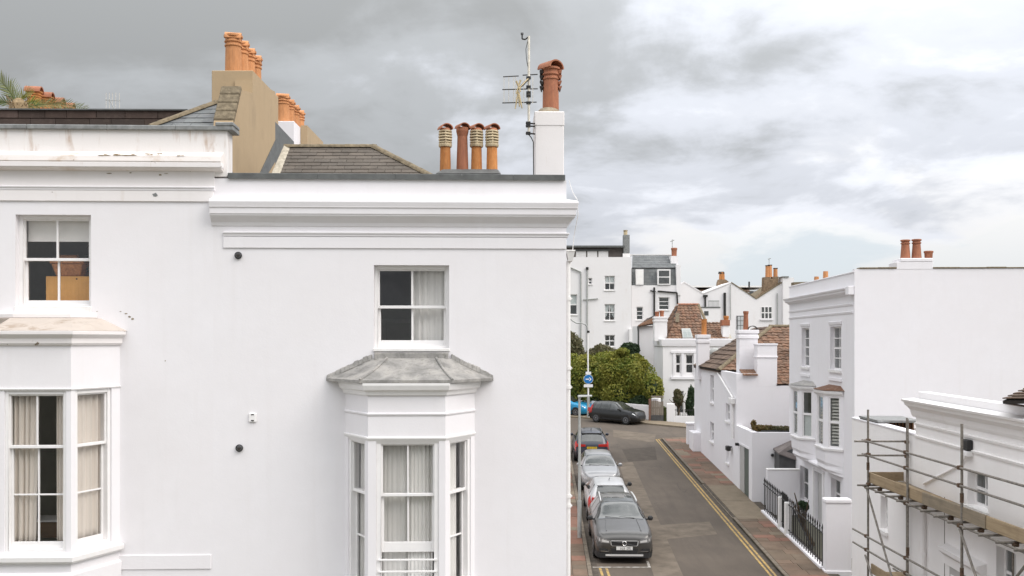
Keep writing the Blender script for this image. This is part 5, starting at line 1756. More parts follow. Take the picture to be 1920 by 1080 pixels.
for (px, py) in ((1385.5, 833),):
    MB().box(R3, R3.x(px) - .08, R3.x(px) + .08, -.16, -.002, R3.z(px, py) - .06, R3.z(px, py) + .06).build('sensor', 'black_plastic', H3)
fl2 = thing('flood_lamp', GA.w(GA.x(1447.5), 0, GA.z(1447.5, 855)), 'small round black lamp on the white garage wing', 'lamp')
MB().lathe(GA.w(GA.x(1447.5), -.07, GA.z(1447.5, 856)), [(.02, 0), (.065, .02), (.07, .09), (.03, .13)], 10).build('body', 'black_plastic', fl2, smooth=True)
MB().box(GA, GA.x(1447.5) - .02, GA.x(1447.5) + .02, -.05, -.0, GA.z(1447.5, 856) + .05, GA.z(1447.5, 856) + .10).build('bracket', 'black_plastic', fl2)
# dark lean-to store between the houses
LT = Frame(GA.w(GA.x(1452), -.9, 0).x, GA.w(0, -.9, 0).y, -A3)
ls = thing('lean_to_store', LT.w(.8, .4, gz(40)), 'dark store with sloping grey roof between the garage wing and the tall house', 'shed')
lx1 = 1.5
zl0, zl1 = LT.z(1451, 850), LT.z(1482, 825)
MB().slab_xz(LT, [(0, gz(39) - .2), (lx1, gz(39) - .2), (lx1, zl0 + .55), (0, zl0 - .03)], .002, .85).build('body', 'dark_gate', ls)
MB().extrude([LT.w(-.06, -.12, zl0 - .02), LT.w(lx1, -.12, zl0 - .02 - .55), LT.w(lx1, .84, zl0 + .78), LT.w(-.06, .84, zl0 + .06)], [LT.w(-.06, -.12, zl0 + .03), LT.w(lx1, -.12, zl0 + .03 - .55), LT.w(lx1, .84, zl0 + .83), LT.w(-.06, .84, zl0 + .11)]).build('roof', 'felt_roof', ls)
# boundary wall
BW = Frame(wx_r(38.6), 38.6, -A3)
bw = thing('garden_wall', BW.w(.8, 0, gz(38.6)), 'plain white garden wall at the upper end of the spear railings', 'wall')
MB().box(BW, BW.x(1438.5), BW.x(1500), 0, .22, gz(38) - .2, BW.z(1450, 882)).build('wall', 'stucco', bw)
MB().box(BW, BW.x(1438.5) - .01, BW.x(1500), -.02, .24, BW.z(1450, 882) + .002, BW.z(1450, 879)).build('coping', 'white_paint_old', bw, bevel=.02)

# pier at the lower end of the railings
PF = Frame(wx_r(29.7) - .02, 29.7, -AL)
pr = thing('gate_pier', PF.w(.4, 0, gz(29.7)), 'wide white rendered pier at the lower end of the spear railings', 'pier')
px1_ = PF.x(1597)
MB().box(PF, PF.x(1548.5), px1_, 0, .34, gz(29) - .2, PF.z(1570, 944)).build('shaft', 'stucco', pr, bevel=.015)
MB().box(PF, PF.x(1548.5) - .03, px1_, -.03, .37, PF.z(1570, 944) + .002, PF.z(1570, 936)).build('cap', 'stucco', pr, bevel=.025)
MB().box(PF, PF.x(1546.5), px1_, -.04, .36, gz(29) - .2, gz(29.7) + .16).build('plinth', 'stucco', pr, bevel=.012)

# spear railings on a white kerb
rl = thing('railing', (wx_r(34), 34, gz(34)), 'black spear topped railings on a white kerb before the tall house', 'railing')
y0_, y1_ = 30.10, 38.5
m = MB()
n = 10
for k in range(n):
    a, b = y0_ + (y1_ - y0_) * k / n, y0_ + (y1_ - y0_) * (k + 1) / n
    m.hexa([(wx_r(a) - .08, a, gz(a) - .1), (wx_r(a) + .12, a, gz(a) - .1), (wx_r(b) + .12, b, gz(b) - .1), (wx_r(b) - .08, b, gz(b) - .1), (wx_r(a) - .08, a, gz(a) + .17), (wx_r(a) + .12, a, gz(a) + .17), (wx_r(b) + .12, b, gz(b) + .17), (wx_r(b) - .08, b, gz(b) + .17)])
m.build('kerb', 'stucco', rl)
Y = y0_ + .1
k = 0
bar_me = None
gate = (34.6, 35.5)
while Y < y1_ - .05:
    if not (gate[0] < Y < gate[1]):
        hgt = 1.16
        if bar_me is None:
            mm = MB().tube((0, 0, 0), (0, 0, hgt), .017, 6)
            mm.lathe((0, 0, hgt), [(.016, 0), (.034, .03), (.028, .07), (.004, .17)], 6)
            bar_me = bpy.data.meshes.new('bar')
            bar_me.from_pydata(mm.v, [], mm.f)
            bar_me.materials.append(MATS['iron_black'])
        put(bar_me, 'bar', rl, (wx_r(Y) + .02, Y, gz(Y) + .16))
    Y += .27
for h in (.30, 1.20):
    for (a, b) in ((y0_, gate[0]), (gate[1], y1_)):
        MB().tube((wx_r(a) + .02, a, gz(a) + h), (wx_r(b) + .02, b, gz(b) + h), .02, 6).build('rail', 'iron_black', rl)
gt = thing('garden_gate', (wx_r(35), 35.05, gz(35)), 'black iron garden gate in the spear railings', 'gate')
for Y in (34.68, 34.82, 34.96, 35.10, 35.24, 35.38):
    put(bar_me, 'bar', gt, (wx_r(Y) + .02, Y, gz(Y) + .20))
for h in (.38, 1.24):
    MB().tube((wx_r(34.62) + .02, 34.62, gz(34.6) + h), (wx_r(35.45) + .02, 35.45, gz(35.4) + h), .022, 6).build('rail', 'iron_black', gt)
for Y in (34.55, 35.52):
    MB().box(Frame(wx_r(Y), Y, 0), -.10, .14, -.07, .07, gz(Y) - .1, gz(Y) + 1.28).build('post', 'white_paint_old', gt, bevel=.02)
# sloping stair rail inside the front garden
sr = thing('stair_rail', (11.0, 32.6, gz(32)), 'black sloping stair rail beside the front door of the tall house', 'railing')
MB().tube((wx_r(34.3) + .12, 34.3, gz(34) + 1.15), (wx_r(31.6) + .10, 31.6, gz(31.6) + .35), .03, 6).build('handrail', 'iron_black', sr)
for k in range(9):
    Y = 34.2 - k * .3
    zt_ = gz(Y) + 1.13 - .8 * k / 9
    MB().tube((wx_r(Y) + .12, Y, gz(Y) - .3), (wx_r(Y) + .12, Y, zt_), .014, 5).build('baluster', 'iron_black', sr)
bs = None

# ---------------- near white house behind the scaffold (R1)
R1 = Frame(9.72, 27.75, -90 - AL)
H1 = thing('scaffolded_house', R1.w(6, 0, gz(22)), 'white house with heavy parapet cornice standing behind the scaffold', 'house')
b1 = gz(16) - .4
xA_ = R1.x(1717)
zan = CAMZ - 2.24
wA = (R1.x(1651), R1.x(1664), R1.z(1657, 994), R1.z(1657, 931))
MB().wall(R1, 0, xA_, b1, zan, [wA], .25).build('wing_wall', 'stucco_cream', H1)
MB().box(R1, 0, xA_, -.02, .27, zan + .002, zan + .05).build('wing_coping', 'stucco', H1, bevel=.01)
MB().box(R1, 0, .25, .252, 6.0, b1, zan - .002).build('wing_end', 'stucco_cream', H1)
fwin(H1, R1, *wA, 2, 4, y=.14, fr=.05, bar=.03)
xe = 13.6
zp1 = R1.z(1717, 734)
wM = (R1.x(1814), R1.x(1852), R1.z(1833, 953), R1.z(1833, 886))
holes1 = [wM, (R1.x(1868), R1.x(1905), R1.z(1886, 1130), R1.z(1886, 1030))]
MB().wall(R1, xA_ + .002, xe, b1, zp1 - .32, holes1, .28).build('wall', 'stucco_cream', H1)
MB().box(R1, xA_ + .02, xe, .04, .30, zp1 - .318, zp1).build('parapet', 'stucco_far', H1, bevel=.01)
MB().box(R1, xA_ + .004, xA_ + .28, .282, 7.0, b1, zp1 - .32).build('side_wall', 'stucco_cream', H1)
MB().box(R1, xA_ + .3, xe, .31, 7.0, zp1 - .55, zp1 - .45).build('roof_slab', 'felt_roof', H1)
MB().box(R1, .26, xA_, .26, 6.0, zan - .35, zan - .25).build('wing_roof', 'felt_roof', H1)
co1 = R1.z(1700, 751, -.25)
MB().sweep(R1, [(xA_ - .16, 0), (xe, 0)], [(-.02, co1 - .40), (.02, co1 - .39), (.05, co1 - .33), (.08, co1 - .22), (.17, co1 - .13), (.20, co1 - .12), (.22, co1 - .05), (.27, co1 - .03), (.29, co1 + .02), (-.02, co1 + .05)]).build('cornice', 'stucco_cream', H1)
for py in (792, 815):
    zz_ = R1.z(1718, py)
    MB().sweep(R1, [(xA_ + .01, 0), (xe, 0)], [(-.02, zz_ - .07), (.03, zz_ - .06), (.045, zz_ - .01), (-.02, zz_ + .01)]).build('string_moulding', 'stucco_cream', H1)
fwin(H1, R1, *wM, 2, 2, y=.16, fr=.06, bar=.035)
fwin(H1, R1, *holes1[1], 2, 2, y=.16, fr=.06, bar=.035)
# doorcase below the scaffold
dz = R1.z(1800, 1040)
dca, dcb = R1.x(1775), R1.x(1850)
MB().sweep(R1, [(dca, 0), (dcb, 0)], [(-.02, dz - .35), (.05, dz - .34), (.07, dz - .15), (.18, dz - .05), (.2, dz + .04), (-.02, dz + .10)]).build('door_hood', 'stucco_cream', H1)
dr1 = MB().box(R1, dca + .2, dcb - .2, -.02, .01, b1 + .3, dz - .36).build('door', 'door_grey', H1)
for q in (0, 1):
    w_ = (dcb - dca - .4)
    MB().box(R1, dca + .28 + q * w_ / 2, dca + .12 + (q + 1) * w_ / 2, -.032, -.021, dz - 1.3, dz - .5).build('door_panel', 'white_paint', dr1, bevel=.01)
dp1 = thing('rain_pipe', R1.w(R1.x(1737), -.06, b1), 'cream rainwater pipe on the wall behind the scaffold', 'drainpipe')
MB().tube(R1.w(R1.x(1737), -.07, b1), R1.w(R1.x(1737), -.07, R1.z(1737, 945)), .045, 10).build('pipe', 'stucco_cream', dp1, smooth=True)
for h in (1.0, 2.2, 3.2):
    MB().tube(R1.w(R1.x(1737), -.07, b1 + h), R1.w(R1.x(1737), -.07, b1 + h + .07), .06, 10).build('collar', 'stucco_cream', dp1, smooth=True)
al = thing('alarm_box', R1.w(R1.x(1808), -.05, R1.z(1808, 850)), 'black and white alarm box high on the wall behind the scaffold', 'alarm box')
ax_ = R1.x(1809, -.1)
MB().box(R1, ax_ - .17, ax_ + .17, -.12, -.002, R1.z(1809, 844, -.1), R1.z(1809, 824, -.1)).build('cover', 'black_plastic', al, bevel=.02)
MB().box(R1, ax_ - .15, ax_ + .17, -.14, -.002, R1.z(1809, 855, -.1), R1.z(1809, 845, -.1)).build('base', 'white_paint', al, bevel=.015)
cd = MB().path([R1.w(R1.x(1814), -.03, R1.z(1814, 855)), R1.w(R1.x(1806), -.03, R1.z(1806, 870)), R1.w(R1.x(1734), -.03, R1.z(1734, 907))], .022, 6).build('conduit', 'stucco_cream', None, at=R1.w(R1.x(1770), 0, R1.z(1770, 890)))
tag(cd, 'thin cream conduit slanting down from the alarm box', 'pipe')
# tile roof rising behind the parapet at the right
roof1 = MB().extrude([W(1880, 752, 17.2), W(2100, 752, 15.6), W(2100, 752, 19), W(1880, 752, 20)], [W(1960, 715, 18.2), W(2100, 705, 17), W(2100, 705, 18.6), W(1960, 715, 19.2)]).build('roof', 'tile_dark', H1)
roof_plane(roof1, (W(1880, 751, 17.2), W(2100, 751, 15.6), W(2100, 704, 17), W(1958, 714, 18.2)), .2, .26, 'tile_dark', 'tile', seed=33, thick=.02, lift=.03)
# slatted roof lantern behind the wing
RL = Frame(0, 26.6, -AL)
la = thing('slatted_canopy', RL.w(RL.x(1680), .3, zan - .25), 'dark slatted canopy with pale fascia on the flat roof behind the scaffold', 'canopy')
c0_, c1_ = RL.x(1632), RL.x(1714)
MB().box(RL, c0_, c1_, -.6, 1.0, RL.z(1680, 789), RL.z(1680, 785)).build('fascia', 'coping_lead', la)
for k in range(13):
    x_ = c0_ + .05 + (c1_ - c0_ - .1) * k / 12
    MB().box(RL, x_ - .025, x_ + .025, -.05, .0, zan - .25, RL.z(1680, 789) - .002).build('slat', 'dark_wood', la)
MB().box(RL, c0_, c1_, .02, .9, zan - .25, RL.z(1680, 789) - .002).build('core', 'soot_shade', la)

# ---------------- scaffold
sc = thing('scaffold', (8.9, 20.5, gz(20)), 'steel tube scaffold with timber boards in front of the white house', 'scaffold')
SX, SI = 8.62, 9.40
def sp(X, Y, zr):
    return Vector((X, Y, CAMZ + zr))
outer = [(23.5, -1.68), (21.15, -1.72), (18.6, -1.60), (16.0, -1.6), (13.6, -1.6)]
for Y, zt_ in outer:
    MB().tube(sp(SX, Y, -8.3 + gz(Y) + .02), sp(SX, Y, zt_), .026, 10).build('standard', 'galvanised', sc, smooth=True)
    MB().box(Frame(SX, Y, 0), -.09, .09, -.09, .09, gz(Y) + .01, gz(Y) + .03).build('base_plate', 'rust', sc)
for Y, zt_ in ((23.1, -1.85), (21.05, -3.40), (18.2, -3.40), (15.6, -3.4), (13.2, -3.4)):
    MB().tube(sp(SI, Y, -8.3 + gz(Y) + .02), sp(SI, Y, zt_), .026, 10).build('standard', 'galvanised', sc, smooth=True)
def clamp(X, Y, zr):
    F = Frame(X, Y, 0)
    z_ = CAMZ + zr
    MB().box(F, -.055, .04, -.05, .045, z_ - .04, z_ + .04).build('coupler', 'rust', sc, bevel=.012)
    MB().tube(F.w(-.03, -.08, z_), F.w(-.03, .08, z_), .014, 6).build('coupler_bolt', 'rust', sc)
def ledger(X, zr, ya=24.0, yb=11.5, slope=0.0):
    MB().tube(sp(X, ya, zr), sp(X, yb, zr + slope), .024, 8).build('ledger', 'galvanised', sc, smooth=True)
for zr in (-2.44, -2.78, -3.55, -4.74, -5.07):
    ledger(SX - .05, zr, 23.75 if zr > -4 else 24.4)
    for Y, _ in outer[:3]:
        clamp(SX - .03, Y, zr)
for zr in (-3.55, -5.6):
    ledger(SI - .05, zr, 23.8)
for zr, a, b in ((-2.44, 8.27, 9.72), (-2.78, 8.34, 9.6), (-3.50, 8.34, 8.95)):
    MB().tube(sp(a, 23.45, zr), sp(b, 23.42, zr), .024, 8).build('end_rail', 'galvanised', sc, smooth=True)
    clamp(SX, 23.46, zr + .02)
    clamp(SI, 23.1, zr + .02)
Y = 23.0
k = 0
while Y > 12:
    MB().tube(sp(SX - .25, Y, -3.50), sp(SI + .10, Y + .02, -3.50), .024, 8).build('transom', 'galvanised', sc, smooth=True)
    if k % 2 == 0:
        clamp(SX + .1, Y, -3.53)
    Y -= .62
    k += 1
# boards
r = random.Random(12)
for i in range(4):
    X0 = SX + .05 + i * .235
    Y = 23.55
    while Y > 11.5:
        L = 3.9 if i % 2 else 3.0
        Y2 = max(11.0, Y - L)
        dz_ = r.uniform(0, .014)
        MB().box(Frame(X0, 0, 0), .005, .228, Y2 + .01, Y, CAMZ - 3.465 + dz_, CAMZ - 3.427 + dz_).build('board', 'scaffold_board' if (i + int(Y)) % 2 else 'scaffold_board_grey', sc, bevel=.004)
        Y = Y2
# toe boards
for (ya, yb, mt, o) in ((23.55, 20.15, 'scaffold_board', 0), (20.4, 17.7, 'scaffold_board_grey', .03), (17.9, 13.9, 'scaffold_board', .005), (13.9, 11.0, 'scaffold_board_grey', 0.0)):
    MB().box(Frame(SX, 0, 0), .030 - o, .068 - o, yb, ya, CAMZ - 3.44, CAMZ - 3.20 + o * .3).build('toe_board', mt, sc, bevel=.004)
MB().box(Frame(SX, 23.56, 0), .035, 1.0, 0, .04, CAMZ - 3.42, CAMZ - 3.20).build('toe_board', 'scaffold_board', sc, bevel=.004)
MB().box(Frame(SX, 23.3, 0), .05, .9, -.3, .1, CAMZ - 5.62, CAMZ - 5.58).build('board', 'scaffold_board', sc, bevel=.004)
MB().box(Frame(SX, 23.3, 0), .03, .07, -8, .1, CAMZ - 5.60, CAMZ - 5.38).build('toe_board', 'scaffold_board', sc, bevel=.004)
# braces
for (ya, za_, yb, zb_) in ((23.4, -3.58, 20.9, -6.4), (18.55, -3.6, 16.2, -6.3), (21.3, -7.2, 23.5, -5.2), (16.0, -3.6, 18.2, -5.6)):
    MB().tube(sp(SX - .07, ya, za_), sp(SX - .07, yb, zb_), .024, 8).build('brace', 'galvanised', sc, smooth=True)
for (Y, zr) in ((23.5, -3.05), (21.15, -4.6), (18.6, -3.02), (18.6, -4.45), (21.15, -6.0)):
    MB().tube(sp(SX, Y, zr - .09), sp(SX, Y, zr + .09), .036, 10).build('sleeve', 'rust', sc, smooth=True)

# ================================================================ street surfaces
def on(px, py, dz=0.0):
    """point of the street surface under a picture position"""
    Y = FOC * (CAMZ - dz) / (py - 638 + FOC * 0.0357)
    return ((px - 960) / FOC * Y, Y)

def sheet(name, mat, pts, dz, kind='structure', parent=None, thick=0.0):
    m = MB()
    q = [Vector((x, y, gz(y) + dz)) for x, y in pts]
    if thick:
        m.extrude([p - Vector((0, 0, thick)) for p in q], q)
    else:
        m.poly(q)
    o = m.build(name, mat, parent)
    if kind and parent is None:
        o['kind'] = kind
    return o

YS = [-30, 10, 20, 30, 40, 50, 60.4]
road = strip('road', 'asphalt', [(kx_l(y), y) for y in YS], [(kx_r(y), y) for y in YS], 0.0)
jn = sheet('road_junction', 'asphalt', [(-40, 60.4), (9.26, 60.4), (16, 61.4), (16, 62.2), (11.7, 65.4), (4.94, 71.3), (-6, 76.5), (-40, 88)], 0.0)
# resurfaced patches
for k, (pts, mt) in enumerate((
        ([on(1166, 842), on(1228, 838), on(1232, 862), on(1178, 866)], 'asphalt_patch'),
        ([on(1233, 985), on(1330, 978), on(1345, 1002), on(1240, 1012)], 'asphalt_old'),
        ([on(1150, 806), on(1230, 815), on(1226, 830), on(1150, 820)], 'asphalt_old'),
        ([on(1160, 868), on(1186, 866), on(1290, 1100), on(1232, 1100)], 'asphalt_old'))):
    sheet('asphalt_repair', mt, pts, 0.003 + 0.0011 * k, parent=None)
# yellow lines, gutter
lines = []
for d in (0.34, 0.19):
    a, b = [], []
    n = 40
    for k in range(n + 1):
        Y = 12 + (60.0 - 12) * k / n
        a.append((kx_r(Y) - d - .04, Y))
        b.append((kx_r(Y) - d + .035, Y))
    strip('yellow_line', 'line_yellow', a, b, 0.008)
sheet('yellow_line', 'line_yellow', [(kx_r(60) - .30, 60.0), (kx_r(60.3) + .0, 60.25), (14, 61.02), (14, 60.93), (kx_r(60.3), 60.16), (kx_r(60) - .3, 59.9)], 0.0095)
strip('gutter', 'kerb_dark', [(kx_r(y) - .13, y) for y in YS], [(kx_r(y) + .02, y) for y in YS], 0.006)
strip('gutter', 'kerb_dark', [(kx_l(y) - .01, y) for y in YS], [(kx_l(y) + .20, y) for y in YS], 0.006)
for a in (2.70, 2.90):
    sheet('yellow_line', 'line_yellow', [(a, 12), (a + .08, 12), (a + .11, 30.55), (a + .03, 30.55)], 0.009)
sheet('bay_marking', 'line_white', [(2.55, 30.62), (4.38, 30.62), (4.38, 30.70), (2.55, 30.70)], 0.0085)
sheet('bay_marking', 'line_white', [(4.30, 30.705), (4.38, 30.705), (4.42, 31.4), (4.34, 31.4)], 0.0085)

# right pavement
def slab_at(parent, x0, x1, y0, y1, dz, mat, name='slab', r=rng):
    j = r.uniform(-.004, .005)
    g = .006
    c = [(x0[0] + g, y0 + g), (x1[0] - g, y0 + g), (x1[1] - g, y1 - g), (x0[1] + g, y1 - g)]
    t = [Vector((x, y, gz(y) + dz + j + r.uniform(-.002, .002))) for x, y in c]
    return MB().extrude([p - Vector((0, 0, .05)) for p in t], t).build(name, mat, parent)
YP = [10, 20, 30, 40, 50, 60.1]
pv = strip('pavement', 'kerb_dark', [(kx_r(y) + .06, y) for y in YP], [(wx_r(y) + .35, y) for y in YP], 0.075, thick=.1)
r = random.Random(77)
Y = 24.0
row = 0
cross = (37.2, 44.2)
while Y < 60.0:
    L = r.choice((.45, .55, .62, .75))
    if cross[0] < Y + L and Y < cross[1]:
        if Y < cross[0] - .2:
            L = cross[0] - Y
        else:
            for (a, b) in ((cross[0], 40.6), (40.65, cross[1])):
                slab_at(pv, (kx_r(a) + .14, kx_r(b) + .14), (wx_r(a) + .02, wx_r(b) + .02), a, b, .098, 'slab_buff')
            Y = cross[1]
            continue
    Y2 = min(60.05, Y + L)
    s = r.uniform(.38, .62)
    f = lambda y, u: kx_r(y) + .14 + (wx_r(y) - kx_r(y) - .14) * u
    us = (0, s, 1) if r.random() > .2 else (0, .34, .68, 1)
    for a, b in zip(us[:-1], us[1:]):
        q = r.random()
        mt = 'slab_red' if q < .26 else ('slab_buff' if q < .33 else 'slab_brown')
        slab_at(pv, (f(Y, a), f(Y2, a)), (f(Y, b), f(Y2, b)), Y, Y2, .10, mt, r=r)
    Y = Y2
Y = 24.0
while Y < 59.9:
    L = min(60.0, Y + .9)
    dzk = .105 if not (cross[0] < Y < cross[1]) else .05
    slab_at(pv, (kx_r(Y), kx_r(L)), (kx_r(Y) + .135, kx_r(L) + .135), Y, L, dzk, 'kerb_stone', 'kerb_stone', r)
    Y = L
# corner pavement beyond the cottage
pv2 = sheet('pavement_corner', 'slab_buff', [(kx_r(60.1) + .02, 60.1), (16, 61.0), (16, 57), (wx_r(57) + .3, 57), (wx_r(60.1) + .3, 60.1)], .085, thick=.1)
# left pavement
YPl = [12, 20, 30, 40, 50, 60.1]
pl = strip('pavement', 'kerb_dark', [(.5, y) for y in YPl], [(kx_l(y) - .06, y) for y in YPl], 0.075, thick=.1)
Y = 26.0
while Y < 58:
    L = r.choice((.5, .6, .7))
    Y2 = Y + L
    for (a, b) in ((.14, .60), (.60, 1.12), (1.12, 1.7)):
        q = r.random()
        mt = 'slab_red' if q < .42 else ('slab_buff' if q < .5 else 'slab_brown')
        if kx_l(Y) - b > .9:
            slab_at(pl, (kx_l(Y) - b, kx_l(Y2) - b), (kx_l(Y) - a, kx_l(Y2) - a), Y, Y2, .10, mt, r=r)
    Y = Y2
Y = 26.0
while Y < 58:
    slab_at(pl, (kx_l(Y) - .135, kx_l(Y + .9) - .135), (kx_l(Y), kx_l(Y + .9)), Y, Y + .9, .105, 'kerb_stone', 'kerb_stone', r)
    Y += .9
# far pavement of the cross street
far_in = [(16, 61.8), (11.75, 65.5), (4.98, 71.4), (-6, 76.6), (-40, 88.2)]
far_out = [(17, 64.0), (12.9, 66.9), (5.9, 73.0), (-5.4, 78.4), (-40, 90)]
fp = strip('far_pavement', 'slab_buff', far_out, far_in, .09, thick=.12)
# raised garden ground behind it
gd = MB()
q = [Vector((x, y, gz(y) + 1.0)) for x, y in ((5.9, 73.3), (11.0, 68.9), (11.2, 90), (-30, 95), (-30, 88))]
gd.extrude([p - Vector((0, 0, 1.2)) for p in q], q)
gd.build('garden_ground', 'grass_ground')['kind'] = 'structure'

# ================================================================ lamp posts and signs
lx, ly = on(1086.5, 1008, .1)
lz = gz(ly) + .1
lp1 = thing('street_lamp', (lx, ly, lz), 'slim grey street lamp with flat lantern on the near kerb beside the parked cars', 'street lamp')
zt_ = CAMZ + (638 - 744) / FOC * ly
MB().tube((lx, ly, lz), (lx, ly, lz + 1.3), .075, 12).build('base', 'lamp_grey', lp1, smooth=True)
MB().tube((lx, ly, lz + 1.3), (lx, ly, zt_), .052, 12, .042).build('column', 'lamp_grey', lp1, smooth=True)
MB().tube((lx, ly, zt_ - .05), (lx, ly, zt_ + .02), .055, 12).build('spigot', 'lamp_grey', lp1, smooth=True)
MB().hexa([(lx - .06, ly - .10, zt_ - .02), (lx + .44, ly - .13, zt_ + .015), (lx + .44, ly + .13, zt_ + .015), (lx - .06, ly + .10, zt_ - .02), (lx - .06, ly - .08, zt_ + .06), (lx + .44, ly - .10, zt_ + .065), (lx + .44, ly + .10, zt_ + .065), (lx - .06, ly + .08, zt_ + .06)]).build('lantern', 'lamp_grey', lp1, bevel=.015)

fx_, fy_ = on(1103, 783, .1)
fy_ += .25
fx_ = (1103 - 960) / FOC * fy_
fz_ = gz(fy_) + .09
WL = lambda px, py, dy=0.0: W(px, py, fy_ + dy)
lp2 = thing('street_lamp', (fx_, fy_, fz_), 'white lamp column with curved arm carrying the blue arrow sign', 'street lamp')
MB().tube((fx_, fy_, fz_), (fx_, fy_, fz_ + 1.5), .10, 12).build('base', 'lamp_grey', lp2, smooth=True)
MB().tube((fx_, fy_, fz_ + 1.5), WL(1102, 621), .065, 12, .05).build('column', 'white_paint_old', lp2, smooth=True)
MB().path([WL(1102, 622), WL(1101, 613), WL(1097, 608), WL(1090, 606), WL(1081, 606), WL(1073, 601), WL(1066, 595), WL(1058, 592)], .045, 8).build('arm', 'metal_grey', lp2, smooth=True)
MB().box(Frame(*WL(1056, 592).xy, 0), -.35, .2, -.12, .12, WL(1056, 594).z, WL(1056, 590).z).build('lantern', 'metal_grey', lp2, bevel=.03)
MB().box(Frame(fx_, fy_, 0), -.09, .09, -.09, .09, WL(1102, 624).z, WL(1102, 620).z).build('collar', 'iron_black', lp2)
SGF = Frame(fx_, fy_ - .09, 0)
sg = thing('road_sign', SGF.w(0, 0, SGF.z(1103, 730)), 'round blue sign with white right arrow between two white plates', 'sign')
zc_ = SGF.z(1103, 711)
MB().tube(SGF.w(0, 0, zc_), SGF.w(0, -.02, zc_), .345, 32).build('rim', 'sign_white', sg)
MB().tube(SGF.w(0, -.0205, zc_), SGF.w(0, -.026, zc_), .325, 32).build('disc', 'sign_blue', sg)
aw = MB()
aw.slab_xz(SGF, [(-.20, zc_ - .035), (.05, zc_ - .035), (.05, zc_ + .035), (-.20, zc_ + .035)], -.030, -.0265)
aw.slab_xz(SGF, [(.03, zc_ - .13), (.10, zc_ - .13), (.23, zc_), (.10, zc_ + .13), (.03, zc_ + .13), (.12, zc_ + .03), (.12, zc_ - .03)], -.0305, -.0267)
aw.build('arrow', 'sign_white', sg)
MB().box(SGF, -.20, .20, -.02, 0, SGF.z(1103, 702), SGF.z(1103, 697)).build('plate', 'sign_white', sg)
MB().box(SGF, -.33, .33, -.02, 0, SGF.z(1103, 726), SGF.z(1103, 720.5)).build('plate', 'sign_white', sg)
MB().box(SGF, -.02, .02, -.001, .05, SGF.z(1103, 724), SGF.z(1103, 698)).build('clip', 'metal_grey', sg)

# ================================================================ houses beyond the junction
# ---- R4: house with pantile roof
F4 = Frame(0, 73.5, 0)
b4 = gz(73) - .3
H4 = thing('villa', F4.w(F4.x(1290), 0, b4), 'white villa with red pantile roof and roof light beyond the junction', 'house')
x40, x41 = F4.x(1243), F4.x(1372)
ze4 = F4.z(1300, 636)
def hole(F, a, b, top, bot):
    pm_ = (a + b) / 2
    return (F.x(a), F.x(b), F.z(pm_, bot), F.z(pm_, top))
h4 = [hole(F4, 1267, 1276.5, 665, 700), hole(F4, 1286, 1300, 665, 700), hole(F4, 1268, 1282, 733, 775)]
block(H4, F4, x40, x41, b4, ze4, 4.8, h4, 'stucco_far')
for h in h4:
    fwin(H4, F4, *h, 1, 2, y=.12, fr=.06, bar=.06, sill=0)
MB().sweep(F4, [(x40, 4.5), (x40, 0), (x41, 0)], [(-.02, F4.z(1300, 650)), (.08, F4.z(1300, 649)), (.11, F4.z(1300, 644)), (.14, ze4), (-.02, ze4 + .04)]).build('cornice', 'stucco', H4)
MB().box(F4, F4.x(1258), F4.x(1320), -.12, .02, F4.z(1290, 711), F4.z(1290, 706)).build('balcony_band', 'stucco', H4)
for px in (1264, 1280, 1303):
    MB().box(F4, F4.x(px) - .09, F4.x(px) + .09, -.06, .02, F4.z(px, 706), F4.z(px, 662)).build('pilaster', 'stucco', H4)
MB().box(F4, F4.x(1258), F4.x(1320), -.08, .02, F4.z(1290, 662), F4.z(1290, 658)).build('frieze_band', 'stucco', H4)
def quad_roof(parent, pts, gauge, width, mat, seed, **kw):
    return roof_plane(parent, [W(*p) for p in pts], gauge, width, mat, 'tile', seed=seed, **kw)
rf4 = MB().extrude([W(1252, 637, 74.0), W(1326, 637, 74.0), W(1326, 637, 79), W(1252, 637, 79)], [W(1273, 573, 77.6), W(1307, 573, 77.6), W(1307, 573, 78), W(1273, 573, 78)]).build('roof', 'tile_red', H4)
quad_roof(rf4, ((1252, 636, 74.0), (1326, 636, 74.0), (1309, 571.5, 77.6), (1272, 571.5, 77.6)), .36, .30, 'tile_red', 41, thick=.02, lift=.05, curve=.05, jitter=.015)
quad_roof(rf4, ((1318, 636, 73.9), (1368, 636, 73.9), (1353, 605, 76.4), (1312, 605, 76.4)), .36, .30, 'tile_red', 42, thick=.02, lift=.05, curve=.05, jitter=.015)
quad_roof(rf4, ((1231, 636, 79.5), (1252, 636, 74.0), (1272, 571.5, 77.6), (1268, 574, 79.0)), .36, .30, 'tile_red', 43, thick=.02, lift=.05, curve=.05, jitter=.015)
ridge(rf4, W(1271, 571, 77.6), W(1310, 571, 77.6), .12, 7, 'terracotta_red')
ridge(rf4, W(1309, 571, 77.6), W(1325, 606, 75.7), .12, 6, 'ridge_lichen')
ridge(rf4, W(1353, 604, 76.4), W(1369, 636, 73.9), .16, 5, 'mortar_pale')
rl4 = MB().extrude([W(1280, 635.5, 73.9), W(1299, 635.5, 73.9), W(1294, 618, 74.8), W(1277.5, 618, 74.8)], [p + Vector((0, -.06, .10)) for p in (W(1280, 635.5, 73.9), W(1299, 635.5, 73.9), W(1294, 618, 74.8), W(1277.5, 618, 74.8))]).build('roof_light', 'lamp_grey', rf4)
MB().extrude([p + Vector((0, -.065, .105)) for p in (W(1282, 634.5, 73.9), W(1289, 634.5, 73.9), W(1285.5, 619, 74.8), W(1279.5, 619, 74.8))], [p + Vector((0, -.075, .12)) for p in (W(1282, 634.5, 73.9), W(1289, 634.5, 73.9), W(1285.5, 619, 74.8), W(1279.5, 619, 74.8))]).build('pane', 'glass_far', rl4)
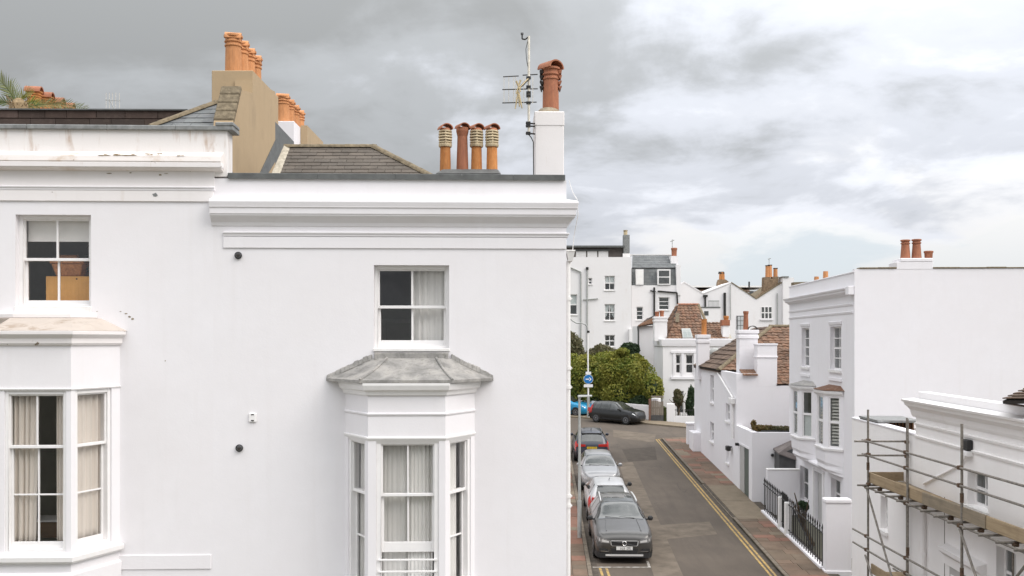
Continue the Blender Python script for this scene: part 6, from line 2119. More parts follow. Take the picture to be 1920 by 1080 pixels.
MB().extrude([p + Vector((0, -.065, .105)) for p in (W(1290.5, 634.5, 73.9), W(1297, 634.5, 73.9), W(1292.5, 619, 74.8), W(1287, 619, 74.8))], [p + Vector((0, -.075, .12)) for p in (W(1290.5, 634.5, 73.9), W(1297, 634.5, 73.9), W(1292.5, 619, 74.8), W(1287, 619, 74.8))]).build('pane', 'glass_far', rl4)
MB().box(Frame(W(1270, 0, 75.5).x, 75.5, 0), -.14, .14, -.1, .1, W(1270, 604, 75.5).z, W(1270, 587, 75.5).z).build('roof_vent', 'mortar', rf4)
s4 = stack(H4, 1227, 1251, 594, 640, 75.0, .9, 'stucco_far')
add_pot(s4[0], s4[1], 1232, s4[4] + .015, 584, .36, 'tub', 'terracotta_red')
add_pot(s4[0], s4[1], 1241, s4[4] + .015, 582, .36, 'tub', 'terracotta_red')
s5 = stack(H4, 1355, 1368, 610, 640, 74.6, .7, 'stucco_far', band=False)
add_pot(s5[0], s5[1], 1361.5, s5[4], 592, .42, 'tub', 'terracotta_orange')
MB().box(s5[1], s5[2] - .06, s5[3] + .02, -.05, .72, s5[4] - .02, s5[4] + .42).build('chimney_head', 'terracotta_red', s5[0])
# ---- small wing left of it
F5 = Frame(0, 80.0, 0)
H5 = thing('cottage_wing', F5.w(F5.x(1212), 0, 3), 'narrow white cottage with orange edged tile roof beside the villa', 'house')
block(H5, F5, F5.x(1197), F5.x(1230), gz(80) - .3, F5.z(1212, 611), 4.0, [], 'stucco_far', top=False)
rf5 = MB().extrude([W(1195, 613, 79.7), W(1233, 604, 79.7), W(1233, 604, 84), W(1195, 613, 84)], [W(1197, 609, 79.8), W(1231, 592, 79.8), W(1231, 592, 84), W(1197, 609, 84)]).build('roof', 'tile_red', H5)
quad_roof(rf5, ((1196, 612, 79.7), (1233, 606, 79.7), (1233, 588, 82), (1214, 597, 82)), .3, .27, 'tile_red', 44, thick=.02, lift=.05, jitter=.015)
MB().path([W(1196, 612, 79.6), W(1197, 622, 79.6), W(1197, 655, 79.6), W(1190, 662, 79.6)], .07, 6).build('rain_pipe', 'dark_gate', H5)
# front garden of the villa
GW = Frame(0, 70.9, -10)
gwx0, gwx1 = GW.x(1250), GW.x(1300)
gw4 = thing('front_wall', GW.w(gwx0, 0, gz(70)), 'low white front wall with thin railings before the villa', 'wall')
MB().box(GW, gwx0, gwx0 + .55, -.1, .4, gz(69) - .3, GW.z(1256, 757)).build('pier', 'stucco_far', gw4, bevel=.02)
MB().box(GW, gwx0 + .56, gwx1 + 1.5, 0, .25, gz(67) - .5, GW.z(1275, 780)).build('wall', 'stucco_far', gw4)
bme = None
x_ = gwx0 + .65
while x_ < gwx1 + 1.2:
    MB().tube(GW.w(x_, .12, GW.z(1275, 780)), GW.w(x_, .12, GW.z(1275, 767)), .016, 5).build('bar', 'iron_black', gw4)
    x_ += .16
MB().tube(GW.w(gwx0 + .5, .12, GW.z(1275, 769)), GW.w(gwx1 + 1.3, .12, GW.z(1275, 769)), .02, 5).build('rail', 'iron_black', gw4)
GG = Frame(0, 71.2, -12)
gg = thing('timber_gate', GG.w(GG.x(1231), 0, gz(71)), 'weathered grey timber gate between the hedge and the villa', 'gate')
ga, gb = GG.x(1220.5), GG.x(1244)
n = 7
for k in range(n):
    a = ga + (gb - ga) * k / n
    MB().box(GG, a + .006, a + (gb - ga) / n - .006, 0, .04, gz(70) + .45, GG.z(1230, 752) + .04 * math.sin(k)).build('plank', 'gate_wood', gg)
for zz_ in (.9, 1.7):
    MB().box(GG, ga, gb, .041, .09, gz(70) + zz_, gz(70) + zz_ + .12).build('rail', 'gate_wood', gg)
MB().box(GG, ga, gb, -.05, .06, gz(70) - .2, gz(70) + .44).build('step', 'dark_gate', gg)
bp = thing('brick_pier', GG.w(GG.x(1218), 0, gz(71)), 'narrow red brick pier beside the timber gate', 'pier')
MB().box(GG, GG.x(1216.5), GG.x(1220), -.1, .3, gz(69) - .2, GG.z(1218, 752)).build('core', 'mortar', bp)
for k in range(16):
    zz_ = gz(70) + .02 + k * .098
    MB().box(GG, GG.x(1216.5) - .006, GG.x(1220) + .006, -.108, .308, zz_, zz_ + .085).build('brick', 'slab_red', bp)
hw = thing('hedge_wall', (8, 72, gz(72)), 'low white rendered wall under the big hedge behind the black hatchback', 'wall')
m = MB()
wl_ = [(-8, 79.7), (5.95, 73.15), (10.05, 69.55)]
for (a, b) in zip(wl_[:-1], wl_[1:]):
    d = Vector((b[0] - a[0], b[1] - a[1])).normalized()
    nn = Vector((-d.y, d.x)) * .22
    m.hexa([(a[0], a[1], gz(a[1]) - .2), (b[0], b[1], gz(b[1]) - .2), (b[0] + nn.x, b[1] + nn.y, gz(b[1]) - .2), (a[0] + nn.x, a[1] + nn.y, gz(a[1]) - .2), (a[0], a[1], gz(a[1]) + 1.1), (b[0], b[1], gz(b[1]) + 1.1), (b[0] + nn.x, b[1] + nn.y, gz(b[1]) + 1.1), (a[0] + nn.x, a[1] + nn.y, gz(a[1]) + 1.1)])
m.build('wall', 'stucco_far', hw)
MB().box(Frame(10.05, 69.5, -40), -.02, .5, -.1, .35, gz(69) - .2, gz(69.5) + 1.65).build('end_pier', 'stucco_far', hw, bevel=.02)

# ---- B1: tall white block
F1 = Frame(0, 96, 0)
HB1 = thing('apartment_block', F1.w(F1.x(1120), 0, 3), 'tall white flats with dark attic storey behind the hedge', 'building')
x10, x11 = F1.x(960), F1.x(1184)
zt1 = F1.z(1120, 482)
h1 = [hole(F1, 1133.5, 1153, 517, 544), hole(F1, 1133.5, 1153, 570, 601), hole(F1, 1133.5, 1153, 628, 650), hole(F1, 1064, 1082.5, 552, 590), hole(F1, 1103, 1110.5, 521, 533)]
block(HB1, F1, x10, x11, 2.5, zt1, 12, h1, 'stucco_far')
for k, h in enumerate(h1):
    w = fwin(HB1, F1, *h, 2 if k < 3 else 1, 2, y=.12, fr=.08, bar=.06)
    if k in (0, 3):
        MB().box(F1, h[0] + .08, h[1] - .08, .2, .21, h[2] + (h[3] - h[2]) * .45, h[3] - .08).build('blind', 'blind_white', w)
cpair = [('curtain', h1[1])]
for sgn in (0, 1):
    h = h1[1]
    mid = (h[0] + h[1]) / 2
    xs_ = (h[0] + .08, mid) if sgn == 0 else (h[1] - .08, mid)
    m = MB()
    m.slab_xz(F1, [(xs_[0], h[3] - .08), (xs_[1], h[3] - .08), (xs_[0] + (.18 if sgn == 0 else -.18), h[2] + .55), (xs_[0], h[2] + .3)], .22, .23)
    o = m.build('curtain', 'curtain_white', None, at=F1.w(mid, .2, h[2]))
    tag(o, ('white curtain swept towards the soil pipe' if sgn == 0 else 'white curtain swept towards the slate mansard house') + ' in the flats middle window', 'curtain', 'swept curtains of the tall flats')
att = MB().box(F1, x10, F1.x(1172), .9, 8, zt1 - .1, F1.z(1120, 463)).build('attic', 'attic_brown', HB1)
MB().box(F1, x10, F1.x(1172.5), .4, 8.2, F1.z(1120, 463) + .002, F1.z(1120, 459.5)).build('attic_roof', 'coping_grey', HB1)
for (a, b) in ((1081, 1100), (1102.5, 1121), (1123.5, 1142)):
    MB().box(F1, F1.x(a), F1.x(b), .86, .9, zt1 + .05, F1.z(1120, 469.5)).build('attic_panel', 'blind_white', att)
MB().box(F1, F1.x(1079), F1.x(1144.5), .72, .89, F1.z(1120, 469.3), F1.z(1120, 466.5)).build('attic_lintel', 'coping_grey', att)
s6 = MB().box(F1, F1.x(1170.5), F1.x(1182), .6, 1.4, zt1 - .5, F1.z(1176, 439)).build('chimney', 'coping_lead', HB1)
MB().box(F1, F1.x(1170) - .05, F1.x(1182.3), .55, 1.45, zt1 - .4, zt1 + .4).build('chimney_base', 'stucco_cream', s6)
put(pot_mesh('roll', 'pot_cream'), 'chimney_pot', s6, F1.w(F1.x(1175), 1, F1.z(1176, 439)), 0, (.5, .5, .5))
MB().path([F1.w(F1.x(1101), -.1, 4), F1.w(F1.x(1101), -.1, F1.z(1101, 503))], .07, 6).build('soil_pipe', 'lamp_grey', HB1)
MB().tube(F1.w(F1.x(1101), -.1, F1.z(1101, 506)), F1.w(F1.x(1101), -.1, F1.z(1101, 501)), .13, 8).build('pipe_cap', 'iron_black', HB1)
MB().path([F1.w(F1.x(1066), -.1, F1.z(1066, 500)), F1.w(F1.x(1089), -.1, F1.z(1089, 510)), F1.w(F1.x(1089), -.1, 4)], .07, 6).build('waste_pipe', 'lamp_grey', HB1)
MB().path([F1.w(F1.x(1093), -.1, F1.z(1093, 562)), F1.w(F1.x(1121), -.1, F1.z(1121, 560))], .06, 6).build('branch_pipe', 'lamp_grey', HB1)
MB().box(F1, F1.x(1179), F1.x(1190), -.4, 1.0, 2.5, F1.z(1185, 617)).build('lean_to', 'stucco_far', HB1)
# ---- B2: slate mansard house
F2 = Frame(0, 98, 0)
HB2 = thing('mansard_house', F2.w(F2.x(1230), 0, 3), 'white house with grey slate mansard and two dormers beside the tall flats', 'house')
x20, x21 = F2.x(1184.5), F2.x(1276)
ze2 = F2.z(1230, 535)
h2_ = [hole(F2, 1235, 1255, 557, 581), hole(F2, 1193, 1206, 575, 600)]
block(HB2, F2, x20, x21, 2.5, ze2, 9, h2_, 'stucco_far')
for h in h2_:
    fwin(HB2, F2, *h, 1, 3, y=.12, fr=.08, bar=.06)
rm = MB().extrude([F2.w(F2.x(1186), .1, ze2), F2.w(F2.x(1272), .1, ze2), F2.w(F2.x(1272), 8, ze2), F2.w(F2.x(1186), 8, ze2)], [F2.w(F2.x(1186), .55, F2.z(1230, 502)), F2.w(F2.x(1272), .55, F2.z(1230, 502)), F2.w(F2.x(1272), 8, F2.z(1230, 502)), F2.w(F2.x(1186), 8, F2.z(1230, 502))]).build('roof', 'slate', HB2)
A_, B_ = ze2, F2.z(1230, 502)
roof_plane(rm, (F2.w(F2.x(1186), .06, A_), F2.w(F2.x(1272), .06, A_), F2.w(F2.x(1272), .51, B_), F2.w(F2.x(1186), .51, B_)), .34, .42, 'slate', 'slate', seed=51, thick=.012, lift=.02)
C_ = F2.z(1230, 478, 3)
roof_plane(rm, (F2.w(F2.x(1186), .4, B_ + .02), F2.w(F2.x(1270), .4, B_ + .02), F2.w(F2.x(1264, 3), 3.0, C_), F2.w(F2.x(1186, 3), 3.0, C_)), .4, .5, 'slate', 'slate', seed=52, thick=.012, lift=.02)
MB().box(F2, F2.x(1186), F2.x(1265), 2.9, 3.3, C_ - .1, C_ + .06).build('roof_edge', 'white_paint_old', rm)
for (a, b) in ((1192, 1206.5), (1232.5, 1257)):
    d = MB().box(F2, F2.x(a), F2.x(b), -.12, 1.0, F2.z(1230, 534), F2.z(1230, 505)).build('dormer', 'white_paint', HB2)
    DFm = F2.sub(0, -.13, 0)
    xa, xb = F2.x(a + 2.5), F2.x(b - 2.5)
    MB().box(F2, xa, xb, -.128, -.121, F2.z(1230, 532), F2.z(1230, 520.5)).build('pane', 'car_glass' if b > 1220 else 'blind_white', d)
    MB().box(F2, xa, xb, -.128, -.121, F2.z(1230, 518.5), F2.z(1230, 507.5)).build('pane', 'car_glass' if b > 1220 else 'blind_white', d)
pwl = MB().box(F2, F2.x(1261.5), F2.x(1275.5), 1.2, 3.2, ze2 - 1, F2.z(1268, 478)).build('party_wall', 'stucco_far', HB2)
MB().box(F2, F2.x(1268), F2.x(1276), -.1, 1.2, ze2 - 1, F2.z(1272, 497)).build('party_wall', 'stucco_far', HB2)
put(pot_mesh('tub', 'terracotta_red'), 'chimney_pot', pwl, F2.w(F2.x(1264, 2), 2, F2.z(1268, 478)), 0, (.65, .65, .9))
MB().path([F2.w(F2.x(1226.5), -.1, 4), F2.w(F2.x(1226.5), -.1, F2.z(1226, 539))], .09, 6).build('soil_pipe', 'iron_black', HB2)
MB().path([F2.w(F2.x(1233), -.1, F2.z(1233, 546)), F2.w(F2.x(1269), -.1, F2.z(1269, 549)), F2.w(F2.x(1270), -.1, F2.z(1270, 570))], .08, 6).build('waste_pipe', 'iron_black', HB2)
MB().path([F2.w(F2.x(1219), -.1, F2.z(1219, 545)), F2.w(F2.x(1229), -.1, F2.z(1229, 547))], .07, 6).build('branch_pipe', 'iron_black', HB2)
ta2 = thing('roof_aerial', F2.w(F2.x(1261), 2, C_), 'thin pale aerial on the ridge of the slate mansard house', 'aerial')
MB().tube(F2.w(F2.x(1260.5, 2), 2, F2.z(1261, 476)), F2.w(F2.x(1260.5, 2), 2, F2.z(1261, 445)), .035, 5).build('mast', 'metal_grey', ta2)
MB().tube(F2.w(F2.x(1257, 2), 2, F2.z(1261, 449)), F2.w(F2.x(1264, 2), 2, F2.z(1261, 446)), .05, 5).build('array', 'metal_grey', ta2)
# ---- B3: row of white gables
F3 = Frame(0, 101, 0)
gab = [(1276, 535, 1283, 530, 1318.5, 551), (1318.5, 551, 1371, 530.5, 1418, 561), (1418, 561, 1470, 528, 1500, 545)]
names3 = ['white gabled house end adjoining the slate mansard house', 'white gabled house with a steel framed door below its brick stack', 'white gabled house with a six pane window and tall brick stack']
for k, (a, ya, p, yp, c, yc) in enumerate(gab):
    H = thing('gabled_house', F3.w(F3.x((a + c) / 2), 0, 3), names3[k], 'house', 'row of white gables on the skyline')
    pts = [(F3.x(a), 2.5), (F3.x(c), 2.5), (F3.x(c), F3.z(c, yc)), (F3.x(p), F3.z(p, yp)), (F3.x(a), F3.z(a, ya))]
    MB().slab_xz(F3, pts, .0 + k * .01, .3).build('gable', 'stucco_far', H)
    # roof slopes running back
    for (q0_, q1_) in (((a, ya), (p, yp)), ((p, yp), (c, yc))):
        A_ = (F3.x(q0_[0]), F3.z(*q0_)); B_ = (F3.x(q1_[0]), F3.z(*q1_))
        MB().extrude([F3.w(A_[0], -.05, A_[1]), F3.w(B_[0], -.05, B_[1]), F3.w(B_[0], 7, B_[1]), F3.w(A_[0], 7, A_[1])], [F3.w(A_[0], -.05, A_[1] + .12), F3.w(B_[0], -.05, B_[1] + .12), F3.w(B_[0], 7, B_[1] + .12), F3.w(A_[0], 7, A_[1] + .12)]).build('roof_slope', 'stucco_far' if (k < 2 and q0_[0] != p) or k == 0 else 'ridge_lichen', H)
    if k == 0:
        for (x0_, y0_, x1_, y1_) in ((1322, 556, 1322, 576),):
            MB().path([F3.w(F3.x(x0_), -.1, F3.z(x0_, y0_)), F3.w(F3.x(x1_), -.1, F3.z(x1_, y1_))], .09, 6).build('soil_pipe', 'iron_black', H)
        MB().box(F3, F3.x(1318), F3.x(1326), -.25, -.02, F3.z(1322, 557), F3.z(1322, 553)).build('hopper', 'iron_black', H)
    if k == 1:
        MB().path([F3.w(F3.x(1358.5), -.1, F3.z(1358, 549)), F3.w(F3.x(1358.5), -.1, F3.z(1358, 596))], .13, 6).build('soil_pipe', 'iron_black', H)
        MB().path([F3.w(F3.x(1369), -.1, F3.z(1369, 534)), F3.w(F3.x(1369), -.1, F3.z(1369, 600))], .05, 6).build('cable_pipe', 'lamp_grey', H)
        d = MB().box(F3, F3.x(1381), F3.x(1395), -.04, .03, F3.z(1388, 628), F3.z(1388, 592)).build('door', 'dark_gate', H)
        for i in range(2):
            for j in range(4):
                xa = F3.x(1383) + i * .33
                za = F3.z(1388, 627) + j * .48
                MB().box(F3, xa, xa + .28, -.05, -.041, za, za + .42).build('pane', 'lamp_clear', d)
        # balcony with white trellis and small outhouse
        MB().box(F3, F3.x(1312), F3.x(1345), -1.2, -.02, 2.5, F3.z(1330, 578)).build('outhouse', 'stucco_far', H)
        MB().box(F3, F3.x(1310), F3.x(1346), -1.25, -.01, F3.z(1330, 578) + .002, F3.z(1330, 576)).build('outhouse_roof', 'coping_grey', H)
        for q in range(9):
            x_ = F3.x(1325) + q * .13
            MB().box(F3, x_, x_ + .05, -.9, -.86, F3.z(1330, 576), F3.z(1330, 565)).build('trellis_bar', 'lamp_grey', H)
        MB().box(F3, F3.x(1325), F3.x(1345), -.91, -.85, F3.z(1330, 566), F3.z(1330, 564)).build('trellis_rail', 'lamp_grey', H)
        MB().box(F3, F3.x(1316), F3.x(1324), -1.23, -1.201, F3.z(1320, 592), F3.z(1320, 584)).build('window', 'car_glass', H)
    if k == 2:
        h = hole(F3, 1427, 1447.5, 575, 598)
        m = MB().box(F3, *h[:2], -.02, .02, *h[2:]).build('window', 'white_paint', H)
        for i in range(3):
            for j in range(2):
                w_, hh = (h[1] - h[0]) / 3, (h[3] - h[2]) / 2
                MB().box(F3, h[0] + w_ * i + .06, h[0] + w_ * (i + 1) - .06, -.03, -.021, h[2] + hh * j + .07, h[2] + hh * (j + 1) - .05).build('pane', 'car_glass', m)
        MB().box(F3, h[0] - .1, h[1] + .1, -.12, -.0, h[2] - .14, h[2] - .01).build('sill', 'stucco', m)
        MB().box(F3, F3.x(1466), F3.x(1486), -.5, 2, 2.5, F3.z(1476, 521)).build('chimney', 'stucco_far', H)
        MB().box(F3, F3.x(1465), F3.x(1476), -.6, 1, F3.z(1476, 521) + .002, F3.z(1476, 518.5)).build('chimney_cap', 'coping_lead', H)
        MB().path([F3.w(F3.x(1457), -.1, 4), F3.w(F3.x(1457), -.1, F3.z(1457, 550))], .06, 6).build('rain_pipe', 'lamp_grey', H)
        bs_ = MB().slab_xz(F3, [(F3.x(1414), F3.z(1414, 563)), (F3.x(1421), F3.z(1421, 563)), (F3.x(1460), F3.z(1460, 536)), (F3.x(1462), F3.z(1462, 518)), (F3.x(1452), F3.z(1452, 518)), (F3.x(1451), F3.z(1451, 522)), (F3.x(1447), F3.z(1447, 522)), (F3.x(1446), F3.z(1446, 519)), (F3.x(1435), F3.z(1435, 519)), (F3.x(1434), F3.z(1434, 545))], .4, 1.4).build('brick_stack', 'brick_old', H)
        for (px, pt) in ((1439, 499), (1443.5, 498), (1454, 504)):
            put(pot_mesh('shaft', 'terracotta'), 'chimney_pot', bs_, F3.w(F3.x(px, 1), 1, F3.z(px, 520, 1)), px, (.50, .50, F3.z(px, pt, 1) - F3.z(px, 520, 1)))
            MB().box(F3, F3.x(px, 1) - .2, F3.x(px, 1) + .2, .8, 1.2, F3.z(px, pt, 1), F3.z(px, pt - 1.5, 1)).build('pot_hood', 'soot_shade', bs_)
# roofs and stacks behind the gables
F6 = Frame(0, 116, 0)
HB6 = thing('rear_terrace', F6.w(F6.x(1370), 0, 4), 'low cream terrace with brown roofs seen between the white gables', 'house')
block(HB6, F6, F6.x(1290), F6.x(1440), 4, F6.z(1370, 545), 6, [], 'stucco_cream')
MB().box(F6, F6.x(1286), F6.x(1440), -.4, 6, F6.z(1370, 539), F6.z(1370, 536)).build('roof', 'blind_white', HB6)
for (a, b) in ((1298, 1352), (1384, 1402)):
    n = 7 if b - a > 30 else 3
    for k in range(n):
        x_ = F6.x(a) + (F6.x(b) - F6.x(a)) * k / n
        MB().hexa([F6.w(x_, -.8, F6.z(1370, 548)), F6.w(x_ + .48, -.8, F6.z(1370, 548)), F6.w(x_ + .48, 1, F6.z(1370, 541)), F6.w(x_, 1, F6.z(1370, 541)), F6.w(x_, -.8, F6.z(1370, 546)), F6.w(x_ + .48, -.8, F6.z(1370, 546)), F6.w(x_ + .48, 1, F6.z(1370, 539.2)), F6.w(x_, 1, F6.z(1370, 539.2))]).build('roof_panel', 'tile_dark', HB6)
for (a, b) in ((1405, 1413), (1415, 1428)):
    MB().box(F6, F6.x(a), F6.x(b), -.06, -.005, F6.z(1370, 554), F6.z(1370, 546)).build('window', 'car_glass', HB6)
F7 = Frame(0, 106, 0)
bst = thing('brick_chimney', F7.w(F7.x(1354), 0, 6), 'sooty brick stack with one orange pot above the white gables', 'chimney')
MB().slab_xz(F7, [(F7.x(1345), F7.z(1345, 545)), (F7.x(1371), F7.z(1371, 532)), (F7.x(1361), F7.z(1361, 524)), (F7.x(1348), F7.z(1348, 524)), (F7.x(1346), F7.z(1346, 530))], 0, .8).build('stack', 'brick_old', bst)
put(pot_mesh('shaft', 'terracotta_orange'), 'chimney_pot', bst, F7.w(F7.x(1355), .4, F7.z(1355, 525)), 0, (.70, .70, .85))
cowl(bst, F7.w(F7.x(1354), .4, F7.z(1355, 513)), .26, R(0), 'soot_shade')
MB().tube(F7.w(F7.x(1413), 2, F7.z(1413, 538)), F7.w(F7.x(1413), 2, F7.z(1413, 526)), .09, 6).build('flue', 'iron_black', HB6)
ta3 = thing('roof_aerial', F7.w(F7.x(1442), 0, 10), 'thin pale aerial above the brick stack on the skyline', 'aerial')
MB().tube(F7.w(F7.x(1442), 0, F7.z(1442, 520)), F7.w(F7.x(1442), 0, F7.z(1442, 484)), .03, 5).build('mast', 'metal_grey', ta3)
MB().tube(F7.w(F7.x(1440), 0, F7.z(1442, 486)), F7.w(F7.x(1445), 0, F7.z(1442, 484)), .05, 5).build('array', 'metal_grey', ta3)
# roof and pots peeping over the tall house's parapet
FP = Frame(0, 46, 0)
pp_ = thing('party_stack', FP.w(FP.x(1540), 0, 9), 'mossy party wall with two small orange pots behind the tall house parapet', 'chimney')
MB().hexa([FP.w(FP.x(1489), 0, 3), FP.w(FP.x(1560), 0, 3), FP.w(FP.x(1560), .5, 3), FP.w(FP.x(1489), .5, 3), FP.w(FP.x(1489), 0, FP.z(1489, 529)), FP.w(FP.x(1560), 0, FP.z(1560, 527)), FP.w(FP.x(1560), .5, FP.z(1560, 527)), FP.w(FP.x(1489), .5, FP.z(1489, 529))]).build('wall', 'ridge_lichen', pp_)
for (px, pt, w) in ((1531, 518, .26), (1548, 508, .28)):
    put(pot_mesh('shaft', 'terracotta'), 'chimney_pot', pp_, FP.w(FP.x(px, .25), .25, FP.z(px, 528)), px, (w, w, FP.z(px, pt) - FP.z(px, 528)))
# satellite dish on the cottage
ds = thing('satellite_dish', W(1340, 664, 56), 'grey satellite dish behind the hipped roof of the lower white house', 'satellite dish')
m = MB()
c_ = W(1339, 662, 56.2)
nr, ns = 5, 16
rows = []
for i in range(nr + 1):
    rr = .32 * i / nr
    rows.append([c_ + Vector((rr * math.cos(2 * math.pi * k / ns) * 1.1, -.25 + .9 * rr * rr, rr * math.sin(2 * math.pi * k / ns))) for k in range(ns)])
for i in range(nr):
    for k in range(ns):
        m.poly([rows[i][k], rows[i][(k + 1) % ns], rows[i + 1][(k + 1) % ns], rows[i + 1][k]])
o = m.build('dish', 'lamp_grey', ds, smooth=True)
o.modifiers.new('s', 'SOLIDIFY').thickness = .02
MB().path([c_ + Vector((0, -.2, 0)), c_ + Vector((0, -.1, -.5)), c_ + Vector((0, .0, -1.2))], .04, 6).build('pole', 'lamp_grey', ds)

# rear yard wall on the far side of the corner house (hidden from this window by the house itself)
yw = thing('yard_wall', (kx_l(30) - 1.8, 30, gz(30)), 'white yard wall along the kerb side pavement behind the corner house', 'wall')
m = MB()
ya = [19.8, 26, 32, 38, 44, 50, 57]
for a, b in zip(ya[:-1], ya[1:]):
    m.hexa([(kx_l(a) - 2.0, a, gz(a) - .1), (kx_l(a) - 1.75, a, gz(a) - .1), (kx_l(b) - 1.75, b, gz(b) - .1), (kx_l(b) - 2.0, b, gz(b) - .1), (kx_l(a) - 2.0, a, gz(a) + 1.9), (kx_l(a) - 1.75, a, gz(a) + 1.9), (kx_l(b) - 1.75, b, gz(b) + 1.9), (kx_l(b) - 2.0, b, gz(b) + 1.9)])
m.build('wall', 'stucco', yw)

# ================================================================ plants
def foliage(name, parent, blobs, n, size, mat, seed, core=True, flat=0.25, up=0.15):
    """crown: leaf-sized faces through the volume of several uneven clumps, round a loose inner mass"""
    r = random.Random(seed)
    m = MB()
    vol = [b[1][0] * b[1][1] + b[1][0] * b[1][2] for b in blobs]
    tot = sum(vol)
    o0 = ORIG[parent]
    V, Fc = [], []
    for (c, rad), v in zip(blobs, vol):
        c = Vector(c)
        # sub-clumps make light and dark hollows
        subs = []
        for k in range(max(6, int(26 * v / tot * 3))):
            d = Vector((r.gauss(0, 1), r.gauss(0, 1), r.gauss(0, 1))).normalized()
            subs.append((d, r.uniform(.82, 1.10)))
        for k in range(int(n * v / tot)):
            if r.random() < .60:
                d0, s0_ = r.choice(subs)
                d = (d0 + Vector((r.gauss(0, 1), r.gauss(0, 1), r.gauss(0, 1))) * .26).normalized()
                q = s0_ * (1 - abs(r.gauss(0, .11))) * (1 + (.14 * r.random() if r.random() < .10 else 0))
            else:
                d = Vector((r.gauss(0, 1), r.gauss(0, 1), r.gauss(0, 1))).normalized()
                q = r.uniform(.66, .98)
            p = c + Vector((d.x * rad[0], d.y * rad[1], d.z * rad[2])) * q
            a = (d * .8 + Vector((r.uniform(-1, 1), r.uniform(-1, 1), r.uniform(-1, 1)))).normalized()
            t = a.cross(Vector((r.uniform(-1, 1), r.uniform(-1, 1), r.uniform(-1, 1)))).normalized()
            b = a.cross(t)
            s = size * r.uniform(.6, 1.35)
            i = len(V)
            V += [p - t * s - o0, p + b * s * .55 + a * s * .12 - o0, p + t * s - o0, p - b * s * .55 + a * s * .12 - o0]
            Fc.append((i, i + 1, i + 2, i + 3))
    me = bpy.data.meshes.new(name)
    me.from_pydata(V, [], Fc)
    me.materials.append(MATS[mat])
    o = bpy.data.objects.new(name, me)
    COL.objects.link(o)
    o.parent = parent
    ORIG[o] = o0
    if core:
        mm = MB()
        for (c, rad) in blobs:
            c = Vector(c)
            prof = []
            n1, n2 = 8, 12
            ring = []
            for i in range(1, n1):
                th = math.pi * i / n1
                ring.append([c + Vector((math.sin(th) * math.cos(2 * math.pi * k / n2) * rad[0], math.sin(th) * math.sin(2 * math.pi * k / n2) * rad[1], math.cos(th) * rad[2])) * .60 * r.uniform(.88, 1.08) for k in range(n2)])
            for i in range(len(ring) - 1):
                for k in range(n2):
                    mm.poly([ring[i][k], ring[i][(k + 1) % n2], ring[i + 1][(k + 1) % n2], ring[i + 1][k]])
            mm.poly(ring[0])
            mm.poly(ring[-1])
        mm.build('shade_core', 'leaf_dark', parent, smooth='all', weld=False)  # solid dark core, painted-in shade of the crown's inside
    return o

def stem(parent, base, top, r0=.12, name='trunk', n=3, seed=1):
    rr = random.Random(seed)
    m = MB()
    b, t = Vector(base), Vector(top)
    mid = (b + t) / 2 + Vector((rr.uniform(-.2, .2), rr.uniform(-.2, .2), 0))
    m.tube(b, mid, r0, 8, r0 * .75)
    m.tube(mid, t, r0 * .75, 8, r0 * .35)
    for k in range(n):
        a = rr.uniform(0, 6.28)
        m.tube(mid, mid + Vector((math.cos(a) * .9, math.sin(a) * .9, rr.uniform(.5, 1.3))), r0 * .5, 6, r0 * .15)
    return m.build(name, 'bark', parent, smooth=True)

def bush(name, label, cat, base, blobs, n, size, mat, seed, group=None):
    t = thing(name, base, label, cat, group)
    foliage('crown', t, blobs, n, size, mat, seed)
    stem(t, base, Vector(base) + Vector((0, 0, 1.2)) if not blobs else Vector(blobs[0][0]), .1, seed=seed)
    return t

def B(px, py, Y, rx_, ry_, rz_):
    p = W(px, py, Y)
    k = Y / FOC
    return ((p.x, p.y, p.z), (rx_ * k, ry_ * k, rz_ * k))

hb = [B(1100, 712, 74.5, 44, 36, 44), B(1150, 702, 73.6, 42, 36, 44), B(1196, 712, 72.4, 38, 34, 40), B(1222, 728, 71.4, 22, 22, 28), B(1170, 738, 72.6, 46, 30, 30), B(1110, 742, 74.2, 40, 30, 28), B(1075, 715, 76.0, 36, 36, 46), B(1133, 680, 75.0, 28, 26, 18), B(1185, 685, 73.2, 24, 24, 20)]
rh = random.Random(44)
for k in range(22):
    u = k / 21
    px_ = 1072 + 160 * u
    topy = 668 + 10 * math.sin(u * 7) + (0 if u < .75 else 90 * (u - .75) ** 1.2 * 2)
    hb.append(B(px_ + rh.uniform(-6, 6), topy + rh.uniform(0, 26), 76 - 4.2 * u + rh.uniform(-1, 1), rh.uniform(7, 15), rh.uniform(8, 14), rh.uniform(6, 12)))
bush('hedge', 'broad yellow green hedge billowing over the low white wall', 'hedge', (6.5, 74.6, gz(74.6) + 1.0), hb, 60000, .10, 'leaf_hedge', 5)
hd = [B(1150, 757, 73.4, 60, 10, 18), B(1205, 757, 71.3, 26, 8, 16), B(1095, 758, 75.2, 40, 12, 18)]
bush('ivy_skirt', 'dark ivy hanging below the yellow green hedge', 'ivy', (7.6, 73.6, gz(73.6) + 1.0), hd, 12000, .10, 'leaf_dark', 6)
bush('dark_shrub', 'dense dark evergreen shrub rising behind the hedge by the narrow cottage', 'shrub', (W(1178, 0, 79).x, 79, gz(79) + 1), [B(1178, 660, 79, 18, 18, 17), B(1187, 655, 79.4, 12, 12, 12), B(1168, 664, 79, 10, 12, 12)], 5000, .14, 'leaf_dark', 7)
bush('olive_tree', 'hazy olive tree against the tall flats behind the corner house pipe', 'tree', (W(1068, 0, 80).x, 80, gz(80) + 1), [B(1070, 655, 80, 22, 24, 34), B(1080, 668, 79.6, 16, 18, 24), B(1060, 640, 81, 18, 20, 26)], 8000, .12, 'leaf_olive', 8)
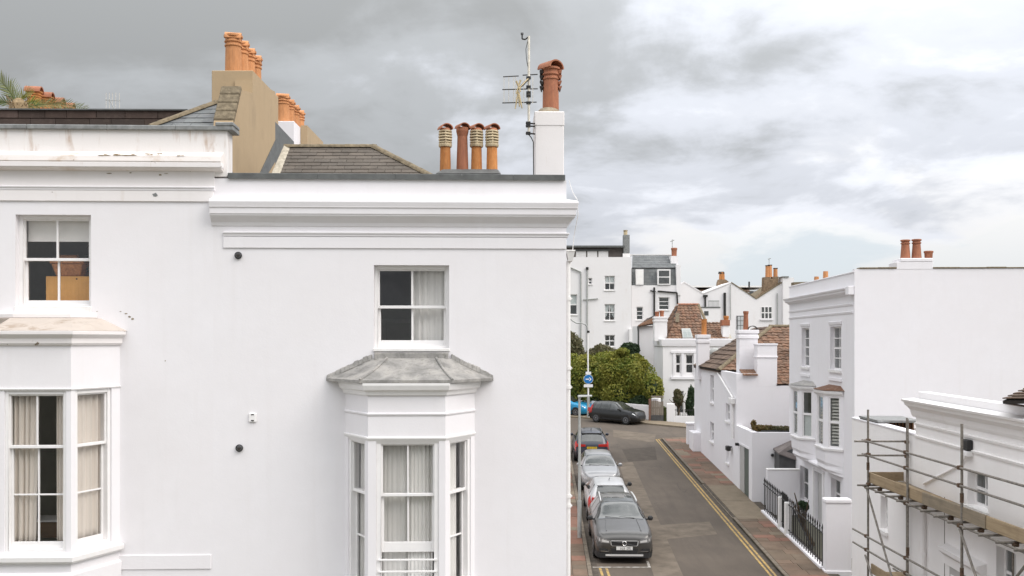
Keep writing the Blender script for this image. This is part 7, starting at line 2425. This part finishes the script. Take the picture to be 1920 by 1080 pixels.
bush('grey_shrub', 'grey green shrub between the olive tree and the evergreen', 'shrub', (W(1130, 0, 80).x, 80, gz(80) + 1), [B(1130, 664, 80, 20, 20, 18), B(1150, 668, 79, 16, 18, 14), B(1112, 668, 80, 16, 18, 14)], 8000, .12, 'leaf_olive', 9)
bush('small_shrub', 'thin olive shrub in front of the villa window', 'shrub', (W(1272, 0, 72.2).x, 72.2, gz(72)), [B(1272, 748, 72.2, 9, 9, 14), B(1270, 737, 72.2, 7, 7, 8)], 1200, .10, 'leaf_olive', 10)
bush('climber', 'dark leafy climber at the cottage corner before the villa', 'climber', (W(1294, 0, 70.5).x, 70.5, gz(70)), [B(1296, 745, 70.5, 7, 8, 22), B(1293, 762, 70.3, 7, 8, 18), B(1298, 778, 70.2, 5, 7, 14)], 2500, .10, 'leaf_dark', 11)
# planted roof of the garage wing
pw_ = [B(1413, 796, 41.6, 5, 6, 10), B(1424, 803, 41.4, 14, 8, 6), B(1441, 803, 41.4, 13, 8, 6), B(1466, 803, 41.3, 22, 8, 5)]
pt = thing('roof_plants', (W(1440, 0, 42.6).x, 42.6, za3 - .1), 'rusty autumn plants growing on the flat roof of the garage wing', 'plants')
foliage('stems', pt, pw_[:3], 1500, .05, 'leaf_rust', 12)
foliage('sedum', pt, pw_[2:], 700, .05, 'leaf_olive', 13)
MB().box(Frame(W(1408, 0, 42.6).x, 42.0, 0), 0.1, 2.1, -.9, .9, za3 - .12, za3 + .02).build('planter', 'dark_gate', pt)
bush('railing_shrub', 'small dark bush behind the spear railings by the front door', 'bush', (wx_r(33.4) + .6, 33.4, gz(33.4)), [B(1508, 950, 33.4, 9, 9, 8), B(1503, 944, 33.4, 6, 7, 5)], 700, .05, 'leaf_dark', 14)

# small pier and bollard by the cottage
pf2 = thing('corner_pier', (wx_r(57.2) - .3, 57.2, gz(57)), 'low white pier at the corner of the lower white house', 'pier')
FB = Frame(wx_r(57.2) - .35, 57.2, -3)
MB().box(FB, 0, .5, 0, .5, gz(57) - .1, gz(57) + 1.25).build('shaft', 'stucco', pf2, bevel=.02)
MB().box(FB, -.05, .55, -.05, .55, gz(57) + 1.252, gz(57) + 1.38).build('cap', 'stucco', pf2, bevel=.03)
pf3 = thing('step_block', (wx_r(54.5), 54.5, gz(54)), 'stout white buttress against the lower white house by a narrow black board', 'buttress')
FB3 = Frame(wx_r(54.4) - .42, 54.4, -2.2)
MB().box(FB3, 0, .45, 0, 1.5, gz(54) - .1, gz(54.4) + 1.15).build('block', 'stucco', pf3, bevel=.03)
MB().box(FB3, .50, .56, -.15, -.05, gz(54) + .1, gz(54.4) + 1.25).build('board', 'iron_black', pf3)

# ================================================================ cars
def smooth_interp(xs, ys, x):
    if x <= xs[0]:
        return ys[0]
    if x >= xs[-1]:
        return ys[-1]
    for k in range(len(xs) - 1):
        if x <= xs[k + 1]:
            t = (x - xs[k]) / (xs[k + 1] - xs[k])
            # Catmull-Rom with limited slopes
            def sl(i):
                if i == 0 or i == len(xs) - 1:
                    return 0.0 if i else (ys[1] - ys[0]) / (xs[1] - xs[0])
                a = (ys[i] - ys[i - 1]) / (xs[i] - xs[i - 1])
                b = (ys[i + 1] - ys[i]) / (xs[i + 1] - xs[i])
                return 0.0 if a * b <= 0 else 2 * a * b / (a + b)
            h = xs[k + 1] - xs[k]
            m0, m1 = sl(k) * h, sl(k + 1) * h
            return (2 * t ** 3 - 3 * t * t + 1) * ys[k] + (t ** 3 - 2 * t * t + t) * m0 + (-2 * t ** 3 + 3 * t * t) * ys[k + 1] + (t ** 3 - t * t) * m1

class Car:
    """s: distance behind the nose. All profiles are lists of (s, value)."""
    def __init__(c, sp, loc, heading, pitch, name, label, cat, group):
        c.sp = sp
        c.t = thing(name, loc, label, cat, group)
        c.L = sp['L']
        fwd = Vector((math.cos(heading), math.sin(heading), 0))
        fwd = Vector((fwd.x, fwd.y, 0))
        fwd.z = pitch(fwd)
        fwd.normalize()
        c.f = fwd
        c.l = Vector((-fwd.y, fwd.x, 0)).normalized()
        c.u = c.f.cross(c.l).normalized()
        c.o = Vector(loc)
    def P(c, s, y, z):
        return c.o + c.f * (c.L / 2 - s) + c.l * y + c.u * z
    def v(c, key, s):
        pr = c.sp[key]
        return smooth_interp([p[0] for p in pr], [p[1] for p in pr], s)
    def sec(c, s):
        zt, zb, w, wt, zu = c.v('top', s), c.v('belt', s), c.v('wid', s), c.v('wtop', s), c.v('bot', s)
        zb = min(zb, zt - .03)
        zm = zu + (zb - zu) * .45
        return [(0, zu), (w - .10, zu), (w - .03, zu + .08), (w, zm), (w - .005, zb - .12 * (zb - zu)), (w - .05, zb), ((w - .05) * .35 + wt * .65, zb + (zt - zb) * .62), (wt, zb + (zt - zb) * .86), (wt - .09, zt - .012), (wt * .5, zt + .012), (0, zt + .018)]
    def surf(c, s, t):
        """t in 0..10 along the half section; negative side by sign handled by caller"""
        sc_ = c.sec(s)
        i = min(9, int(t))
        u = t - i
        return (sc_[i][0] + (sc_[i + 1][0] - sc_[i][0]) * u, sc_[i][1] + (sc_[i + 1][1] - sc_[i][1]) * u)
    def part(c, m, name, mat, parent=None, **kw):
        return m.build(name, mat, parent or c.t, **kw)
    def body(c):
        m = MB()
        N = 56
        rings = []
        for k in range(N + 1):
            s = c.L * k / N
            h = c.sec(s)
            ring = [c.P(s, y, z) for y, z in h] + [c.P(s, -y, z) for y, z in h[-2:0:-1]]
            rings.append(ring)
        n = len(rings[0])
        for k in range(N):
            for j in range(n):
                m.poly([rings[k][j], rings[k][(j + 1) % n], rings[k + 1][(j + 1) % n], rings[k + 1][j]])
        m.poly(rings[0])
        m.poly(rings[-1][::-1])
        c.b = m.build('body', c.sp['paint'], c.t, smooth=True)
        c.b.data.set_sharp_from_angle(angle=R(48))
        return c.b
    def top_patch(c, s0, s1, ya0, ya1, name, mat, off=.008, inset=0.0, ns=8, ny=10):
        """sheet lying on the upper surface between stations; ya: half width fraction at each end"""
        m = MB()
        rows = []
        for k in range(ns + 1):
            s = s0 + (s1 - s0) * k / ns
            f = ya0 + (ya1 - ya0) * k / ns
            row = []
            for j in range(-ny, ny + 1):
                u = j / ny
                half = c.sec(s)
                # from centre (10) outwards to the roof edge point 7
                ymax = half[7][0] * f
                y = abs(u) * ymax
                z = None
                for i in range(10, 6, -1):
                    a, b = half[i], half[i - 1]
                    if a[0] <= y <= b[0] + 1e-6:
                        t = (y - a[0]) / max(1e-6, b[0] - a[0])
                        z = a[1] + (b[1] - a[1]) * t
                        break
                if z is None:
                    z = half[7][1]
                row.append((s, y * (1 if u >= 0 else -1), z))
            rows.append(row)
        # normal from slope along s
        for k in range(ns + 1):
            a, b = rows[max(0, k - 1)], rows[min(ns, k + 1)]
            for j in range(len(a)):
                ds, dz_ = b[j][0] - a[j][0], b[j][2] - a[j][2]
                ln = math.hypot(ds, dz_) or 1
                s, y, z = rows[k][j]
                rows[k][j] = (s - off * dz_ / ln, y, z + off * abs(ds) / ln)
        for k in range(ns):
            for j in range(len(rows[0]) - 1):
                m.poly([c.P(*rows[k][j]), c.P(*rows[k][j + 1]), c.P(*rows[k + 1][j + 1]), c.P(*rows[k + 1][j])])
        return m.build(name, mat, c.t, smooth='all')
    def side_patch(c, s0, s1, t0, t1, name, mat, sgn, off=.006, ns=6, nt=5, skew0=0.0, skew1=0.0, parent=None):
        m = MB()
        rows = []
        for k in range(ns + 1):
            row = []
            for j in range(nt + 1):
                t = t0 + (t1 - t0) * j / nt
                v = j / nt
                a, b = s0 + skew0 * v, s1 + skew1 * v
                s = a + (b - a) * k / ns
                y, z = c.surf(s, t)
                row.append(c.P(s, (y + off) * sgn, z + off * .4))
            rows.append(row)
        for k in range(ns):
            for j in range(nt):
                m.poly([rows[k][j], rows[k][j + 1], rows[k + 1][j + 1], rows[k + 1][j]])
        return m.build(name, mat, parent or c.t, smooth='all')
    def end_patch(c, front, pts, name, mat, off=.006, thick=.012, parent=None, tilt=0.0):
        """flat plate on the nose or tail: pts of (y, z)"""
        s = -off if front else c.L + off
        d = thick if front else -thick
        m = MB()
        m.extrude([c.P(s + d + tilt * z, y, z) for y, z in pts], [c.P(s + tilt * z, y, z) for y, z in pts])
        return m.build(name, mat, parent or c.t)
    def front_strip(c, st, name, mat, off=.008, parent=None, front=True, thick=.02):
        """piece wrapped round the nose or tail: stations (y, z low, z high)"""
        m = MB()
        def sf(y):
            y = abs(y)
            for k in range(400):
                q = k * .002
                if c.v('wid', q if front else c.L - q) >= y + .004:
                    return q
            return .5
        rows = []
        for (y, a, b) in st:
            q = sf(y) - off
            e = q if front else c.L - q
            g = thick if front else -thick
            rows.append([c.P(e, y, a), c.P(e, y, b), c.P(e + g, y, b), c.P(e + g, y, a)])
        for u, w in zip(rows[:-1], rows[1:]):
            for k in range(4):
                m.poly([u[k], u[(k + 1) % 4], w[(k + 1) % 4], w[k]])
        m.poly(rows[0])
        m.poly(rows[-1])
        return m.build(name, mat, parent or c.t, smooth=True)
    def cbox(c, s0, s1, y0, y1, z0, z1, name, mat, parent=None, bevel=.01):
        m = MB().hexa([c.P(s0, y0, z0), c.P(s1, y0, z0), c.P(s1, y1, z0), c.P(s0, y1, z0), c.P(s0, y0, z1), c.P(s1, y0, z1), c.P(s1, y1, z1), c.P(s0, y1, z1)])
        return m.build(name, mat, parent or c.t, bevel=bevel)
    def wheel(c, s, r, sgn):
        w = c.v('wid', s)
        ctr = lambda y: c.P(s, y * sgn, r)
        # dark arch: black disc painted in for the shade of the wheel well
        m = MB()
        n = 20
        pa = []
        for k in range(n + 1):
            a = math.pi * k / n - .12 * math.pi + (.24 * math.pi) * 0
            a = -0.15 + (math.pi + .30) * k / n
            pa.append((math.cos(a) * (r + .055), r + math.sin(a) * (r + .055)))
        m.extrude([c.P(s + x, (w + .004) * sgn, z) for x, z in pa], [c.P(s + x, (w - .10) * sgn, z) for x, z in pa])
        m.build('wheel_arch', 'soot_shade', c.t)
        ty = MB().tube(ctr(w - .19), ctr(w + .012), r, 26).build('wheel', 'tyre', c.t, smooth=True, bevel=.02)
        MB().tube(ctr(w + .0125), ctr(w + .018), r * .66, 22).build('rim', c.sp.get('rim', 'alloy'), ty)
        for k in range(5):
            a = 2 * math.pi * k / 5 + .3
            p = c.P(s + math.cos(a) * r * .33, (w + .019) * sgn, r + math.sin(a) * r * .33)
            MB().tube(p, p + c.l * sgn * .004, r * .13, 8).build('rim_gap', 'soot_shade', ty)
        MB().tube(ctr(w + .019), ctr(w + .026), r * .12, 10).build('hub', 'alloy', ty)
    def text(c, front, s, y0, z0, h, txt, mat, parent, tilt=0.0):
        pass
    def base_parts(c):
        c.body()
        r = c.sp['wr']
        for s in c.sp['axles']:
            for sg in (-1, 1):
                c.wheel(s, r, sg)
        for sg in (-1, 1):
            for (a, b, k0, k1) in c.sp['sidewin']:
                c.side_patch(a, b, 5.12, 6.95, 'side_window', 'car_glass', sg, skew0=k0, skew1=k1)
            # mirrors
            s = c.sp['mirror']
            y, z = c.surf(s, 5.2)
            mir = c.cbox(s - .06, s + .08, (y + .05) * sg, (y + .22) * sg, z - .01, z + .14, 'mirror', c.sp.get('mirror_mat', c.sp['paint']), bevel=.04)
            c.cbox(s - .01, s + .05, (y - .02) * sg, (y + .06) * sg, z + .0, z + .04, 'mirror_arm', 'trim_black', mir, bevel=0)
            # sill trim and door seams
            for s_ in c.sp['seams']:
                c.side_patch(s_, s_ + .012, 2.2, 5.0, 'door_seam', 'trim_black', sg, off=.002, ns=1)
            for s_ in c.sp['handles']:
                y, z = c.surf(s_, 4.1)
                c.cbox(s_, s_ + .18, y * sg, (y + .025) * sg, z - .012, z + .016, 'door_handle', c.sp['paint'], bevel=.006)
            c.side_patch(c.sp['axles'][0] + .4, c.sp['axles'][1] - .4, 1.6, 2.35, 'sill', 'trim_black', sg, off=.004)
        a, b = c.sp['screen']
        c.top_patch(a, b, .93, .95, 'windscreen', 'car_glass', off=.008)
        a, b = c.sp['rear_glass']
        c.top_patch(a, b, .90, .86, 'rear_window', 'car_glass', off=.008)

FONT5 = {'A': '01110100011000111111100011000110001', '0': '01110100011000110001100011000101110', '1': '00100011000010000100001000010001110', '2': '01110100010000100110010001000011111', '8': '01110100011000101110100011000101110', 'C': '01111100001000010000100001000001111', 'K': '10001100101010011000101001001010001', 'O': '01110100011000110001100011000101110', 'U': '10001100011000110001100011000101110', 'Z': '11111000010001000100010001000011111', '6': '01110100001000011110100011000101110', 'E': '11111100001000011110100001000011111', 'Y': '10001100010101000100001000010000100', 'L': '10000100001000010000100001000011111', '5': '11111100001111000001000011000101110', 'V': '10001100011000110001010100101000100', 'R': '11110100011000111110101001001010001', 'P': '11110100011000111110100001000010000', ' ': '0' * 35}
def plate(c, front, z0, mat, txt, w=.52, h=.112, off=.012, tilt=0.0, y0=0.0, sgn=1):
    pl_ = c.end_patch(front, [(y0 - w / 2, z0), (y0 + w / 2, z0), (y0 + w / 2, z0 + h), (y0 - w / 2, z0 + h)], 'number_plate', mat, off=off, tilt=tilt)
    m = MB()
    n = len(txt)
    cw = (w - .10) / n
    s = -off - .002 if front else c.L + off + .002
    side = 1 if front else -1     # reads left to right seen from outside
    for i, ch in enumerate(txt):
        bits = FONT5.get(ch, FONT5[' '])
        px = cw * .78 / 5
        for rr in range(7):
            for q in range(5):
                if bits[rr * 5 + q] == '1':
                    u0 = -w / 2 + .07 + i * cw + q * px
                    za = z0 + h - .016 - (rr + 1) * (h - .032) / 7
                    zb = za + (h - .032) / 7
                    ya, yb = y0 + side * u0, y0 + side * (u0 + px)
                    m.poly([c.P(s + tilt * za, ya, za), c.P(s + tilt * za, yb, za), c.P(s + tilt * zb, yb, zb), c.P(s + tilt * zb, ya, zb)])
    m.build('plate_text', 'trim_black', pl_)
    return pl_

up_street = math.atan2(1.0, SD)
def pitch_st(f):
    return 0.0357 * f.y
GRP = 'cars parked along the kerb'
def car_loc(Yc, gap, w):
    return (kx_l(Yc) + gap + w, Yc, gz(Yc) + .008)

# --- graphite estate car, nose towards the camera
sp = dict(L=4.93, paint='paint_graphite', wr=.355, axles=(.93, 3.87), rim='alloy', mirror=1.72, mirror_mat='trim_black',
          top=[(0, .80), (.04, .87), (.18, .95), (.7, 1.05), (1.35, 1.13), (1.50, 1.16), (1.95, 1.35), (2.35, 1.505), (2.8, 1.54), (3.6, 1.53), (4.25, 1.48), (4.5, 1.33), (4.80, 1.06), (4.88, .95), (4.93, .80)],
          belt=[(0, .72), (.15, .86), (.9, .98), (1.5, 1.01), (3.0, 1.03), (4.3, 1.06), (4.93, .78)],
          wid=[(0, .76), (.05, .83), (.16, .885), (.45, .925), (.9, .945), (2.5, .95), (4.0, .94), (4.6, .90), (4.86, .82), (4.93, .74)],
          wtop=[(0, .68), (.3, .80), (1.3, .82), (1.9, .68), (2.5, .63), (3.6, .62), (4.3, .60), (4.7, .66), (4.93, .66)],
          bot=[(0, .30), (.15, .22), (.6, .20), (4.2, .21), (4.8, .28), (4.93, .42)],
          sidewin=[(1.78, 2.62, .42, -.02), (2.70, 3.52, -.02, -.03), (3.60, 4.25, -.03, -.18)], screen=(1.42, 2.36), rear_glass=(4.28, 4.78), seams=(1.55, 2.66, 3.55), handles=(2.38, 3.25))
c = Car(sp, car_loc(33.5, .14, .95), up_street + math.pi, pitch_st, 'parked_car', 'graphite estate car with silver roof rails at the front of the parked row', 'car', GRP)
c.base_parts()
# bonnet creases, roof rails, glass roof, bumper, grille, lamps, badge
for sg in (-1, 1):
    pts = [c.P(s, .56 * sg - .05 * sg * (s - .3), c.sec(s)[9][1] - .002) for s in (.32, .6, .9, 1.2, 1.38)]
    c.part(MB().path(pts, .012, 6), 'bonnet_crease', 'paint_graphite', smooth=True)
    rr = [c.P(s, c.sec(s)[7][0] * sg - .02 * sg, c.sec(s)[8][1] + .035) for s in (2.45, 2.9, 3.4, 3.9, 4.2)]
    c.part(MB().path(rr, .026, 6), 'roof_rail', 'rail_silver', smooth=True)
    rr = [c.P(s, c.surf(s, 7)[0] * sg, c.surf(s, 7)[1]) for s in (1.55, 1.8, 2.05, 2.35)]
    c.part(MB().path(rr, .016, 6), 'screen_pillar', 'trim_black', smooth=True)
    lam = c.front_strip([(y * sg, a, b) for y, a, b in ((.47, .66, .765), (.56, .665, .79), (.66, .675, .815), (.75, .69, .84), (.82, .715, .86), (.87, .75, .87), (.895, .80, .875))], 'headlight', 'lamp_dark', off=.010)
    c.front_strip([(y * sg, a, b) for y, a, b in ((.50, .685, .735), (.60, .695, .765), (.70, .71, .79), (.80, .745, .815))], 'lamp_bar', 'rail_silver', off=.016, parent=lam)
    c.end_patch(True, [(.50 * sg, .36), (.80 * sg, .40), (.80 * sg, .50), (.56 * sg, .50)], 'air_intake', 'trim_black', off=.012, thick=.2)
    c.end_patch(True, [(.50 * sg, .395), (.76 * sg, .415), (.76 * sg, .425), (.50 * sg, .405)], 'intake_trim', 'chrome', off=.018, thick=.01)
c.top_patch(2.42, 3.4, .80, .80, 'glass_roof', 'car_glass', off=.006)
gr = c.end_patch(True, [(-.43, .60), (-.38, .575), (.38, .575), (.43, .60), (.45, .74), (.40, .755), (-.40, .755), (-.45, .74)], 'grille', 'rail_silver', off=.012, thick=.1)
c.end_patch(True, [(-.405, .605), (-.365, .59), (.365, .59), (.405, .605), (.425, .735), (-.425, .735)], 'grille_mesh', 'trim_black', off=.020, thick=.01, parent=gr)
for k in range(-5, 6):
    if k:
        c.end_patch(True, [(k * .075 - .006, .60), (k * .075 + .006, .60), (k * .075 + .006, .73), (k * .075 - .006, .73)], 'grille_slat', 'iron_black', off=.024, thick=.01, parent=gr)
ringp = [c.P(-.034, .065 * math.cos(a), .665 + .065 * math.sin(a)) for a in [2 * math.pi * k / 20 for k in range(21)]]
c.part(MB().path(ringp, .011, 6), 'badge', 'chrome', parent=gr, smooth=True)
c.part(MB().path([c.P(-.034, -.045, .71), c.P(-.034, -.085, .745)], .009, 5), 'badge_arrow', 'chrome', parent=gr)
c.part(MB().path([c.P(-.030, .36, .60), c.P(-.030, -.36, .735)], .008, 5), 'badge_strap', 'grey_plastic', parent=gr)
c.end_patch(True, [(-.40, .335), (.40, .335), (.44, .50), (-.44, .50)], 'lower_intake', 'trim_black', off=.008, thick=.1)
c.front_strip([(y, .20, .345 + .06 * max(0, abs(y) - .5)) for y in (-.93, -.90, -.85, -.76, -.6, -.3, 0, .3, .6, .76, .85, .90, .93)], 'bumper_cladding', 'trim_black', off=.006)
c.front_strip([(y, .255, .315) for y in (-.60, -.4, -.2, 0, .2, .4, .60)], 'skid_plate', 'rail_silver', off=.016)
plate(c, True, .455, 'plate_white', 'GU18 ZRC', off=.03)
for (a, b) in ((-.45, .05), (.02, .52)):
    c.part(MB().path([c.P(1.43, -a, c.sec(1.43)[9][1] + .01), c.P(1.52, -b, c.sec(1.52)[9][1] + .012)], .010, 5), 'wiper', 'trim_black')

# --- white hatchback, tail towards the camera
def hatch(L, paint, h=1.46, w=.88):
    k = L / 4.2
    return dict(L=L, paint=paint, wr=.315, axles=(.85 * k, 3.42 * k), mirror=1.42 * k,
          top=[(0, .66), (.05, .78), (.25 * k, .90), (.8 * k, .99), (1.12 * k, 1.04), (1.6 * k, 1.27), (1.95 * k, h - .05), (2.4 * k, h), (3.2 * k, h - .015), (3.75 * k, h - .07), (3.84 * k, h - .13), (4.08 * k, 1.0), (4.14 * k, .92), (4.2 * k, .72)],
          belt=[(0, .55), (.25, .76), (.9 * k, .90), (1.3 * k, .93), (3.0 * k, .97), (3.9 * k, .98), (4.2 * k, .70)],
          wid=[(0, .58), (.06, .70), (.25, w - .08), (.6, w - .02), (1.0, w), (2.5 * k, w), (3.6 * k, w), (4.0 * k, w - .05), (4.14 * k, w - .10), (4.2 * k, w - .16)],
          wtop=[(0, .52), (.3, .70), (1.1 * k, .74), (1.6 * k, .64), (2.1 * k, .58), (3.2 * k, .57), (3.8 * k, .56), (4.05 * k, .64), (4.2 * k, .60)],
          bot=[(0, .28), (.15, .20), (.6, .18), (3.6 * k, .19), (4.05 * k, .26), (4.2 * k, .40)],
          sidewin=[(1.45 * k, 2.22 * k, .38, -.02), (2.30 * k, 3.05 * k, -.02, -.03), (3.12 * k, 3.62 * k, -.03, -.16)], screen=(1.08 * k, 1.97 * k), rear_glass=(3.80 * k, 4.06 * k), seams=(1.25 * k, 2.26 * k, 3.08 * k), handles=(2.0 * k, 2.8 * k))

def tail(c, z0=.62, z1=.92, y0=.56, y1=.80, ptxt='YL05 KEO', pz=.66, pm='plate_yellow', tilt=0.0):
    for sg in (-1, 1):
        c.side_patch(c.L - .34, c.L - .10, 3.3, 5.3, 'tail_light', 'tail_red', sg, off=.010)
        c.end_patch(False, [(y0 * sg, z0), (y1 * .93 * sg, z0), (y1 * .90 * sg, z1), (y0 * sg, z1 - .03)], 'tail_light', 'tail_red', off=.02, thick=.2, tilt=-tilt)
    plate(c, False, pz, pm, ptxt, off=.03, tilt=-tilt)
    c.end_patch(False, [(-.72, .36), (.72, .36), (.70, .42), (-.70, .42)], 'bumper_trim', 'trim_black', off=.02, thick=.1)

sp = hatch(4.25, 'paint_white', 1.47)
sp['mirror_mat'] = 'trim_black'
c = Car(sp, car_loc(38.75, .17, .88), up_street, pitch_st, 'parked_car', 'white hatchback parked tail on behind the graphite estate car', 'car', GRP)
c.base_parts()
tail(c, .74, 1.02)
c.part(MB().path([c.P(3.1, 0, 1.49), c.P(3.28, 0, 1.60)], .012, 6), 'aerial', 'trim_black')
c.cbox(3.70, 3.86, -.50, .50, 1.405, 1.425, 'roof_spoiler', 'paint_white', bevel=.008)
c.part(MB().path([c.P(4.07, -.05, 1.055), c.P(3.98, .40, 1.15)], .010, 5), 'wiper', 'trim_black')

# --- silver saloon, nose towards the camera
sp = hatch(4.3, 'paint_silver', 1.44)
c = Car(sp, car_loc(44.9, .17, .88), up_street + math.pi, pitch_st, 'parked_car', 'silver hatchback parked nose on between the white hatchback and the navy car', 'car', GRP)
c.base_parts()
for sg in (-1, 1):
    c.side_patch(.10, .55, 4.0, 5.4, 'headlight', 'lamp_clear', sg, off=.010)
    c.front_strip([(y * sg, a, b) for y, a, b in ((.40, .56, .66), (.52, .565, .70), (.62, .58, .73), (.72, .61, .76), (.80, .66, .78))], 'headlight', 'lamp_clear', off=.010)
c.end_patch(True, [(-.34, .48), (.34, .48), (.36, .62), (-.36, .62)], 'grille', 'trim_black', off=.010, thick=.08)
plate(c, True, .38, 'plate_white', 'LV05 RPE', off=.02)
for (a, b) in ((-.4, .05), (.02, .48)):
    c.part(MB().path([c.P(1.10, -a, c.sec(1.10)[9][1] + .01), c.P(1.18, -b, c.sec(1.18)[9][1] + .012)], .010, 5), 'wiper', 'trim_black')

# --- navy crossover, tail towards the camera
sp = hatch(4.45, 'paint_navy', 1.60, .92)
sp['wr'] = .345
sp['belt'] = [(0, .65), (.25, .86), (.9, 1.0), (1.4, 1.03), (3.2, 1.07), (4.1, 1.08), (4.45, .80)]
sp['top'] = [(0, .78), (.05, .90), (.27, 1.0), (.85, 1.08), (1.18, 1.13), (1.7, 1.38), (2.06, 1.54), (2.5, 1.60), (3.4, 1.585), (3.97, 1.53), (4.06, 1.47), (4.30, 1.10), (4.38, 1.0), (4.45, .80)]
c = Car(sp, car_loc(53.2, .13, .92), up_street, pitch_st, 'parked_car', 'navy crossover with yellow number plate parked tail on in the row', 'car', GRP)
c.base_parts()
tail(c, .86, 1.0, .34, .88, 'KV18 CZO', .74)
for sg in (-1, 1):
    rr = [c.P(s, c.sec(s)[7][0] * sg - .02 * sg, c.sec(s)[8][1] + .03) for s in (2.2, 2.8, 3.4, 3.9)]
    c.part(MB().path(rr, .018, 6), 'roof_rail', 'grey_plastic', smooth=True)
c.end_patch(False, [(-.70, .44), (.70, .44), (.66, .49), (-.66, .49)], 'bumper_strip', 'chrome', off=.03, thick=.1)
c.cbox(3.92, 4.12, -.56, .56, 1.50, 1.525, 'roof_spoiler', 'trim_black', bevel=.008)
c.part(MB().path([c.P(3.4, 0, 1.61), c.P(3.52, 0, 1.70)], .02, 6), 'aerial', 'trim_black')

# --- black hatchback across the top of the street
sp = hatch(3.95, 'paint_black', 1.50, .84)
sp['rim'] = 'grey_plastic'
hd_ = math.atan2(-.66, .75)
fx0, fy0 = on(1150, 793)
c = Car(sp, (W(1157, 0, 68.6).x, 68.6, gz(68.6) + .008), math.atan2(-.60, .80), pitch_st, 'parked_car', 'black hatchback parked broadside under the hedge at the street top', 'car', 'cars parked under the hedge')
c.base_parts()
tail(c, .72, 1.0, .52, .78)
for sg in (-1, 1):
    c.side_patch(.12, .34, 4.4, 5.05, 'headlight', 'lamp_clear', sg, off=.010)
    c.side_patch(3.56, 3.84, 3.6, 6.0, 'tail_light', 'tail_red', sg, off=.014)
c.end_patch(True, [(-.36, .38), (.36, .38), (.40, .60), (-.40, .60)], 'grille', 'trim_black', off=.010, thick=.08)
# --- bright blue car behind the corner pipe
sp = hatch(4.1, 'paint_blue', 1.47, .86)
sp['rim'] = 'grey_plastic'
c = Car(sp, (W(1062, 0, 73.6).x, 73.6, gz(73.6) + .008), math.atan2(-.52, .85), pitch_st, 'parked_car', 'bright blue hatchback half hidden by the corner house at the street top', 'car', 'cars parked under the hedge')
c.base_parts()
for sg in (-1, 1):
    c.side_patch(.12, .34, 4.4, 5.05, 'headlight', 'lamp_clear', sg, off=.010)
c.end_patch(True, [(-.36, .38), (.36, .38), (.40, .60), (-.40, .60)], 'grille', 'trim_black', off=.010, thick=.08)
